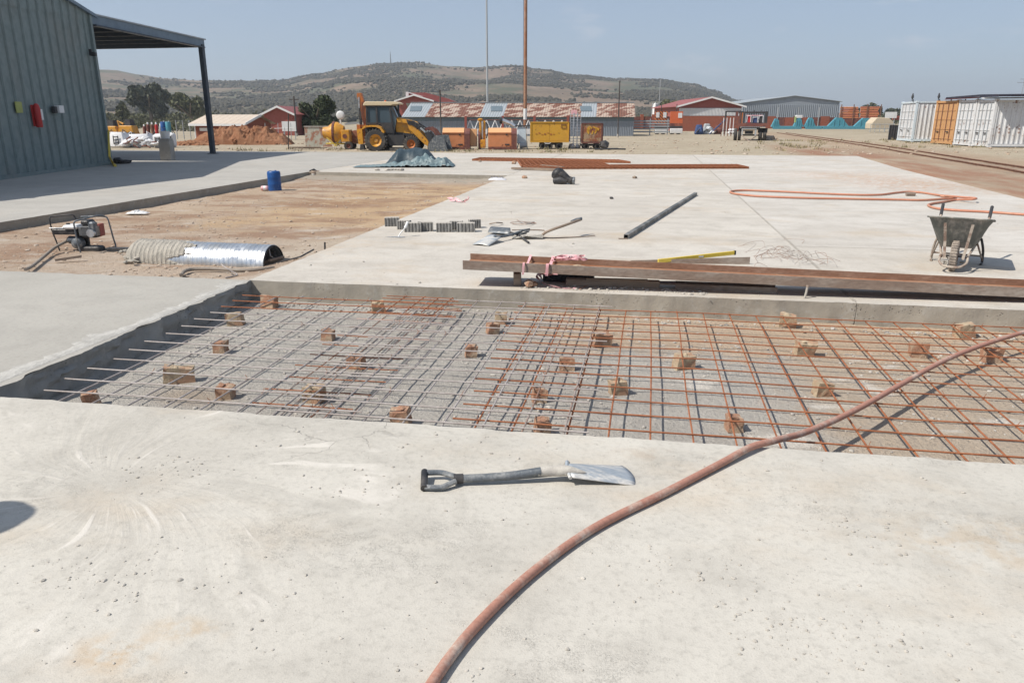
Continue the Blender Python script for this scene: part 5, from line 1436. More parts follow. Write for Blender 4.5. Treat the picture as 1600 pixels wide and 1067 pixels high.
# ladder rack between wagons
t_ = far('ladder_rack', 'upright stack of grey ladders between the yellow and rusty wagons', 'ladders', 890.5, 44.2)
for j in range(3):
    x = .02 + j * .21
    for s in (0, .17):
        b = MB(); b.box((x + s, .05 * j, 1.0), (.03, .05, 1.9)); b.build('stile', M['galv'], t_)
    for i in range(13):
        b = MB(); b.cyl((x, .05 * j, .12 + i * .145), (x + .17, .05 * j, .12 + i * .145), .016, n=5); b.build('rung', M['galv'], t_)
b = MB(); b.box((.22, .1, 1.98), (.32, .1, .26)); b.build('red_flagged_top', M['tape'], t_)
b = MB(); b.rock((.1, -.1, .12), .25, .8); b.rock((.45, -.1, .1), .25, .7); b.build('base_clutter', M['pole_grey'], t_)
t_ = far('ground_pipe', 'thin dark pipe lying on the earth right of the rusty wagon', 'pipe', 930, 42.3)
b = MB(); b.tube([(0, 0, .05), (1.2, .1, .06), (1.7, .1, .05)], .04, 6); b.build('pipe', M['dark'], t_, True)

# two orange striped trailers
def trailer(label, px, w_px, haz):
    Y = 84; k = Y / 1225; kz = Y / 1282; w = w_px * k
    t = far('board_trailer', label, 'trailer', px, Y, 0, 'orange warning trailers at the edge of the yard')
    b = MB(); b.box((w / 2, 0, 1.75), (w, .12, 18.5 * kz)); b.build('board', M['hazard'] if haz else M['haz_or'], t)
    if haz:
        for s in (.2, .78):
            b = MB(); b.box((w * s, -.08, 2.0), (.34, .05, .55)); b.build('pale_panel', M['white_p'], t)
    else:
        b = MB(); b.box((w * .78, -.08, 1.95), (.42, .05, .5)); b.build('pale_panel', M['white_p'], t)
    b = MB(); b.box((w / 2, -.02, .75), (w, .5, .22)); b.build('chassis', M['dark'], t)
    b = MB(); b.box((w / 2, -.3, .36), (w, .14, .5), bev=.04); b.build('bumper', M['white_p'], t)
    wheel(t, w * .25, .28, .28, .2, (.2,), M['white_p'], .1); wheel(t, w * .75, .28, .28, .2, (.2,), M['white_p'], .1)
    b = MB(); b.cyl((w * .5, .1, 1.5), (w * .5, .1, 3.1), .04); b.build('lamp_post', M['dark'], t)
trailer('orange trailer board with black hazard stripes and two pale panels', 1022.5, 19, True)
trailer('plain orange trailer board with one pale panel, right of the striped one', 1046, 19.5, False)
# junk in front of the red gable hall
t_ = far('scrap_gantry', 'dark leaning steel gantry in front of the red gable hall', 'gantry', 1132, 84)
b = MB(); b.cyl((0, 0, 0), (0, 0, 2.4), .08); b.cyl((0, 0, 2.35), (1.6, 0, 2.35), .07); b.cyl((1.6, 0, 2.35), (1.6, 0, .2), .07); b.build('uprights', M['dark'], t_)
b = MB(); b.cyl((-1.6, 0, 0), (0, 0, 1.5), .07); b.build('brace', M['overall'], t_)
for i, (px_, mt, lab, w, h) in enumerate([(1092, 'overall', 'dark blue wrapped bale left of the white sack before the gable hall', .9, 1.0), (1112, 'white_p', 'small white sack in front of the gable hall', .5, .45), (1104, 'pole_grey', 'grey machine part behind the white sack', .9, 1.1), (1121, 'maroon', 'maroon scrap bin just left of the leaning steel gantry', .8, .9), (1143, 'bag', 'pale round tank end left of the flatbed trailer', .9, .6)]):
    t_ = far('scrap_item', lab, 'scrap', px_, 84 + i * .3)
    b = MB(); b.box((0, 0, h / 2), (w, .6, h), top=(.7, .7), bev=.1); b.rock((w * .2, -.2, h * .5), w * .5, .8); b.build('body', M[mt], t_, i in (0, 1, 4))
    b = MB(); b.tube([(-w * .4, -.32, h * .2), (0, -.36, h * .6), (w * .4, -.32, h * .3)], .05, 5); b.build('strap', M['dark'], t_)
t_ = far('picket_panel', 'row of white and brown pickets left of the flatbed trailer', 'fence', 1127, 76)
for i in range(9):
    b = MB(); b.box((i * .16, 0, .85), (.06, .05, 1.7)); b.build('picket', M['white_p'] if i % 2 else M['maroon'], t_)
b = MB(); b.box((.65, .04, .5), (1.5, .04, .08)); b.build('rail', M['maroon'], t_)

# flatbed trailer seen end-on
YT = 60.0
def OT(*p): return outline(p, 1140, 160, 16.4, 1172, 219, YT)
t_ = far('flatbed_trailer', 'dark flatbed trailer seen end on with barred headboard and drawbar', 'trailer', 1172, YT, -.29)
def bx(name, p, q, y, d, m, par=t_):
    (x0, z0), (x1, z1) = OT(p, q); b = MB(); b.box(((x0 + x1) / 2, y, (z0 + z1) / 2), (abs(x1 - x0), d, abs(z1 - z0))); return b.build(name, m, par)
bx('deck', (200, 520), (930, 590), 2.0, 5.0, M['maroon']); bx('deck_edge', (200, 510), (930, 600), -.52, .1, M['maroon'])
bx('corner_post', (850, 210), (920, 560), -.4, .15, M['dark']); bx('corner_post', (140, 220), (200, 560), -.4, .15, M['maroon'])
bx('corner_post', (330, 220), (370, 520), 4.3, .12, M['dark']); bx('top_rail', (190, 205), (920, 255), 4.35, .12, M['dark']); bx('top_rail', (140, 205), (330, 235), -.4, .1, M['dark'])
for i in range(11): bx('bar', (225 + i * 60, 170 + 30 * (i % 3)), (250 + i * 60, 300 + 220 * (i % 2)), 4.35, .08, M['dark'])
bx('corner_post', (210, 240), (300, 520), 4.3, .2, M['dark']); bx('spare_wheel_box', (720, 640), (950, 760), .4, .8, M['dark'])
for u in (230, 290): bx('bar', (u, 240), (u + 30, 520), 1.5, .08, M['maroon'] if u < 250 else M['jcb_or'])
for (u0, u1) in ((130, 215), (235, 310), (740, 830), (850, 930)):
    (x0, z0), (x1, z1) = OT((u0, 970), (u1, 640)); r = (z1 - z0) / 2
    b = MB(); w = (x1 - x0)
    b.lathe([(r * .5, -w / 2), (r * .92, -w / 2), (r, -w * .3), (r, w * .3), (r * .92, w / 2), (r * .5, w / 2)], 22, ((x0 + x1) / 2, .1, z0 + r), 'X'); b.build('tyre', M['tyre'], t_, True)
bx('axle', (300, 800), (760, 840), .1, .15, M['dark']); bx('underframe', (300, 620), (760, 680), .0, .6, M['dark']); bx('crossmember', (330, 640), (660, 660), -.55, .06, M['pole_grey'])
bx('spring_hanger', (320, 640), (350, 830), -.5, .08, M['pole_grey']); bx('spring_hanger', (640, 640), (680, 830), -.5, .08, M['pole_grey']); bx('gearbox', (400, 700), (600, 790), .1, .4, M['dark'])
b = MB()
for p_ in ((((330, 820)), ((520, 980))), (((720, 800)), ((520, 980)))):
    (x0, z0), (x1, z1) = OT(*p_); b.tube([(x0, -.5, z0), (x1, -1.3, z1 + .04)], .045, 6)
b.build('drawbar', M['brown_steel'], t_)
bx('load_rail', (400, 300), (830, 320), 3.2, .1, M['tape']); 
for (p_, q_, m_n, lab) in (((420, 330), (520, 510), 'red', 'red box standing on the flatbed trailer'), ((570, 370), (700, 512), 'overall', 'dark blue drum in a white ring on the flatbed trailer'), ((730, 330), (840, 512), 'dark', 'dark machine at the right of the flatbed trailer load')):
    (x0, z0), (x1, z1) = OT(p_, q_)
    tt = thing('load_item', lab, 'load', C2(372 / 1225 * (YT + 2.2) + (x0 + x1) / 2, YT + 2.2, z1 - .06), YAW - .29)
    b = MB(); b.box((0, 0, (z0 - z1) / 2), (x1 - x0, .5, z0 - z1), top=(.85, .9), bev=.03); b.build('body', M[m_n], tt)
    b = MB(); b.tube([(-(x1 - x0) / 2, -.27, .05), (-(x1 - x0) / 2.2, -.27, z0 - z1), ((x1 - x0) / 2.2, -.27, z0 - z1 + .05), ((x1 - x0) / 2, -.27, .05)], .03, 6); b.build('frame', M['white_p'], tt)
heap('rubble_heap', 'small pale rubble heap right behind the flatbed trailer', 1204, 61, 1.4, .35, M['clod'], 5)

# turquoise steel frames
def frame_beam(label, px0, px1, humps):
    Y = 112; k = Y / 1225; kz = Y / 1282; w = (px1 - px0) * k
    t = far('turquoise_frame', label, 'steel frame', px0, Y, 0, 'turquoise steel frames lined up across the yard')
    b = MB(); b.box((w / 2, 0, .42), (w, .6, .34), bev=.04); b.build('bottom_beam', M['turq'], t)
    b = MB(); b.box((w / 2, -.32, .22), (w, .05, .1)); b.build('lower_flange', M['turq'], t)
    for (x, hw, h) in humps:
        b = MB(); b.prism([((x - hw) * k, .5), ((x - hw * .25) * k, h), ((x + hw * .25) * k, h), ((x + hw) * k, .5)], -.25, .25); o = b.build('web_plate', M['turq'], t)
        for s in (-.45, .0, .45):
            b = MB(); b.box(((x + hw * s) * k, -.28, .5 + (h - .5) * .42), (.1, .08, (h - .5) * .75)); b.build('stiffener', M['turq'], o)
frame_beam('short turquoise frame, leftmost, with a post at each end', 1206, 1251, [(5, 7, 1.6), (40, 8, 1.7)])
frame_beam('turquoise frame with a steep left plate, second from the left', 1257, 1283, [(7, 9, 1.75)])
frame_beam('long turquoise frame with a central peak and rising right end', 1284, 1359, [(24, 17, 1.75), (66, 18, 1.7)])
t_ = far('frame_cap', 'pale box resting on the leftmost turquoise frame', 'box', 1246, 112, z=1.62)
b = MB(); b.box((0, 0, .2), (.9, .5, .4), bev=.03); b.build('box', M['white_p'], t_)
b = MB(); b.box((-.5, -.1, -.2), (.16, .3, .8)); b.build('green_upright', paint('lime', (.3, .4, .15), (.3, .3, .2)), t_)
t_ = far('pipe_stack', 'tall stack of orange red pipes beyond the turquoise frames', 'pipe stack', 1309, 128)
k = 128 / 1225
b0 = None
for r in range(7):
    for c in range(2):
        L_ = 30 * k
        b = MB(); b.tube([(c * 31 * k + random.uniform(0, .2), 0, 1.75 + r * .26), (c * 31 * k + L_ + random.uniform(-.3, 0), 0, 1.75 + r * .26)], .12, 8); b.build('pipe', M['pipes'] if (r + c) % 3 else M['skip'], t_, True)
for x in (0, 2, 4.2, 6.4):
    b = MB(); b.box((x + .1, -.2, 1.9), (.12, .1, 3.8)); b.build('stanchion', M['rusty'], t_)
b = MB(); b.box((3.2, .2, .85), (7, .6, 1.6)); b.build('plinth', M['maroon'], t_)
t_ = far('tan_cover', 'tan canvas covered load behind rails left of the black panel', 'load', 1361, 96)
k = 96 / 1225
b = MB(); b.prism([(0, .4), (34 * k, .4), (34 * k, 1.2), (26 * k, 1.7), (7 * k, 1.75), (0, 1.1)], 0, 1.8); b.build('canvas', M['tan'], t_, bevel=.08)
for z in (.45, .95):
    b = MB(); b.cyl((-.2, -.2, z), (34 * k, -.2, z), .04, n=6); b.build('rail', M['pole_grey'], t_)
for i in range(6):
    b = MB(); b.cyl((-.2 + i * .57, -.2, -.05), (-.2 + i * .57, -.2, 1.0), .035, n=6); b.build('post', M['pole_grey'], t_)
t_ = far('white_signboard', 'plain white signboard on posts above the tan covered load', 'sign', 1389, 100)
k = 100 / 1225
b = MB(); b.box((0, 0, 2.05), (18 * k, .06, .75)); b.build('panel', M['white_p'], t_)
for s in (-.5, .5):
    b = MB(); b.cyl((s, .06, 0), (s, .06, 1.7), .05, n=6); b.build('post', M['pole_grey'], t_)
b = MB(); b.box((.9, .4, 1.7), (.9, .3, .5)); b.build('red_backing', M['redwall'], t_)

# ================================================================== THE SITE IN FRONT
def smooth_path(pts, n=8):
    pts = [Vector(q) for q in pts]; out = []
    for i in range(len(pts) - 1):
        p0 = pts[max(i - 1, 0)]; p1 = pts[i]; p2 = pts[i + 1]; p3 = pts[min(i + 2, len(pts) - 1)]
        for k in range(n):
            t = k / n
            out.append(0.5 * ((2 * p1) + (-p0 + p2) * t + (2 * p0 - 5 * p1 + 4 * p2 - p3) * t * t + (-p0 + 3 * p1 - 3 * p2 + p3) * t ** 3))
    out.append(pts[-1]); return out

# ---- reinforcing mesh: every bar its own part
def rebar_mesh(label, xs0, xs1, ys, crosses, cy0, cy1, z, matf, r=.0055, skew=0.0):
    t = thing('reinforcing_mesh', label, 'mesh', (0, 0, 0), 0, 'welded steel meshes laid in the pit')
    for i, y in enumerate(ys):
        x0 = xs0 + random.uniform(-.03, .03) - (y - 3.9) * .04; x1 = xs1 + random.uniform(-.05, .05)
        pts = []
        n = max(6, int((x1 - x0) / .3))
        for k in range(n + 1):
            x = x0 + (x1 - x0) * k / n
            pts.append((x, y + skew * (x - x0) + .008 * noise.noise(Vector((x * 1.3, y * 5, 1))), z + .012 * noise.noise(Vector((x * .9, y * .7, 4))) + (r * 2)))
        b = MB(); b.tube(pts, r, 6); b.build('long_bar', matf(0, y, (x0 + x1) / 2), t, True)
    for i, x in enumerate(crosses):
        y0 = cy0 + random.uniform(-.02, .02); y1 = cy1 + random.uniform(-.03, .03); pts = []
        for k in range(11):
            y = y0 + (y1 - y0) * k / 10
            pts.append((x + .007 * noise.noise(Vector((x * 5, y * 1.3, 2))), y, z + .012 * noise.noise(Vector((x * .9, y * .7, 4)))))
        b = MB(); b.tube(pts, r, 6); b.build('cross_bar', matf(1, (y0 + y1) / 2, x), t, True)
    b = MB()
    for x in crosses:
        for y in ys:
            if random.random() < .22 and -4 < x < 4.5:
                c = Vector((x, y, z + .012 * noise.noise(Vector((x * .9, y * .7, 4))) + r))
                b.tube([c + Vector((-.012, -.012, -.008)), c + Vector((0, 0, .010)), c + Vector((.012, .012, -.008))], .0016, 4)
                b.tube([c + Vector((0, 0, .009)), c + Vector((random.uniform(-.02, .02), random.uniform(-.02, .02), .03))], .0018, 4)
    b.build('wire_ties', M['rebar_rust'], t, kind='stuff')
    return t
MG, MR, MM = M['rebar_grey'], M['rebar_rust'], M['rebar_mid']
rebar_mesh('left steel mesh, grey with rusty back bars, bar ends pointing at the left slab', -3.80, -1.62, [4.0 + .2285 * i for i in range(13)], [-3.57 + .238 * i for i in range(9)], 3.72, 6.86, -.100,
           lambda c, y, x: MR if (not c and y > 6.2) else (MM if (c and x > -2.2 and random.random() < .4) else MG))
rebar_mesh('middle pale grey steel mesh overlapping the left and right meshes', -2.10, -.30, [3.90 + .2285 * i for i in range(14)], [-2.03 + .233 * i for i in range(8)], 3.72, 6.95, -.086,
           lambda c, y, x: MM if (c and x > -.7) else MG)
rebar_mesh('right rusty orange steel mesh running under the terracotta hose', -1.05, 5.6, [3.80 + .234 * i for i in range(14)], [-.92, -.7] + [-.385 + .232 * i for i in range(26)], 3.74, 6.88, -.112,
           lambda c, y, x: MR, .0056)
rebar_mesh('offcut of rusty mesh lying lower where the left and middle meshes overlap', -2.42, -1.72, [3.86 + .26 * i for i in range(12)], [-2.3, -2.14, -2.0, -1.86], 3.75, 6.7, -.135,
           lambda c, y, x: MR if (not c and random.random() < .8) else MM, .0045)
rebar_mesh('small rusty mesh offcut against the back wall of the pit', -2.35, -1.75, [6.45, 6.6, 6.75, 6.85], [-2.28, -2.1, -1.95, -1.82], 6.3, 6.95, -.07, lambda c, y, x: MR, .005)

# ---- brick spacers under the mesh
SP_ = [
 (421, 481, 26, 0, 'reddish brick in the far left corner of the pit under rusty bars'),
 (369, 508, 24, 1, 'pale brick near the left wall, just in front of the corner brick'),
 (347, 551, 22, 0, 'dark upright brick third from the back along the left wall'),
 (278, 597, 44, 1, 'large broken pale brick, biggest in the left part of the pit'),
 (352, 620, 26, 0, 'tilted brown brick beside the large broken one'),
 (145, 634, 22, 0, 'small brick half hidden by the front slab at the left corner'),
 (592, 489, 22, 1, 'pale brick at the back wall under the left mesh'),
 (512, 531, 20, 0, 'small reddish brick with dark shadow, left mesh, behind the pair'),
 (556, 574, 28, 0, 'reddish brick in the middle of the overlap of the left meshes'),
 (492, 627, 34, 1, 'tan wedge shaped brick near the front of the left mesh'),
 (628, 662, 34, 0, 'brown brick touching the front slab below the middle mesh'),
 (735, 557, 20, 0, 'single pinkish brick standing alone under the middle mesh'),
 (769, 521, 20, 0, 'dark brick at the back of the middle mesh'),
 (783, 505, 22, 1, 'pale brick just behind the dark one at the back of the middle mesh'),
 (885, 577, 26, 0, 'dark brown brick where grey mesh meets rusty mesh'),
 (842, 627, 26, 0, 'stacked red brick in front of the dark brown one'),
 (845, 676, 26, 0, 'red brick piece at the front slab under the rusty overlap'),
 (938, 541, 30, 0, 'rounded red brick behind the dark brown one under the rusty mesh'),
 (966, 614, 30, 1, 'chipped tan and red brick left in the rusty mesh'),
 (1066, 576, 32, 1, 'large tan brick in the middle of the rusty mesh'),
 (1146, 671, 26, 0, 'dark red brick near the front slab by the hose'),
 (1256, 555, 34, 1, 'wide tan brick behind the hose in the rusty mesh'),
 (1283, 617, 28, 1, 'upright tan brick just left of the hose'),
 (1229, 513, 26, 1, 'pale flat brick at the back wall right of centre'),
 (1434, 558, 24, 0, 'small reddish brick just behind the hose at the right'),
 (1506, 529, 28, 1, 'orange tan brick at the back wall near the right edge'),
 (1546, 565, 24, 0, 'brown brick in the hose shadow near the right edge'),
]
for (px, py, w, k, lab) in SP_:
    zf = -.225
    q = P(px, py, zf); q.z = pz(q.x, q.y) - .004
    D = (Vector((q.x, q.y, 0))).length / math.cos(math.radians(14)); wm = max(.078, w * D / 1200 * .9)
    t = thing('brick_spacer', lab, 'brick', q, YAW + random.uniform(-.5, .5), 'brick spacers holding up the steel mesh')
    b = MB(); h = min(.118, max(.095, wm * .9)); d = .085
    n = 5
    vs = []; nx, ny, nz = 4, 3, 3
    def brk(x, y, z):
        s = 1.5 * noise.noise(Vector((x * 22 + px, y * 22, z * 22 + py)))
        c = noise.noise(Vector((x * 9 + px * 2, y * 9, z * 9)))
        return Vector((x * (1 + .10 * s + .35 * c * (x > 0)), y * (1 + .12 * s), z * (1 + .08 * s * (z > 0) + .10 * c * (z > h * .9))))
    faces = []
    def quadgrid(f, a, c2):
        base = len(vs)
        for j in range(c2 + 1):
            for i in range(a + 1): vs.append(brk(*f(i / a, j / c2)))
        for j in range(c2):
            for i in range(a): faces.append((base + j * (a + 1) + i, base + j * (a + 1) + i + 1, base + (j + 1) * (a + 1) + i + 1, base + (j + 1) * (a + 1) + i))
    W, Dp = wm / 2, d / 2
    quadgrid(lambda u, v: (-W + 2 * W * u, -Dp, h * v), 4, 3); quadgrid(lambda u, v: (W - 2 * W * u, Dp, h * v), 4, 3)
    quadgrid(lambda u, v: (W, -Dp + 2 * Dp * u, h * v), 3, 3); quadgrid(lambda u, v: (-W, Dp - 2 * Dp * u, h * v), 3, 3)
    quadgrid(lambda u, v: (-W + 2 * W * u, -Dp + 2 * Dp * v, h), 4, 3)
    tl = Euler((random.uniform(-.12, .12), random.uniform(-.16, .16), 0)).to_matrix(); vs = [tl @ q_ for q_ in vs]
    b.add(vs, faces); b.build('brick_body', M['brick2' if k else 'brick'], t)
    if random.random() < .45:
        b = MB(); b.rock((random.uniform(-W, W) * .5, -Dp * .2, h), .028, .5); b.build('chip', M['brick2' if k else 'brick'], t)

# ---- terracotta hose over the pit and the front slab
R_H = .0178
hp_ = [P(640, 1130, R_H), P(675, 1067, R_H), P(737, 985, R_H), P(828, 897, R_H), P(928, 825, R_H), P(1040, 769, R_H), P(1128, 723, R_H + .003), P(1172, 699, R_H + .012), P(1215, 687, .012), P(1262, 674, -.035), P(1330, 644, -.06), P(1400, 605, -.066), P(1470, 566, -.066), P(1530, 541, -.062), P(1600, 519, -.06), P(1680, 498, -.06)]
path = smooth_path(hp_, 10)
t_ = thing('delivery_hose', 'thick terracotta hose curving from the bottom edge across the slab and the pit', 'hose', (0, 0, 0))
b = MB(); b.tube(path, [R_H * (1 + .03 * noise.noise(q * 4)) for q in path], 14); b.build('hose', M['hose_fg'], t_, True)

# ---- steel shovel on the front slab
def tang(a, c): return (Vector(c) - Vector(a)).normalized()
t_ = thing('shovel', 'steel D-handled shovel lying across the front slab beside the hose', 'shovel', P(662, 750))
def sp(px, py, z): return P(px, py, z) - P(662, 750)
shaft = [sp(712, 748, .030), sp(760, 746, .032), sp(800, 742.5, .038), (sp(845, 736, .055))]
b = MB(); b.tube(smooth_path(shaft, 5), [.0195] * 16, 12); b.build('shaft', M['steel_handle'], t_, True)
b = MB(); b.tube(smooth_path([sp(790, 745.5, .030), sp(830, 742, .03), sp(872, 738, .035)], 4), [.016] * 9, 8); b.build('back_strap', M['steel_handle'], t_, True)
b = MB(); b.tube([sp(709, 748, .030), sp(724, 747.5, .030)], .023, 12); b.build('collar', M['dark'], t_, True)
g1 = smooth_path([sp(712, 744.5, .032), sp(700, 741, .034), sp(688, 738.2, .034), sp(664, 738.5, .034)], 5)
g2 = smooth_path([sp(712, 751.5, .028), sp(700, 757, .022), sp(688, 761.5, .018), sp(664, 761.0, .018)], 5)
b = MB(); b.tube(g1, [.0135] * len(g1), 8); b.tube(g2, [.0135] * len(g2), 8); b.build('yoke', M['steel_handle'], t_, True)
b = MB(); b.tube([sp(663.5, 736.5, .036), sp(663, 750, .027), sp(662.5, 763, .018)], .0165, 10); b.build('grip', M['black'], t_, True)
# blade: slightly dished plate, raised at the neck, its tip on the slab
A1, A2 = sp(893, 744.5, .048), sp(887, 722.5, .062); B1, B2 = sp(993, 757, .003), sp(972, 726, .006)
nu, nv = 14, 8; vs = []
for i in range(nu + 1):
    for j in range(nv + 1):
        u = i / nu; v = j / nv
        q = (A1 * (1 - v) + A2 * v) * (1 - u) + (B1 * (1 - v) + B2 * v) * u
        q = q + Vector((0, 0, .012 * math.sin(PI * v) * (1 - .6 * u) - .004 * (abs(2 * v - 1) ** 4)))
        if u > .8: q = q + (B1 - A1).normalized() * (.018 * math.sin(PI * v) * (u - .8) / .2)
        vs.append(q)
b = MB(); fs = [(i * (nv + 1) + j, (i + 1) * (nv + 1) + j, (i + 1) * (nv + 1) + j + 1, i * (nv + 1) + j + 1) for i in range(nu) for j in range(nv)]
b.add(vs, fs); bl = b.build('blade', M['steel_scr'], t_, True)
md = bl.modifiers.new('thickness', 'SOLIDIFY'); md.thickness = .003
b = MB(); b.tube([A1 + Vector((-.004, -.004, -.006)), (A1 + A2) / 2 + Vector((-.012, 0, 0)), A2 + Vector((-.004, .004, .004))], [.008, .012, .008], 8); b.build('shoulder_fold', M['steel_scr'], t_, True)
b = MB(); b.tube(smooth_path([sp(840, 737, .052), sp(866, 735.5, .05), sp(888, 735, .056), sp(915, 738, .052)], 4), [.02, .02, .022, .024, .026, .027, .027, .026, .024, .02, .014, .008, .003], 10); b.build('socket', M['paper_cement'], t_, True)
b = MB()
for i in range(9): b.rock(sp(884 + random.uniform(-3, 5), 722 + i * 2.4, .058 - i * .0015), .012, .7)
b.build('dried_cement', M['cement'], t_)

# ---- steel beam on packing, timbers beneath
_be = P(1600, 465, .055)
def bpt(f): return Vector((-1.76, 7.12, .176)).lerp(Vector((-1.76, 7.12, .176)).lerp(_be, 1.32), f)
t_ = thing('steel_beam', 'long rusty steel H beam lying across packing at the near edge of the back slab', 'beam', (0, 0, 0))
axis = (bpt(1) - bpt(0)); axn = axis.normalized(); side = Vector((-axn.y, axn.x, 0)).normalized(); upv = Vector((0, 0, 1))
FH, WD, TT = .09, .40, .010
def beam_part(poly):
    """poly in (side, up) coordinates from the near lower corner"""
    b = MB(); n = len(poly); seg = 24; vs = []
    for k in range(seg + 1):
        c = bpt(k / seg) + Vector((0, .006 * noise.noise(Vector((k * .7, 1, 1))), 0))
        for (s, u) in poly: vs.append(c + side * s + upv * (u + .0015 * noise.noise(Vector((k * 1.9, s * 20, u * 20)))))
    fs = [(k * n + i, k * n + (i + 1) % n, (k + 1) * n + (i + 1) % n, (k + 1) * n + i) for k in range(seg) for i in range(n)]
    fs += [tuple(range(n - 1, -1, -1)), tuple(range(seg * n, seg * n + n))]
    b.add(vs, fs); return b
beam_part([(0, 0), (TT, 0), (TT, FH), (0, FH)]).build('near_flange', M['brown_steel'], t_, bevel=.0015)
beam_part([(WD, 0), (WD + TT, 0), (WD + TT, FH), (WD, FH)]).build('far_flange', M['flange_rust'], t_, bevel=.0015)
beam_part([(TT + .001, FH * .22), (WD - .001, FH * .22), (WD - .001, FH * .32), (TT + .001, FH * .32)]).build('web', M['rust_web'], t_)
# second, lower section under the first at the right
t_ = thing('steel_channel', 'short rusty steel channel tucked under the beam right of the timber', 'channel', P(1055, 452), -.02)
b = MB(); L = .95
b.prism([(0, 0), (.0, .055), (.008, .055), (.008, .008), (.14, .008), (.14, .055), (.148, .055), (.148, 0)], 0, L, 'YZ'); b.build('channel', M['brown_steel'], t_)
b = MB(); b.prism([(-.22, -.01), (0, -.0), (0, .148), (-.18, .12)], .04, .052, 'XY'); b.build('bent_end', M['brown_steel'], t_)
t_ = thing('timber_packer', 'weathered timber lying under the left half of the beam', 'timber', P(884, 447), .035)
b = MB(); b.box((.46, .05, .035), (.92, .09, .07), bev=.006); b.build('plank', M['timber'], t_)
b = MB(); b.box((.50, .03, .075), (.6, .05, .015), .02); b.build('splinter', M['timber'], t_)
t_ = thing('wood_block', 'grey wooden block under the left end of the beam', 'block', P(803, 446.5), .2)
b = MB(); b.box((.035, .05, .062), (.075, .14, .124), bev=.005); b.build('block', M['timber'], t_)
t_ = thing('packing_brick', 'reddish broken brick beside the wooden block under the beam', 'brick', P(826, 450))
b = MB(); b.rock((0, .03, .038), .062, .75); b.rock((.05, .05, .03), .045, .7); b.build('brick', M['brick'], t_)
t_ = thing('flat_bar', 'bent flat bar propped between the beam and the brick', 'bar', P(812, 436))
b = MB(); b.strip([(0, 0, .145), (.12, -.03, .11), (.26, -.05, .06), (.36, -.06, .012)], .035, .008); b.build('bar', M['brown_steel'], t_)
t_ = thing('black_crate', 'dark slatted crate in the shadow beneath the beam', 'crate', P(872, 441), .03)
b = MB(); b.box((.1, .12, .045), (.52, .2, .09), bev=.008); b.build('body', M['dark'], t_)
b = MB()
for i in range(9):
    b = MB(); b.box((-.13 + i * .055, .015, .045), (.012, .012, .085)); b.build('slat', M['black'], t_)
t_ = thing('angle_iron', 'brown steel angle lying behind the beam beside the yellow level', 'angle', (0, 0, 0))
a0 = P(985, 411, 0); a1 = P(1171, 413, 0)
b = MB(); dd = (a1 - a0).normalized(); ss = Vector((-dd.y, dd.x, 0))
b.add([a0, a1, a1 + ss * .09, a0 + ss * .09, a0 + upv * .008, a1 + upv * .008, a1 + ss * .09 + upv * .008, a0 + ss * .09 + upv * .008], [(0, 3, 2, 1), (4, 5, 6, 7), (0, 1, 5, 4), (2, 3, 7, 6), (1, 2, 6, 5), (0, 4, 7, 3)]); b.build('foot_leg', M['brown_steel'], t_)
b = MB(); b.add([a0, a1, a1 + upv * .085, a0 + upv * .03, a0 - ss * .008, a1 - ss * .008, a1 - ss * .008 + upv * .085, a0 - ss * .008 + upv * .03], [(0, 1, 2, 3), (4, 7, 6, 5), (0, 4, 5, 1), (1, 5, 6, 2), (2, 6, 7, 3), (3, 7, 4, 0)]); b.build('upright_leg', M['brown_steel'], t_)
t_ = thing('yellow_level', 'yellow spirit level resting aslant on the brown steel angle', 'level', (0, 0, 0))
q0, q1 = P(1028, 408, .035), P(1148, 395, .085)
b = MB(); d_ = q1 - q0; b.box((q0 + q1) / 2, (d_.length, .022, .045), rot=Vector((1, 0, 0)).rotation_difference(d_.normalized()).to_matrix(), bev=.004); b.build('body', M['yellow'], t_)
b = MB(); b.box(q1, (.02, .026, .05), math.atan2(d_.y, d_.x)); b.build('end_cap', M['black'], t_)
b = MB(); b.box((q0 * .45 + q1 * .55), (.06, .026, .02), math.atan2(d_.y, d_.x)); b.build('vial', M['white_p'], t_)
t_ = thing('pink_tape', 'pink and white barrier tape tangled round the left end of the beam', 'tape', (0, 0, 0))
for (f, w) in ((.088, .022), (.122, .030)):
    c = bpt(f); e = .012
    lp = [c + side * (-e) + upv * -.02, c + side * (-e) + upv * (FH + e) + axn * .01, c + side * (.1) + upv * (FH * .45) + axn * .015, c + side * (WD * .8) + upv * (FH * .7) + axn * .02, c + side * (WD + e) + upv * (FH + e) + axn * .03]
    b = MB(); ps = smooth_path(lp, 5); m_ = len(ps)
    vs = []
    for i, q in enumerate(ps):
        ww = w * (1 + .4 * noise.noise(q * 13)); vs += [q - axn * ww / 2 + Vector((0, 0, .004 * noise.noise(q * 30))), q + axn * ww / 2]
    b.add(vs, [(2 * i, 2 * i + 1, 2 * i + 3, 2 * i + 2) for i in range(m_ - 1)]); b.build('wrap', M['tape'], t_, True)
def ribbon(pts, w, name='ribbon', m=None, par=None):
    ps = smooth_path(pts, 6); b = MB(); vs = []
    for i, q in enumerate(ps):
        a = i * .55; u = Vector((math.cos(a * .6) * .8, .4 * math.sin(a), .7 * math.sin(a * 1.3))).normalized()
        vs += [q - u * w / 2, q + u * w / 2]
    b.add(vs, [(2 * i, 2 * i + 1, 2 * i + 3, 2 * i + 2) for i in range(len(ps) - 1)]); return b.build(name, m or M['tape'], par, True)
c = bpt(.14)
for k in range(6):
    pts = [c + Vector((random.uniform(-.12, .25), .25 + random.uniform(-.06, .06), FH + random.uniform(0, .05))) for _ in range(5)]
    ribbon(pts, .022, 'knot', None, t_)
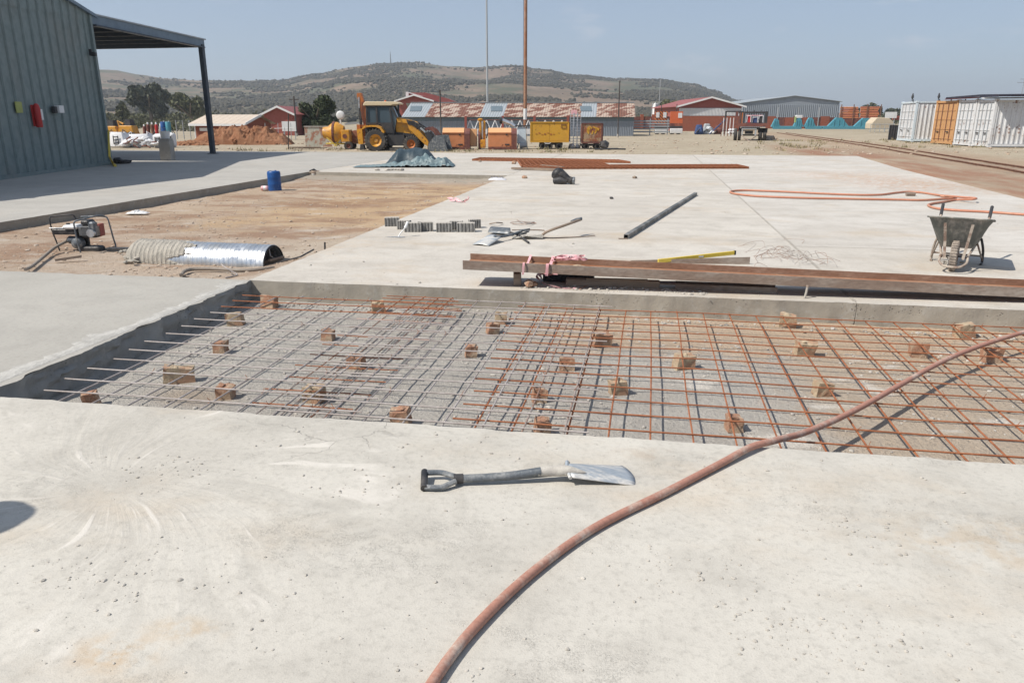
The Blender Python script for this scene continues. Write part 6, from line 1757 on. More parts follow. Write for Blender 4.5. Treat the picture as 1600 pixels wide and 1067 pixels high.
ribbon([bpt(.12) + Vector((0, -.02, 0)), P(838, 430, .07), P(850, 443, .03), P(880, 450, .015), P(900, 451, .012)], .026, 'loose_end', None, t_)
ribbon([bpt(.135) + Vector((0, -.02, .0)), P(842, 425, .09), P(846, 436, .06)], .05, 'loose_end', None, t_)
ribbon([P(905, 452, .01), P(925, 443, .02), P(948, 436, .06)], .016, 'loose_end', M['rebar_rust'], t_)
t_ = thing('sand_lump', 'small yellowish lump of sand on the beam beside the tape', 'lump', bpt(.165) + side * .12 + upv * .05)
b = MB(); b.rock((0, 0, .01), .06, .5); b.rock((.04, .01, .0), .04, .5); b.build('lump', M['brick2'], t_)
t_ = thing('ground_stake', 'short pale steel peg leaning at the slab edge below the beam', 'peg', P(1257, 466))
b = MB(); b.tube([(0, 0, 0), (.012, .01, .05), (.02, .02, .105)], .011, 8); b.build('peg', M['concblk'], t_, True)
b = MB(); b.cyl((.02, .02, .10), (.024, .024, .118), .016, n=8); b.build('head', M['brown_steel'], t_)
b = MB()
for i in range(34):
    q = P(random.gauss(1230, 30), random.gauss(402, 8), 0); q = Vector((q.x, q.y, .005))
    a = random.random() * 6.28; L = random.uniform(.1, .45); h = random.uniform(.0, .12)
    pts = smooth_path([q, q + Vector((math.cos(a) * L * .4, math.sin(a) * L * .4, h)), q + Vector((math.cos(a + .6) * L * .8, math.sin(a + .6) * L * .8, h * .6)), q + Vector((math.cos(a + 1) * L, math.sin(a + 1) * L, .01))], 4)
    b.tube(pts, .0022, 4)
o = b.build('tie_wire', M['rebar_mid'], None, True, kind='stuff')

# ---- wheelbarrow
t_ = thing('wheelbarrow', 'cement crusted wheelbarrow standing at the right, wheel towards the viewer', 'wheelbarrow', P(1487, 423), YAW - math.radians(33))
bm_ = two('crusted_tray', (.15, .155, .14), (.37, .34, .30), 4, .42, .62, .8, .1, .5, (1, 1, .35))
bf_ = two('crusted_frame', (.42, .36, .3), (.2, .13, .1), 7, .45, .6, .9, 0, .6)
rings = [(.28, .16, .50, .265, .10), (.16, .24, .74, .27, .13)]
def ringpts(x, y0, y1, z, zf, r, off=0.0):
    """rounded rectangle at height z; front lifted to zf"""
    pts = []
    xs_, ya, yb = x - off, y0 + off, y1 - off
    for (cx, cy, a0_) in ((xs_ - r, yb - r, 0), (-xs_ + r, yb - r, 90), (-xs_ + r, ya + r, 180), (xs_ - r, ya + r, 270)):
        for k in range(5):
            a = math.radians(a0_ + k * 22.5); X = cx + r * math.cos(a); Yv = cy + r * math.sin(a)
            f = (Yv - ya) / max(.001, yb - ya); pts.append((X, Yv, zf + (z - zf) * f))
    return pts
outer = [ringpts(.19, .16, .60, .285, .27, .07), ringpts(.235, .10, .72, .36, .36, .09), ringpts(.315, .0, .90, .49, .57, .11), ringpts(.35, -.05, .95, .53, .66, .12), ringpts(.365, -.065, .965, .53, .66, .12)]
inner = [ringpts(.34, -.04, .94, .527, .657, .115), ringpts(.305, .01, .89, .485, .565, .105), ringpts(.225, .11, .71, .36, .36, .085), ringpts(.19, .17, .59, .292, .277, .065)]
seq = outer + inner; b = MB(); n = 20; vs = [q for r in seq for q in r]
fs = [(i * n + k, i * n + (k + 1) % n, (i + 1) * n + (k + 1) % n, (i + 1) * n + k) for i in range(len(seq) - 1) for k in range(n)] + [tuple(range(n - 1, -1, -1)), tuple(range((len(seq) - 1) * n, len(seq) * n))]
b.add(vs, fs); b.build('tray', bm_, t_, True)
b = MB(); b.tube([(q[0], q[1], q[2] + .004) for q in outer[4]] + [(outer[4][0][0], outer[4][0][1], outer[4][0][2] + .004)], .010, 6); b.build('rim', bm_, t_, True)
wr = .185
b = MB(); b.lathe([(wr * .6, -.036), (wr * .92, -.042), (wr, -.025), (wr, .025), (wr * .92, .042), (wr * .6, .036)], 30, (0, .0, wr), 'X')
for k in range(34):
    a = 2 * PI * k / 34; c = Vector((0, math.cos(a) * wr, wr + math.sin(a) * wr)); b.box(c, (.066, .016, .014), rot=Matrix.Rotation(a + PI / 2, 3, 'X'))
b.build('tyre', two('crusted_tyre', (.2, .17, .145), (.4, .34, .28), 6, .4, .6, .95, 0, .6), t_)
b = MB(); b.lathe([(.001, -.03), (.05, -.04), (wr * .58, -.02), (wr * .62, 0), (wr * .58, .02), (.05, .04), (.001, .03)], 20, (0, 0, wr), 'X'); b.build('rim_disc', M['rusty'], t_, True)
b = MB(); b.cyl((-.13, 0, wr), (.13, 0, wr), .011); b.build('axle', M['dark'], t_, True)
for s in (-1, 1):
    # handle tube: from the nose loop past the axle under the tray and out at the back
    pts = smooth_path([(s * .14, -.02, .17), (s * .19, .35, .26), (s * .25, .8, .38), (s * .29, 1.12, .56), (s * .295, 1.30, .68)], 6)
    b = MB(); b.tube(pts, .0155, 8); b.build('handle', bf_, t_, True)
    b = MB(); b.tube([pts[-7], pts[-1] + Vector((0, .02, .01))], .021, 8); b.build('grip', M['dark'], t_, True)
    b = MB(); b.tube(smooth_path([(s * .25, .62, .34), (s * .29, .70, .18), (s * .30, .74, .01)], 5), .0155, 8); b.tube([(s * .30, .74, .012), (s * .29, .60, .012)], .0155, 8); b.build('leg', bf_ if s < 0 else M['dark'], t_, True)
    b = MB(); b.tube([(s * .30, .70, .05), (s * .22, .42, .30)], .012, 8); b.build('leg_brace', bf_, t_, True)
    # the two upright straps in front of the tray
    b = MB(); b.strip([(s * .10, -.07, .16), (s * .115, -.05, .27), (s * .125, -.045, .37), (s * .15, -.098, .60)], .032, .008, Vector((0, -1, 0))); b.build('nose_strap', bf_, t_)
b = MB(); b.tube(smooth_path([(-.15, .0, .19), (-.15, -.12, .13), (-.09, -.215, .09), (0, -.235, .085), (.09, -.215, .09), (.15, -.12, .13), (.15, 0, .19)], 5), .0145, 8); b.build('nose_loop', bf_, t_, True)
b = MB(); b.tube([(-.3, .74, .10), (.3, .74, .10)], .012, 8); b.build('leg_tie', bf_, t_, True)
b = MB()
for i in range(26):
    a = random.random() * 6.28; b.rock((random.uniform(-.12, .12), random.uniform(-.02, .15), random.uniform(.06, .2)), random.uniform(.01, .02), .7)
b.build('cement_crust', M['cement'], t_)

t_.scale = (.86, .88, .87)

# ---- orange hose on the far slab
zz = .026
wps = [(1625, 336.5), (1600, 335.3), (1540, 331), (1500, 329), (1466, 326), (1451, 321.5), (1455, 318.5), (1474, 315.5), (1494, 312.3), (1520, 311.6), (1524, 309.8), (1500, 308), (1465, 304.8), (1440, 301), (1418, 299.8), (1398, 301.5), (1375, 304.3), (1340, 304.6), (1290, 302.8), (1240, 300.4), (1200, 298.7), (1165, 297.5), (1147, 298.2), (1141, 300), (1147, 302.5), (1170, 305.5), (1200, 307.5), (1260, 309.5), (1330, 310.8), (1400, 312), (1440, 312.8), (1470, 311), (1494, 309.2), (1470, 306.6)]
t_ = thing('orange_hose', 'thin orange hose looped on the far slab behind the wheelbarrow', 'hose', (0, 0, 0))
pts = [P(x, y, zz + (.05 * (1 if 8 < i < 12 else 0))) for i, (x, y) in enumerate(wps)]
b = MB(); b.tube(smooth_path(pts, 6), .021, 8); b.build('hose', M['hose_orange'], t_, True)
q = P(1423, 303.5, .04); b = MB(); b.cyl(q - Vector((.09, 0, 0)), q + Vector((.09, .02, 0)), .045, n=10); b.build('coupling', M['brown_steel'], t_)

# ---- square tube
t_ = thing('square_tube', 'grey steel square tube lying diagonally on the back slab', 'steel tube', (0, 0, 0))
t_ = t_; q0, q1 = P(978, 370, .03), P(1087, 303, .03); d_ = (q1 - q0); L = d_.length
w = .03; ux = d_.normalized(); uy = Vector((-ux.y, ux.x, 0)); ww = .032
b = MB(); vs = []
for c in (q0, q1):
    for (s, u) in ((-ww, -w), (ww, -w), (ww, w), (-ww, w)): vs.append(c + uy * s + upv * u)
    for (s, u) in ((-ww + .004, -w + .004), (ww - .004, -w + .004), (ww - .004, w - .004), (-ww + .004, w - .004)): vs.append(c + uy * s + upv * u)
fs = []
for i in range(4):
    j = (i + 1) % 4; fs += [(i, 8 + i, 8 + j, j), (4 + i, 4 + j, 12 + j, 12 + i), (i, j, 4 + j, 4 + i), (8 + i, 12 + i, 12 + j, 8 + j)]
b.add(vs, fs); b.build('tube_wall', two('dull_tube', (.13, .135, .13), (.3, .29, .27), 3, .45, .6, .6, .4, .2), t_)
b = MB(); b.strip([q0 + Vector((-.10, -.02, -.026)), q0 + Vector((.02, 0, -.026))], .06, .004); b.build('end_tab', M['brown_steel'], t_)

# ---- pavers on edge with a trowel leaning on them
PV = [(613, 352, 24, .15, 'leftmost grey paver of the left row, trowel leaning on it'), (630, 357, 20, -.2, 'second grey paver from the left, set back behind the trowel'), (645, 361, 26, .0, 'middle wide grey paver of the left row'), (665, 360, 24, .1, 'rightmost paver of the left row'),
      (694, 361, 24, .05, 'leftmost grey paver of the right row'), (712, 358, 20, -.1, 'second paver of the right row, slightly set back'), (728, 361, 28, .0, 'widest paver, third of the right row'), (743, 355, 18, .3, 'rightmost paver, standing furthest back, in the right row')]
PZ = [(659, 660), (659, 661)]
for (px, py, w, rz, lab) in PV:
    q = P(px, py + 2, 0); k = 11.2 / 1180; wm = w * k; h = .125
    t = thing('concrete_paver', lab, 'paver', q, YAW + rz, 'zigzag concrete pavers standing in two rows')
    b = MB(); n = 5
    fr = []
    for i in range(n):
        x = -wm / 2 + wm * i / n; st = wm / n
        fr += [(x, 0), (x + st * .28, 0), (x + st * .36, .016), (x + st * .64, .016), (x + st * .72, 0)]
    fr.append((wm / 2, 0)); bk = [(wm * .5, .11), (wm * .35, .14), (-wm * .35, .14), (-wm * .5, .11)]
    b.prism([(x, y) for x, y in fr] + bk, 0, h, 'XY'); b.build('paver_body', M['paver'], t)
    b = MB(); b.prism([(x * .985, y * .96 + .003) for x, y in fr] + [(x * .97, y * .97) for x, y in bk], h, h + .008, 'XY'); b.build('top_face', M['pebble'], t)
t_ = thing('trowel', 'steel hand trowel leaning on the leftmost pavers with its blade on the slab', 'trowel', P(618, 371))
b = MB(); b.prism([(-.15, 0), (.12, .035), (.14, .01), (.08, -.03)], 0.004, .008, 'XY'); b.build('blade', M['galv'], t_)
b = MB(); b.tube([(.04, 0, .008), (.06, .03, .05), (.11, .1, .12)], .008, 6); b.tube([(.11, .1, .12), (.14, .15, .2)], .018, 8); b.build('handle', M['white_p'], t_, True)

# ---- heap of shovels
def rel(t, px, py, z): return P(px, py, z) - t.location
t_ = thing('long_shovel', 'long handled shovel in the tool heap, its shaft rising to the right', 'shovel', P(850, 368))
b = MB(); b.tube(smooth_path([rel(t_, 846, 369, .03), rel(t_, 855, 362, .10), rel(t_, 880, 353, .17), rel(t_, 908, 343, .22)], 4), .019, 8); b.build('shaft', M['timber'], t_, True)
b = MB(); b.tube([rel(t_, 893, 347, .20), rel(t_, 902, 343.5, .22), rel(t_, 909, 341.5, .235)], [.024, .03, .022], 8); b.build('grip', M['steel_handle'], t_, True)
A = [rel(t_, 850, 366, .06), rel(t_, 848, 372, .02), rel(t_, 800, 373, .01), rel(t_, 802, 368, .015), rel(t_, 820, 369, .05)]
b = MB(); b.add(A + [a - upv * .006 for a in A], [(0, 1, 2, 3, 4), (9, 8, 7, 6, 5), (0, 5, 6, 1), (1, 6, 7, 2), (2, 7, 8, 3), (3, 8, 9, 4), (4, 9, 5, 0)]); b.build('blade', M['cement'], t_)
t_ = thing('flat_shovel', 'shovel with pale scraped blade at the near left of the tool heap', 'shovel', P(755, 380))
vs = []
for i in range(7):
    for j in range(6):
        u = i / 6; v = j / 5
        q = (rel(t_, 738, 382.5, .004) * (1 - v) + rel(t_, 763, 385, .004) * v) * (1 - u) + (rel(t_, 764, 367, .07) * (1 - v) + rel(t_, 783, 371.5, .06) * v) * u
        vs.append(q + Vector((0, 0, .018 * math.sin(PI * v))))
b = MB(); b.add(vs, [(i * 6 + j, (i + 1) * 6 + j, (i + 1) * 6 + j + 1, i * 6 + j + 1) for i in range(6) for j in range(5)]); bl = b.build('blade', M['steel_scr'], t_, True); md = bl.modifiers.new('thickness', 'SOLIDIFY'); md.thickness = .004
b = MB(); b.tube(smooth_path([rel(t_, 772, 370, .075), rel(t_, 790, 369, .06), rel(t_, 815, 362, .06)], 4), .017, 8); b.build('shaft', M['steel_handle'], t_, True)
b = MB(); b.tube([rel(t_, 812, 366, .04), rel(t_, 826, 362, .07), rel(t_, 828, 358, .09), rel(t_, 812, 360, .09)], .011, 6); b.build('d_grip', M['steel_handle'], t_, True)
t_ = thing('upturned_shovel', 'dark upturned shovel blade at the back of the tool heap', 'shovel', P(790, 366))
vs = []
for i in range(7):
    for j in range(6):
        u = i / 6; v = j / 5
        q = (rel(t_, 762, 363, .03) * (1 - v) + rel(t_, 772, 357, .03) * v) * (1 - u) + (rel(t_, 798, 366, .03) * (1 - v) + rel(t_, 797, 359, .04) * v) * u
        vs.append(q + Vector((0, 0, .055 * math.sin(PI * v))))
b = MB(); b.add(vs, [(i * 6 + j, (i + 1) * 6 + j, (i + 1) * 6 + j + 1, i * 6 + j + 1) for i in range(6) for j in range(5)]); bl = b.build('blade', M['steel_handle'], t_, True); md = bl.modifiers.new('thickness', 'SOLIDIFY'); md.thickness = .004
b = MB(); b.tube(smooth_path([rel(t_, 797, 363, .06), rel(t_, 810, 368, .03), rel(t_, 823, 377, .02), rel(t_, 826, 379, .02)], 4), .014, 8); b.build('shaft', M['dark'], t_, True)
b = MB(); b.tube([rel(t_, 806, 364, .05), rel(t_, 815, 360.5, .09), rel(t_, 824, 361, .08), rel(t_, 822, 365, .04), rel(t_, 808, 367, .03)], .013, 6); b.build('grip', M['steel_handle'], t_, True)
t_ = thing('thin_rod', 'thin bent steel rod lying through the tool heap', 'rod', (0, 0, 0))
b = MB(); b.tube(smooth_path([P(765, 350, .02), P(775, 348, .05), P(785, 348.5, .02)], 3), .01, 5); b.tube(smooth_path([P(800, 359.5, .03), P(850, 360, .01), P(848, 371, .01), P(900, 370.5, .01), P(930, 368, .02)], 4), .008, 5); b.build('rod', M['brown_steel'], t_, True)
t_ = thing('twigs', 'thin pinkish wire offcuts lying behind the tool heap', 'wire', (0, 0, 0))
b = MB()
for p_ in (((797, 348), (815, 346), (838, 349)), ((808, 344), (820, 348), (835, 347)), ((800, 349.5), (822, 350.5), (835, 348))): b.tube(smooth_path([P(x, y, .015 + .02 * (i == 1)) for i, (x, y) in enumerate(p_)], 4), .007, 5)
b.build('offcuts', M['rebar_mid'], t_, True)

# ---- flat piles of rusty mesh on the far slab
def rust_stack(label, poly, z, n, along=True):
    """poly: four corner pixels near-left, near-right, far-right, far-left"""
    c = [P(x, y, z) for x, y in poly]
    t = thing('rusty_mesh_stack', label, 'mesh', (0, 0, 0), 0, 'stacks of rusty mesh on the far slab')
    for lay in range(3):
        b = MB()
        for i in range(n):
            v = i / (n - 1) + random.uniform(-.01, .01); a = c[0].lerp(c[3], v); e = c[1].lerp(c[2], v)
            b.tube([a + upv * (.012 + lay * .022), a.lerp(e, .5) + upv * (.02 + lay * .022), e + upv * (.012 + lay * .022)], .012, 4)
        o = b.build('long_bars', M['rebar_rust'], t)
        b = MB(); L = (c[1] - c[0]).length; m2 = int(L / .17)
        for i in range(m2):
            u = i / (m2 - 1) + random.uniform(-.003, .003); a = c[0].lerp(c[1], u); e = c[3].lerp(c[2], u)
            b.tube([a + upv * (.022 + lay * .022), e + upv * (.022 + lay * .022)], .011, 4)
        b.build('cross_bars', M['rebar_rust'], t)
rust_stack('far stack of rusty mesh, longest to the left', [(738, 251.5), (985, 255.5), (965, 252), (752, 248.5)], 0, 16)
rust_stack('middle stack of rusty mesh, widest, behind the planks', [(815, 262), (955, 261.5), (925, 252), (808, 252)], 0, 30)
rust_stack('long narrow stack of rusty mesh reaching over the slab joint', [(826, 265), (1170, 264), (1150, 259.5), (815, 261)], 0, 16)
for (a, c, lab) in (((800, 265.5), (876, 268), 'near rusty plank lying in front of the mesh stacks'), ((846, 261.5), (880, 264.5), 'short pale plank lying on the mesh stack')):
    t_ = thing('plank', lab, 'plank', P(*a)); e = P(*c) - P(*a)
    b = MB(); b.box(e / 2 + upv * .05, (e.length, .12, .06), math.atan2(e.y, e.x)); b.build('board', M['timber'], t_)
    b = MB(); b.box(e / 2 + upv * .045 + Vector((0, .2, 0)), (e.length * .95, .08, .05), math.atan2(e.y, e.x) + .01); b.build('second_board', M['timber'], t_)
for (px, py, r, lab, m_n) in ((803, 256.5, .13, 'brown stone left of the middle mesh stack', 'brick'), (820, 279, .09, 'small brown stone on the slab left of the black rubber piece', 'brick'), (992, 279, .08, 'small dark stone alone on the slab right of the black rubber piece', 'timber'), (750, 253, .07, 'small stone at the left tip of the far mesh stack', 'brick'), (955, 311, .05, 'tiny dark stone on open slab left of the square tube', 'dark')):
    b = MB(); b.rock((0, 0, r * .35), r, .7); o = b.build('stone', M[m_n], None, loc=P(px, py)); tag(o, lab, 'stone')
# ---- black rubber elbow
t_ = thing('rubber_elbow', 'black rubber boot shaped elbow piece lying on the far slab', 'rubber piece', P(878, 288), YAW)
b = MB(); b.tube(smooth_path([(-.17, .12, .12), (-.08, .1, .26), (.02, .04, .22), (.16, -.04, .12), (.28, -.08, .09)], 5), [.10, .12, .14, .15, .15, .15, .14, .13, .12, .115, .11, .105, .10, .095, .09, .09, .09, .09, .09, .09, .09], 12); b.build('elbow', M['black'], t_, True)
b = MB(); b.tube([(-.20, .05, .08), (-.05, -.02, .10), (.12, -.06, .07)], [.08, .10, .06], 10); b.build('foot', M['dark'], t_, True)
b = MB(); b.cyl((.27, -.08, .09), (.31, -.09, .088), .10, .10, 12); b.build('lip', M['steel_handle'], t_)
# ---- paper sack, tape scrap
t_ = thing('paper_sack', 'flattened pale paper sack at the corner of the dirt area', 'sack', P(777, 281), YAW)
vs = []; nx_, ny_ = 10, 6
for j in range(ny_ + 1):
    for i in range(nx_ + 1):
        u = i / nx_ * 2 - 1; v = j / ny_ * 2 - 1; vs.append((u * .24, v * .2, .005 + .075 * (1 - u ** 4) * (1 - v ** 4) * (.7 + .5 * noise.noise(Vector((u * 3, v * 3, 2))))))
b = MB(); b.add(vs, [(j * (nx_ + 1) + i, j * (nx_ + 1) + i + 1, (j + 1) * (nx_ + 1) + i + 1, (j + 1) * (nx_ + 1) + i) for j in range(ny_) for i in range(nx_)]); b.build('sack', M['paper'], t_, True)
b = MB()
for i in range(5): b.box((-.15 + i * .07, 0, .082 + .01 * (i % 2)), (.035, .12, .004))
b.build('faded_print', M['overall'], t_)
t_ = thing('tape_scrap', 'scrap of pink barrier tape at the slab edge beside the dirt', 'tape', (0, 0, 0))
ribbon([P(700, 309, .02), P(712, 311, .06), P(722, 315, .02), P(731, 311, .10), P(732, 308, .14)], .05, 'ribbon', None, t_)
ribbon([P(703, 313, .02), P(715, 314, .03), P(727, 316, .02)], .04, 'ribbon', None, t_)

# ---- tarpaulin heap
t_ = thing('tarpaulin', 'crumpled blue green tarpaulin with dark fold on the far slab', 'tarpaulin', P(633, 262), YAW)
def sheet(name, m, x0, x1, y0, y1, zf, nx=70, ny=34):
    vs = []
    for j in range(ny + 1):
        for i in range(nx + 1):
            u = i / nx; v = j / ny
            x = x0 + (x1 - x0) * u; y = y0 + (y1 - y0) * v
            z, dx, dy = zf(u, v, x, y); vs.append((x + dx, y + dy, z))
    b = MB(); b.add(vs, [(j * (nx + 1) + i, j * (nx + 1) + i + 1, (j + 1) * (nx + 1) + i + 1, (j + 1) * (nx + 1) + i) for j in range(ny) for i in range(nx)]); return b.build(name, m, t_, True)
def z_light(u, v, x, y):
    rg = abs(noise.noise(Vector((x * 1.6 + y * .8, y * 3.2, 3)))); r2 = abs(noise.noise(Vector((x * 4.2, y * 5 + x, 7))))
    prof = min(1, u * 1.5) ** 1.5 * (1 - max(0, (u - .9) / .1) ** 2)
    ed = math.sin(PI * min(1, v * 1.15)) ** .6 if v < .87 else .3
    r3 = abs(noise.noise(Vector((x * 9 + 2 * r2, y * 8, 2))))
    z = .03 + (.33 * prof) * ed * (.35 + 1.2 * rg) + .14 * r2 * prof + .07 * r3 * (.3 + prof)
    return max(.012, z * (1 - (1 - prof) * .3)), .1 * noise.noise(Vector((u * 5, v * 3, 1))), .12 * noise.noise(Vector((u * 6, 9, v * 2))) - .15 * (1 - u)
sheet('sheet', M['tarp_l'], -1.75, 1.62, -.05, 1.3, z_light, 130, 60)
def z_dark(u, v, x, y):
    prof = min(1, u * 4.0) * min(1, (1 - u) * 3.5)
    r = abs(noise.noise(Vector((x * 2.2, y * 2, 5))))
    z = .02 + .52 * (prof ** .8) * math.sin(PI * min(1.0, v * 1.0)) ** .45 + .16 * r * prof + .05 * abs(noise.noise(Vector((x * 7, y * 7, 1))))
    return z, 0, .1 * noise.noise(Vector((u * 4, v * 3, 4)))
sheet('dark_fold', M['tarp_d'], -.80, 1.1, .35, 1.75, z_dark, 44, 20)
b = MB()
for i in range(16): b.rock((random.uniform(-.65, .2), random.uniform(-.3, -.05), .03), random.uniform(.04, .1), .5)
o = b.build('mortar_lumps', M['pebble'], None, loc=P(620, 266)); o.rotation_euler = (0, 0, YAW); tag(o, 'pale mortar lumps lying in front of the tarpaulin', 'rubble')

# ---- blue drum, bottle, rags
t_ = thing('blue_drum', 'blue plastic drum standing on the dirt by the grey apron edge', 'drum', P(430, 299, dz_(-9.1, 17.8) - .005), YAW)
b = MB(); R = .165; H_ = .50
b.lathe([(R * .92, 0), (R * .98, .02), (R, .05), (R * .985, .16), (R * 1.02, .18), (R * .985, .20), (R * .985, .33), (R * 1.02, .35), (R * .985, .37), (R, H_ - .06), (R * .95, H_ - .015), (R * .86, H_), (R * .8, H_ - .012), (0.001, H_ - .012)], 28); b.build('shell', M['blue_drum'], t_, True)
b = MB(); b.lathe([(.03, H_ - .015), (.03, H_ + .012), (0.001, H_ + .012)], 10, (-.08, -.03, 0)); b.build('bung', M['blue_drum'], t_, True)
b = MB(); b.tube([(.03, -.05, H_ - .01), (.05, -.02, H_ + .02), (.09, .0, H_ - .01)], .01, 6); b.build('handle', M['blue_drum'], t_, True)
t_ = thing('pink_bottle', 'small pink and white bottle lying against the blue drum', 'bottle', P(415, 298, -.16), YAW)
b = MB(); b.lathe([(.001, -.1), (.055, -.1), (.06, -.08), (.06, .05), (.03, .08), (.025, .1), (.001, .1)], 14, (0, 0, .06), 'X'); b.build('body', M['tape'], t_, True)
b = MB(); b.lathe([(.062, -.04), (.062, .02)], 14, (0, 0, .06), 'X'); b.build('label_band', M['white_p'], t_)
t_ = thing('plastic_scrap', 'crumpled clear white plastic at the foot of the apron edge', 'plastic', P(215, 334, -.15), YAW)
vs = []
for j in range(9):
    for i in range(15):
        u = i / 14 * 2 - 1; v = j / 8 * 2 - 1; vs.append((u * .2, v * .1, .01 + .09 * (1 - u * u) * (1 - v * v) * (.4 + 1.2 * abs(noise.noise(Vector((u * 4, v * 4, 2)))))))
b = MB(); b.add(vs, [(j * 15 + i, j * 15 + i + 1, (j + 1) * 15 + i + 1, (j + 1) * 15 + i) for j in range(8) for i in range(14)]); b.build('film', M['white_p'], t_)
t_ = thing('dark_rags', 'dark rags and stones dumped at the far corner of the grey apron', 'rags', P(490, 276, -.15), YAW)
b = MB()
for i in range(9): b.rock((random.uniform(-.15, .22), random.uniform(-.1, .2), .05 + .12 * random.random()), random.uniform(.07, .14), .6)
b.build('rags', M['timber'], t_)
b = MB(); b.tube([(-.1, 0, .16), (.05, -.1, .22), (.2, -.05, .1), (.3, -.1, .03)], .035, 6); b.build('dark_cloth', M['dark'], t_, True)
b = MB(); b.rock((.02, -.14, .06), .11, .5); b.build('pale_stone', M['pebble'], t_)

# ---- half-round corrugated culvert
t_ = thing('culvert_pipe', 'half buried shiny spiral ribbed steel pipe with cement crusted left half', 'culvert', (0, 0, 0))
c0 = P(222, 403, -.15); c1 = P(428, 412, -.15); ax = (c1 - c0); CL = ax.length; ax.normalize(); pr = Vector((-ax.y, ax.x, 0)); 
def shell(x0, x1, r, jag=0.0):
    n = int((x1 - x0) / .008); m_ = 26; vs = []
    for i in range(n + 1):
        x = x0 + (x1 - x0) * i / n
        for j in range(m_ + 1):
            a = math.radians(-8) + math.radians(196) * j / m_
            ph = (x / .062 - a / PI * .7) * 2 * PI
            rr = r * (1 + .0 * j) + .0035 * max(-.25, math.cos(ph)) + .003 * noise.noise(Vector((x * 3, a * 2, 0)))
            taper = 1 + .0 * x
            q = c0 + ax * x + pr * (rr * math.cos(a) * 1.08) + upv * (rr * math.sin(a) * 1.0)
            vs.append(q)
    b = MB(); b.add(vs, [(i * (m_ + 1) + j, i * (m_ + 1) + j + 1, (i + 1) * (m_ + 1) + j + 1, (i + 1) * (m_ + 1) + j) for i in range(n) for j in range(m_)]); return b
o = shell(.0, CL, .235).build('ribbed_shell', M['galv'], t_, True); md = o.modifiers.new('thickness', 'SOLIDIFY'); md.thickness = .004; md.offset = -1
# cement crust over the left half with a ragged end
n = 190; m_ = 40; vs = []; fs = []
for i in range(n + 1):
    x = -.12 + (CL * .48 + .12) * i / n
    for j in range(m_ + 1):
        a = math.radians(-8) + math.radians(196) * j / m_
        lim = CL * .42 + .28 * noise.noise(Vector((a * 2.2, 1, 3))) + .10 * noise.noise(Vector((a * 9, 2, 3)))
        f = max(0, min(1, (lim - x) / .04)); ph = (x / .062 - a / PI * .7) * 2 * PI
        th = -.012 + f * (.024 + .004 * noise.noise(Vector((x * 9, a * 5, 0))) + .003 * noise.noise(Vector((x * 30, a * 18, 0)))) + .006 * max(-.4, math.cos(ph))
        rr = .235 + th - (.10 * max(0, (.02 - x) / .14) ** 1.3)
        vs.append(c0 + ax * x + pr * rr * math.cos(a) * 1.08 + upv * rr * math.sin(a) * 1.0)
b = MB(); b.add(vs, [(i * (m_ + 1) + j, i * (m_ + 1) + j + 1, (i + 1) * (m_ + 1) + j + 1, (i + 1) * (m_ + 1) + j) for i in range(n) for j in range(m_)]); b.build('cement_crust', M['cement'], t_, True)
b = MB(); pts = [c1 + pr * (.238 * math.cos(math.radians(a)) * 1.02) + upv * (.238 * math.sin(math.radians(a)) * .92) for a in range(-8, 190, 9)]
b.tube(pts, .009, 6); b.build('end_collar', M['dark'], t_, True)
for k in range(2):
    b = MB(); b.box(c1 + ax * (-.02 + k * .06) + upv * (.03 + k * .035), (.28, .03, .025), math.atan2(ax.y, ax.x) + .9 + k * .5); b.build('prop_stick', M['timber'], t_)
b = MB(); b.tube([c1 + upv * .2 + pr * -.08, c1 + ax * .03 + upv * .12 + pr * -.12, c1 + ax * .0 + upv * .06 + pr * .02, c1 + upv * .0], .006, 5); b.build('wire', M['rebar_grey'], t_, True)
b = MB()
for i in range(46):
    q = P(random.gauss(207, 8), random.gauss(404, 4), -.16); b.rock((q.x, q.y, -.15 + random.random() * .05), random.uniform(.015, .055), .55)
o = b.build('cement_rubble', M['cement'], None); tag(o, 'low scatter of cement rubble at the left end of the ribbed pipe', 'rubble')

# ---- suction hose near the pipe
t_ = thing('muddy_hose', 'muddy pale hose curling in front of the ribbed pipe', 'hose', (0, 0, 0))
b = MB(); b.tube(smooth_path([P(x, y, -.12) for x, y in ((283, 430), (288, 424), (302, 420.5), (335, 420), (370, 422), (400, 421.5), (428, 418))], 5), .022, 8); b.build('hose', M['hose_grey'], t_, True)
t_ = thing('bent_rod', 'bent steel rod standing in the dirt before the ribbed pipe', 'rod', (0, 0, 0))
b = MB(); b.tube(smooth_path([P(346, 413, -.03), P(352, 418, -.05), P(364, 425, -.10), P(370, 430, -.13), P(352, 434, -.13)], 4), .009, 6); b.build('rod', M['rebar_grey'], t_, True)
t_ = thing('starter_bar', 'thin dark bar leaning over the slab corner at the pipe mouth', 'rod', (0, 0, 0))
b = MB(); b.tube([P(440, 409, -.06), P(470, 401, .02), P(490, 390, .02)], .01, 6); b.build('bar', M['dark'], t_, True)
t_ = thing('slab_pin', 'short steel pin sticking up at the slab edge beside the dirt', 'pin', P(507, 387, 0))
b = MB(); b.cyl((0, 0, -.1), (.01, 0, .07), .012, n=8); b.build('pin', M['dark'], t_)

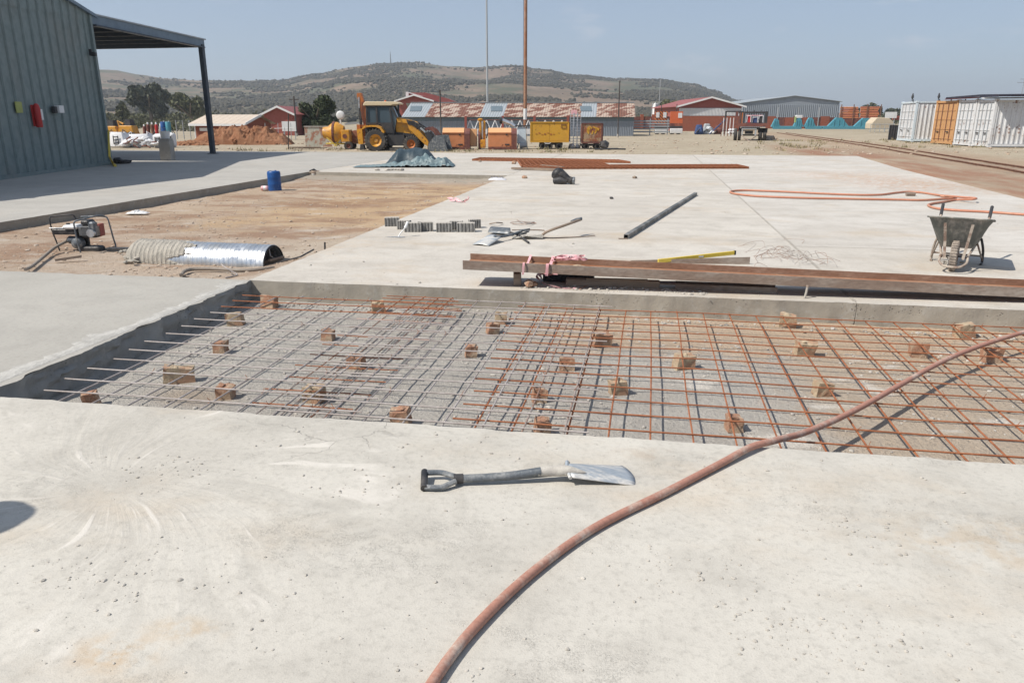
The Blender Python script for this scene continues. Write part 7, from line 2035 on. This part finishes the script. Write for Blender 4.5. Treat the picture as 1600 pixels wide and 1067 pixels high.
# ---- poker vibrator power unit
t_ = thing('petrol_vibrator', 'small petrol engine in a tube frame standing on the dirt at left', 'engine unit', P(132, 390, -.155), YAW)
G0 = 9.85 / 1180
def g(u, v, y=0.0): return Vector(((60 + u / 9.7 - 132) * G0, y, (390 - (320 + v / 9.7)) * G0 * 1.03))
b = MB(); b.tube(smooth_path([g(330, 690, -.05), g(300, 540, -.05), g(262, 380, -.05), g(255, 190, -.05), g(300, 160, -.02), g(560, 140, .02), g(600, 180, .04), g(610, 230, .05)], 4), .010, 7); b.build('frame_hoop', M['dark'], t_, True)
b = MB(); b.tube(smooth_path([g(770, 735, -.2), g(742, 560, -.2), g(728, 300, -.2), g(745, 215, -.2), g(840, 185, -.16), g(990, 150, .02), g(1040, 180, .12)], 4), .011, 7); b.build('frame_hoop', M['steel_handle'], t_, True)
b = MB(); b.tube(smooth_path([g(620, 190, .16), g(800, 182, .16), g(1000, 185, .16), g(1050, 220, .16), g(1070, 330, .16), g(1095, 520, .16), g(1115, 660, .16), g(1080, 680, .12), g(890, 680, .0)], 4), .011, 7); b.build('frame_hoop', M['steel_handle'], t_, True)
for y in (-.18, .16):
    b = MB(); b.tube([g(320, 720, y), g(780, 725, y), g(1120, 700, y)], .012, 7); b.build('base_rail', M['dark'], t_, True)
b = MB(); b.tube([g(320, 720, -.18), g(320, 720, .16)], .012, 7); b.tube([g(1100, 705, -.18), g(1100, 705, .16)], .012, 7); b.build('cross_rail', M['dark'], t_, True)
b = MB(); b.tube([g(230, 332, -.06), g(470, 332, -.06)], .006, 5); b.build('throttle_rod', M['galv'], t_, True)
def gb(name, p, q, y, d, m, bev=.01, par=t_):
    a = g(*p); c = g(*q); b = MB(); b.box(((a.x + c.x) / 2, y, (a.z + c.z) / 2), (abs(c.x - a.x), d, abs(a.z - c.z)), bev=bev); return b.build(name, m, par)
gb('air_box', (285, 345), (680, 430), 0, .2, M['black'], .012)
tk = gb('fuel_tank', (465, 285), (700, 345), 0, .24, M['white_p'], .03)
b = MB(); b.cyl(g(500, 300, 0), g(500, 265, 0), .025, n=10); b.build('cap', M['dark'], tk)
eng = gb('engine_block', (740, 300), (990, 480), 0, .2, M['dark'], .02)
b = MB()
for i in range(8): b.box(g(865, 310 + i * 18, 0), (.24, .22, .004))
b.build('cooling_fins', M['galv'], eng)
gb('silencer', (890, 230), (1000, 400), -.08, .1, M['steel_handle'], .02)
gb('cowl', (740, 215), (880, 300), .02, .18, M['black'], .02)
b = MB(); b.cyl(g(930, 400, -.15), g(930, 400, -.10), .055, n=14); b.build('recoil_starter', M['galv'], t_, True)
b = MB(); b.lathe([(.02, -.08), (.075, -.05), (.09, 0), (.075, .05), (.04, .08)], 16, g(640, 570, -.03), 'Y'); b.lathe([(.03, 0), (.055, .03), (.05, .12), (.03, .13)], 12, g(520, 520, -.03) - Vector((.04, 0, 0)), 'X'); b.build('pump_casing', M['steel_handle'], t_, True)
gb('bracket', (560, 430), (760, 640), .06, .05, M['dark'], .008); gb('red_plate', (960, 280), (1010, 470), .05, .12, M['redwall'], .006); gb('sump', (640, 620), (1000, 710), 0, .16, M['dark'], .02)
b = MB()
for i in range(7): b.tube([g(500 + i * 40, 700 + 10 * (i % 3), -.2 + .02 * i), g(620 + i * 40, 740, -.24)], .008, 5)
b.build('loose_cables', M['black'], t_, True)
t_ = thing('vibrator_hose', 'muddy grey hose running from the petrol engine down to the slab edge', 'hose', (0, 0, 0))
b = MB(); b.tube(smooth_path([P(115, 373, -.02), P(100, 379, -.04), P(84, 388, -.09), P(66, 403, -.12), P(50, 416, -.125), P(40, 421, -.10)], 5), .021, 8); b.build('hose', M['hose_grey'], t_, True)
t_ = thing('timber_offcut', 'thin timber offcut lying in front of the petrol engine', 'timber', P(88, 408, -.15), YAW + .35)
b = MB(); b.box((.14, 0, .03), (.3, .04, .03), rot=Matrix.Rotation(-.1, 3, 'Y')); b.build('stick', M['timber'], t_)
t_ = thing('ground_board', 'dark flat board lying beside the petrol engine', 'board', P(192, 391, -.15), YAW - .1)
b = MB(); b.box((-.05, 0, .02), (.34, .1, .03), bev=.004); b.build('board', M['dark'], t_)

# ---- the worker whose head throws the round shadow at the left edge
t_ = thing('person', 'worker in dark blue overalls and a white hard hat standing left of the viewer', 'person', (-3.83, 1.60, 0), math.radians(-70))
# body as one skinned surface
J = {'pelvis': (0, 0, .95), 'spine': (0, .01, 1.15), 'chest': (0, .0, 1.33), 'neck': (0, .0, 1.47), 'head0': (0, -.01, 1.55), 'head1': (0, -.015, 1.66)}
vs = []; ed = []; rad = []
def jv(p, r): vs.append(p); rad.append(r); return len(vs) - 1
p0 = jv((0, 0, .95), (.15, .11)); p1 = jv((0, .01, 1.13), (.14, .10)); p2 = jv((0, 0, 1.32), (.17, .11)); p3 = jv((0, 0, 1.45), (.06, .06)); p4 = jv((0, -.01, 1.52), (.055, .06)); p5 = jv((0, -.015, 1.62), (.078, .095)); p6 = jv((0, -.01, 1.70), (.07, .085))
ed += [(p0, p1), (p1, p2), (p2, p3), (p3, p4), (p4, p5), (p5, p6)]
for s in (-1, 1):
    a = jv((s * .10, 0, .86), (.095, .095)); k = jv((s * .11, -.01, .48), (.062, .065)); n_ = jv((s * .12, .01, .10), (.045, .05)); f = jv((s * .125, -.15, .045), (.045, .03))
    ed += [(p0, a), (a, k), (k, n_), (n_, f)]
    sh_ = jv((s * .20, 0, 1.38), (.062, .06)); el = jv((s * .26, .03, 1.10), (.042, .042)); wr_ = jv((s * .25, -.05, .86), (.028, .028))
    ed += [(p2, sh_), (sh_, el), (el, wr_)]
    pm = jv((s * .245, -.07, .79), (.034, .018)); ed.append((wr_, pm))
    for q in range(4):
        f1 = jv((s * .24, -.10 + q * .021, .72), (.009, .009)); f2 = jv((s * .235, -.095 + q * .019, .675 + .008 * abs(q - 1.5)), (.008, .008)); ed += [(pm, f1), (f1, f2)]
    th_ = jv((s * .235, -.115, .77), (.011, .011)); th2 = jv((s * .228, -.125, .735), (.009, .009)); ed += [(pm, th_), (th_, th2)]
me = bpy.data.meshes.new('body'); me.from_pydata(vs, ed, []); body = bpy.data.objects.new('body', me); COL.objects.link(body); body.parent = t_; me.materials.append(M['overall'])
sk = body.modifiers.new('skin', 'SKIN'); sk.use_smooth_shade = True
for i, r in enumerate(rad): me.skin_vertices[0].data[i].radius = r
me.skin_vertices[0].data[0].use_root = True
sb = body.modifiers.new('sub', 'SUBSURF'); sb.levels = 2; sb.render_levels = 2
b = MB(); b.lathe([(.001, -.105), (.05, -.095), (.078, -.05), (.086, .0), (.08, .06), (.05, .10), (.001, .115)], 18, (0, -.02, 1.63)); b.build('face', M['skin'], t_, True)
b = MB(); b.box((0, -.112, 1.615), (.022, .03, .04), top=(.5, .4)); b.box((-.088, -.01, 1.62), (.015, .03, .05)); b.box((.088, -.01, 1.62), (.015, .03, .05)); b.build('nose_and_ears', M['skin'], t_)
b = MB(); b.box((-.032, -.098, 1.642), (.022, .012, .01)); b.box((.032, -.098, 1.642), (.022, .012, .01)); b.box((0, -.1, 1.572), (.04, .01, .008)); b.build('eyes_and_mouth', M['dark'], t_)
b = MB(); b.lathe([(.165, 1.69), (.168, 1.698), (.125, 1.705), (.122, 1.74), (.105, 1.79), (.07, 1.825), (.001, 1.84)], 22, (0, -.01, 0)); b.box((0, -.14, 1.695), (.16, .09, .012)); b.build('hard_hat', M['white_p'], t_, True)
for s in (-1, 1):
    b = MB(); b.box((s * .122, -.06, .045), (.10, .28, .09), top=(.8, .75), bev=.02); b.build('boot', M['dark'], t_)

# ------------------------------------------------------------------ air
def haze(density=.00034):
    b = MB(); b.box((0, 0, 60), (7200, 7200, 125)); m = bpy.data.materials.new('haze_air'); m.use_nodes = True
    nt = m.node_tree; nt.nodes.clear(); o = nt.nodes.new('ShaderNodeOutputMaterial'); v = nt.nodes.new('ShaderNodeVolumePrincipled')
    v.inputs['Density'].default_value = density; v.inputs['Color'].default_value = (.80, .87, .95, 1); v.inputs['Anisotropy'].default_value = .2
    nt.links.new(v.outputs[0], o.inputs['Volume'])
    b.build('haze', m, None, kind='stuff')
haze()
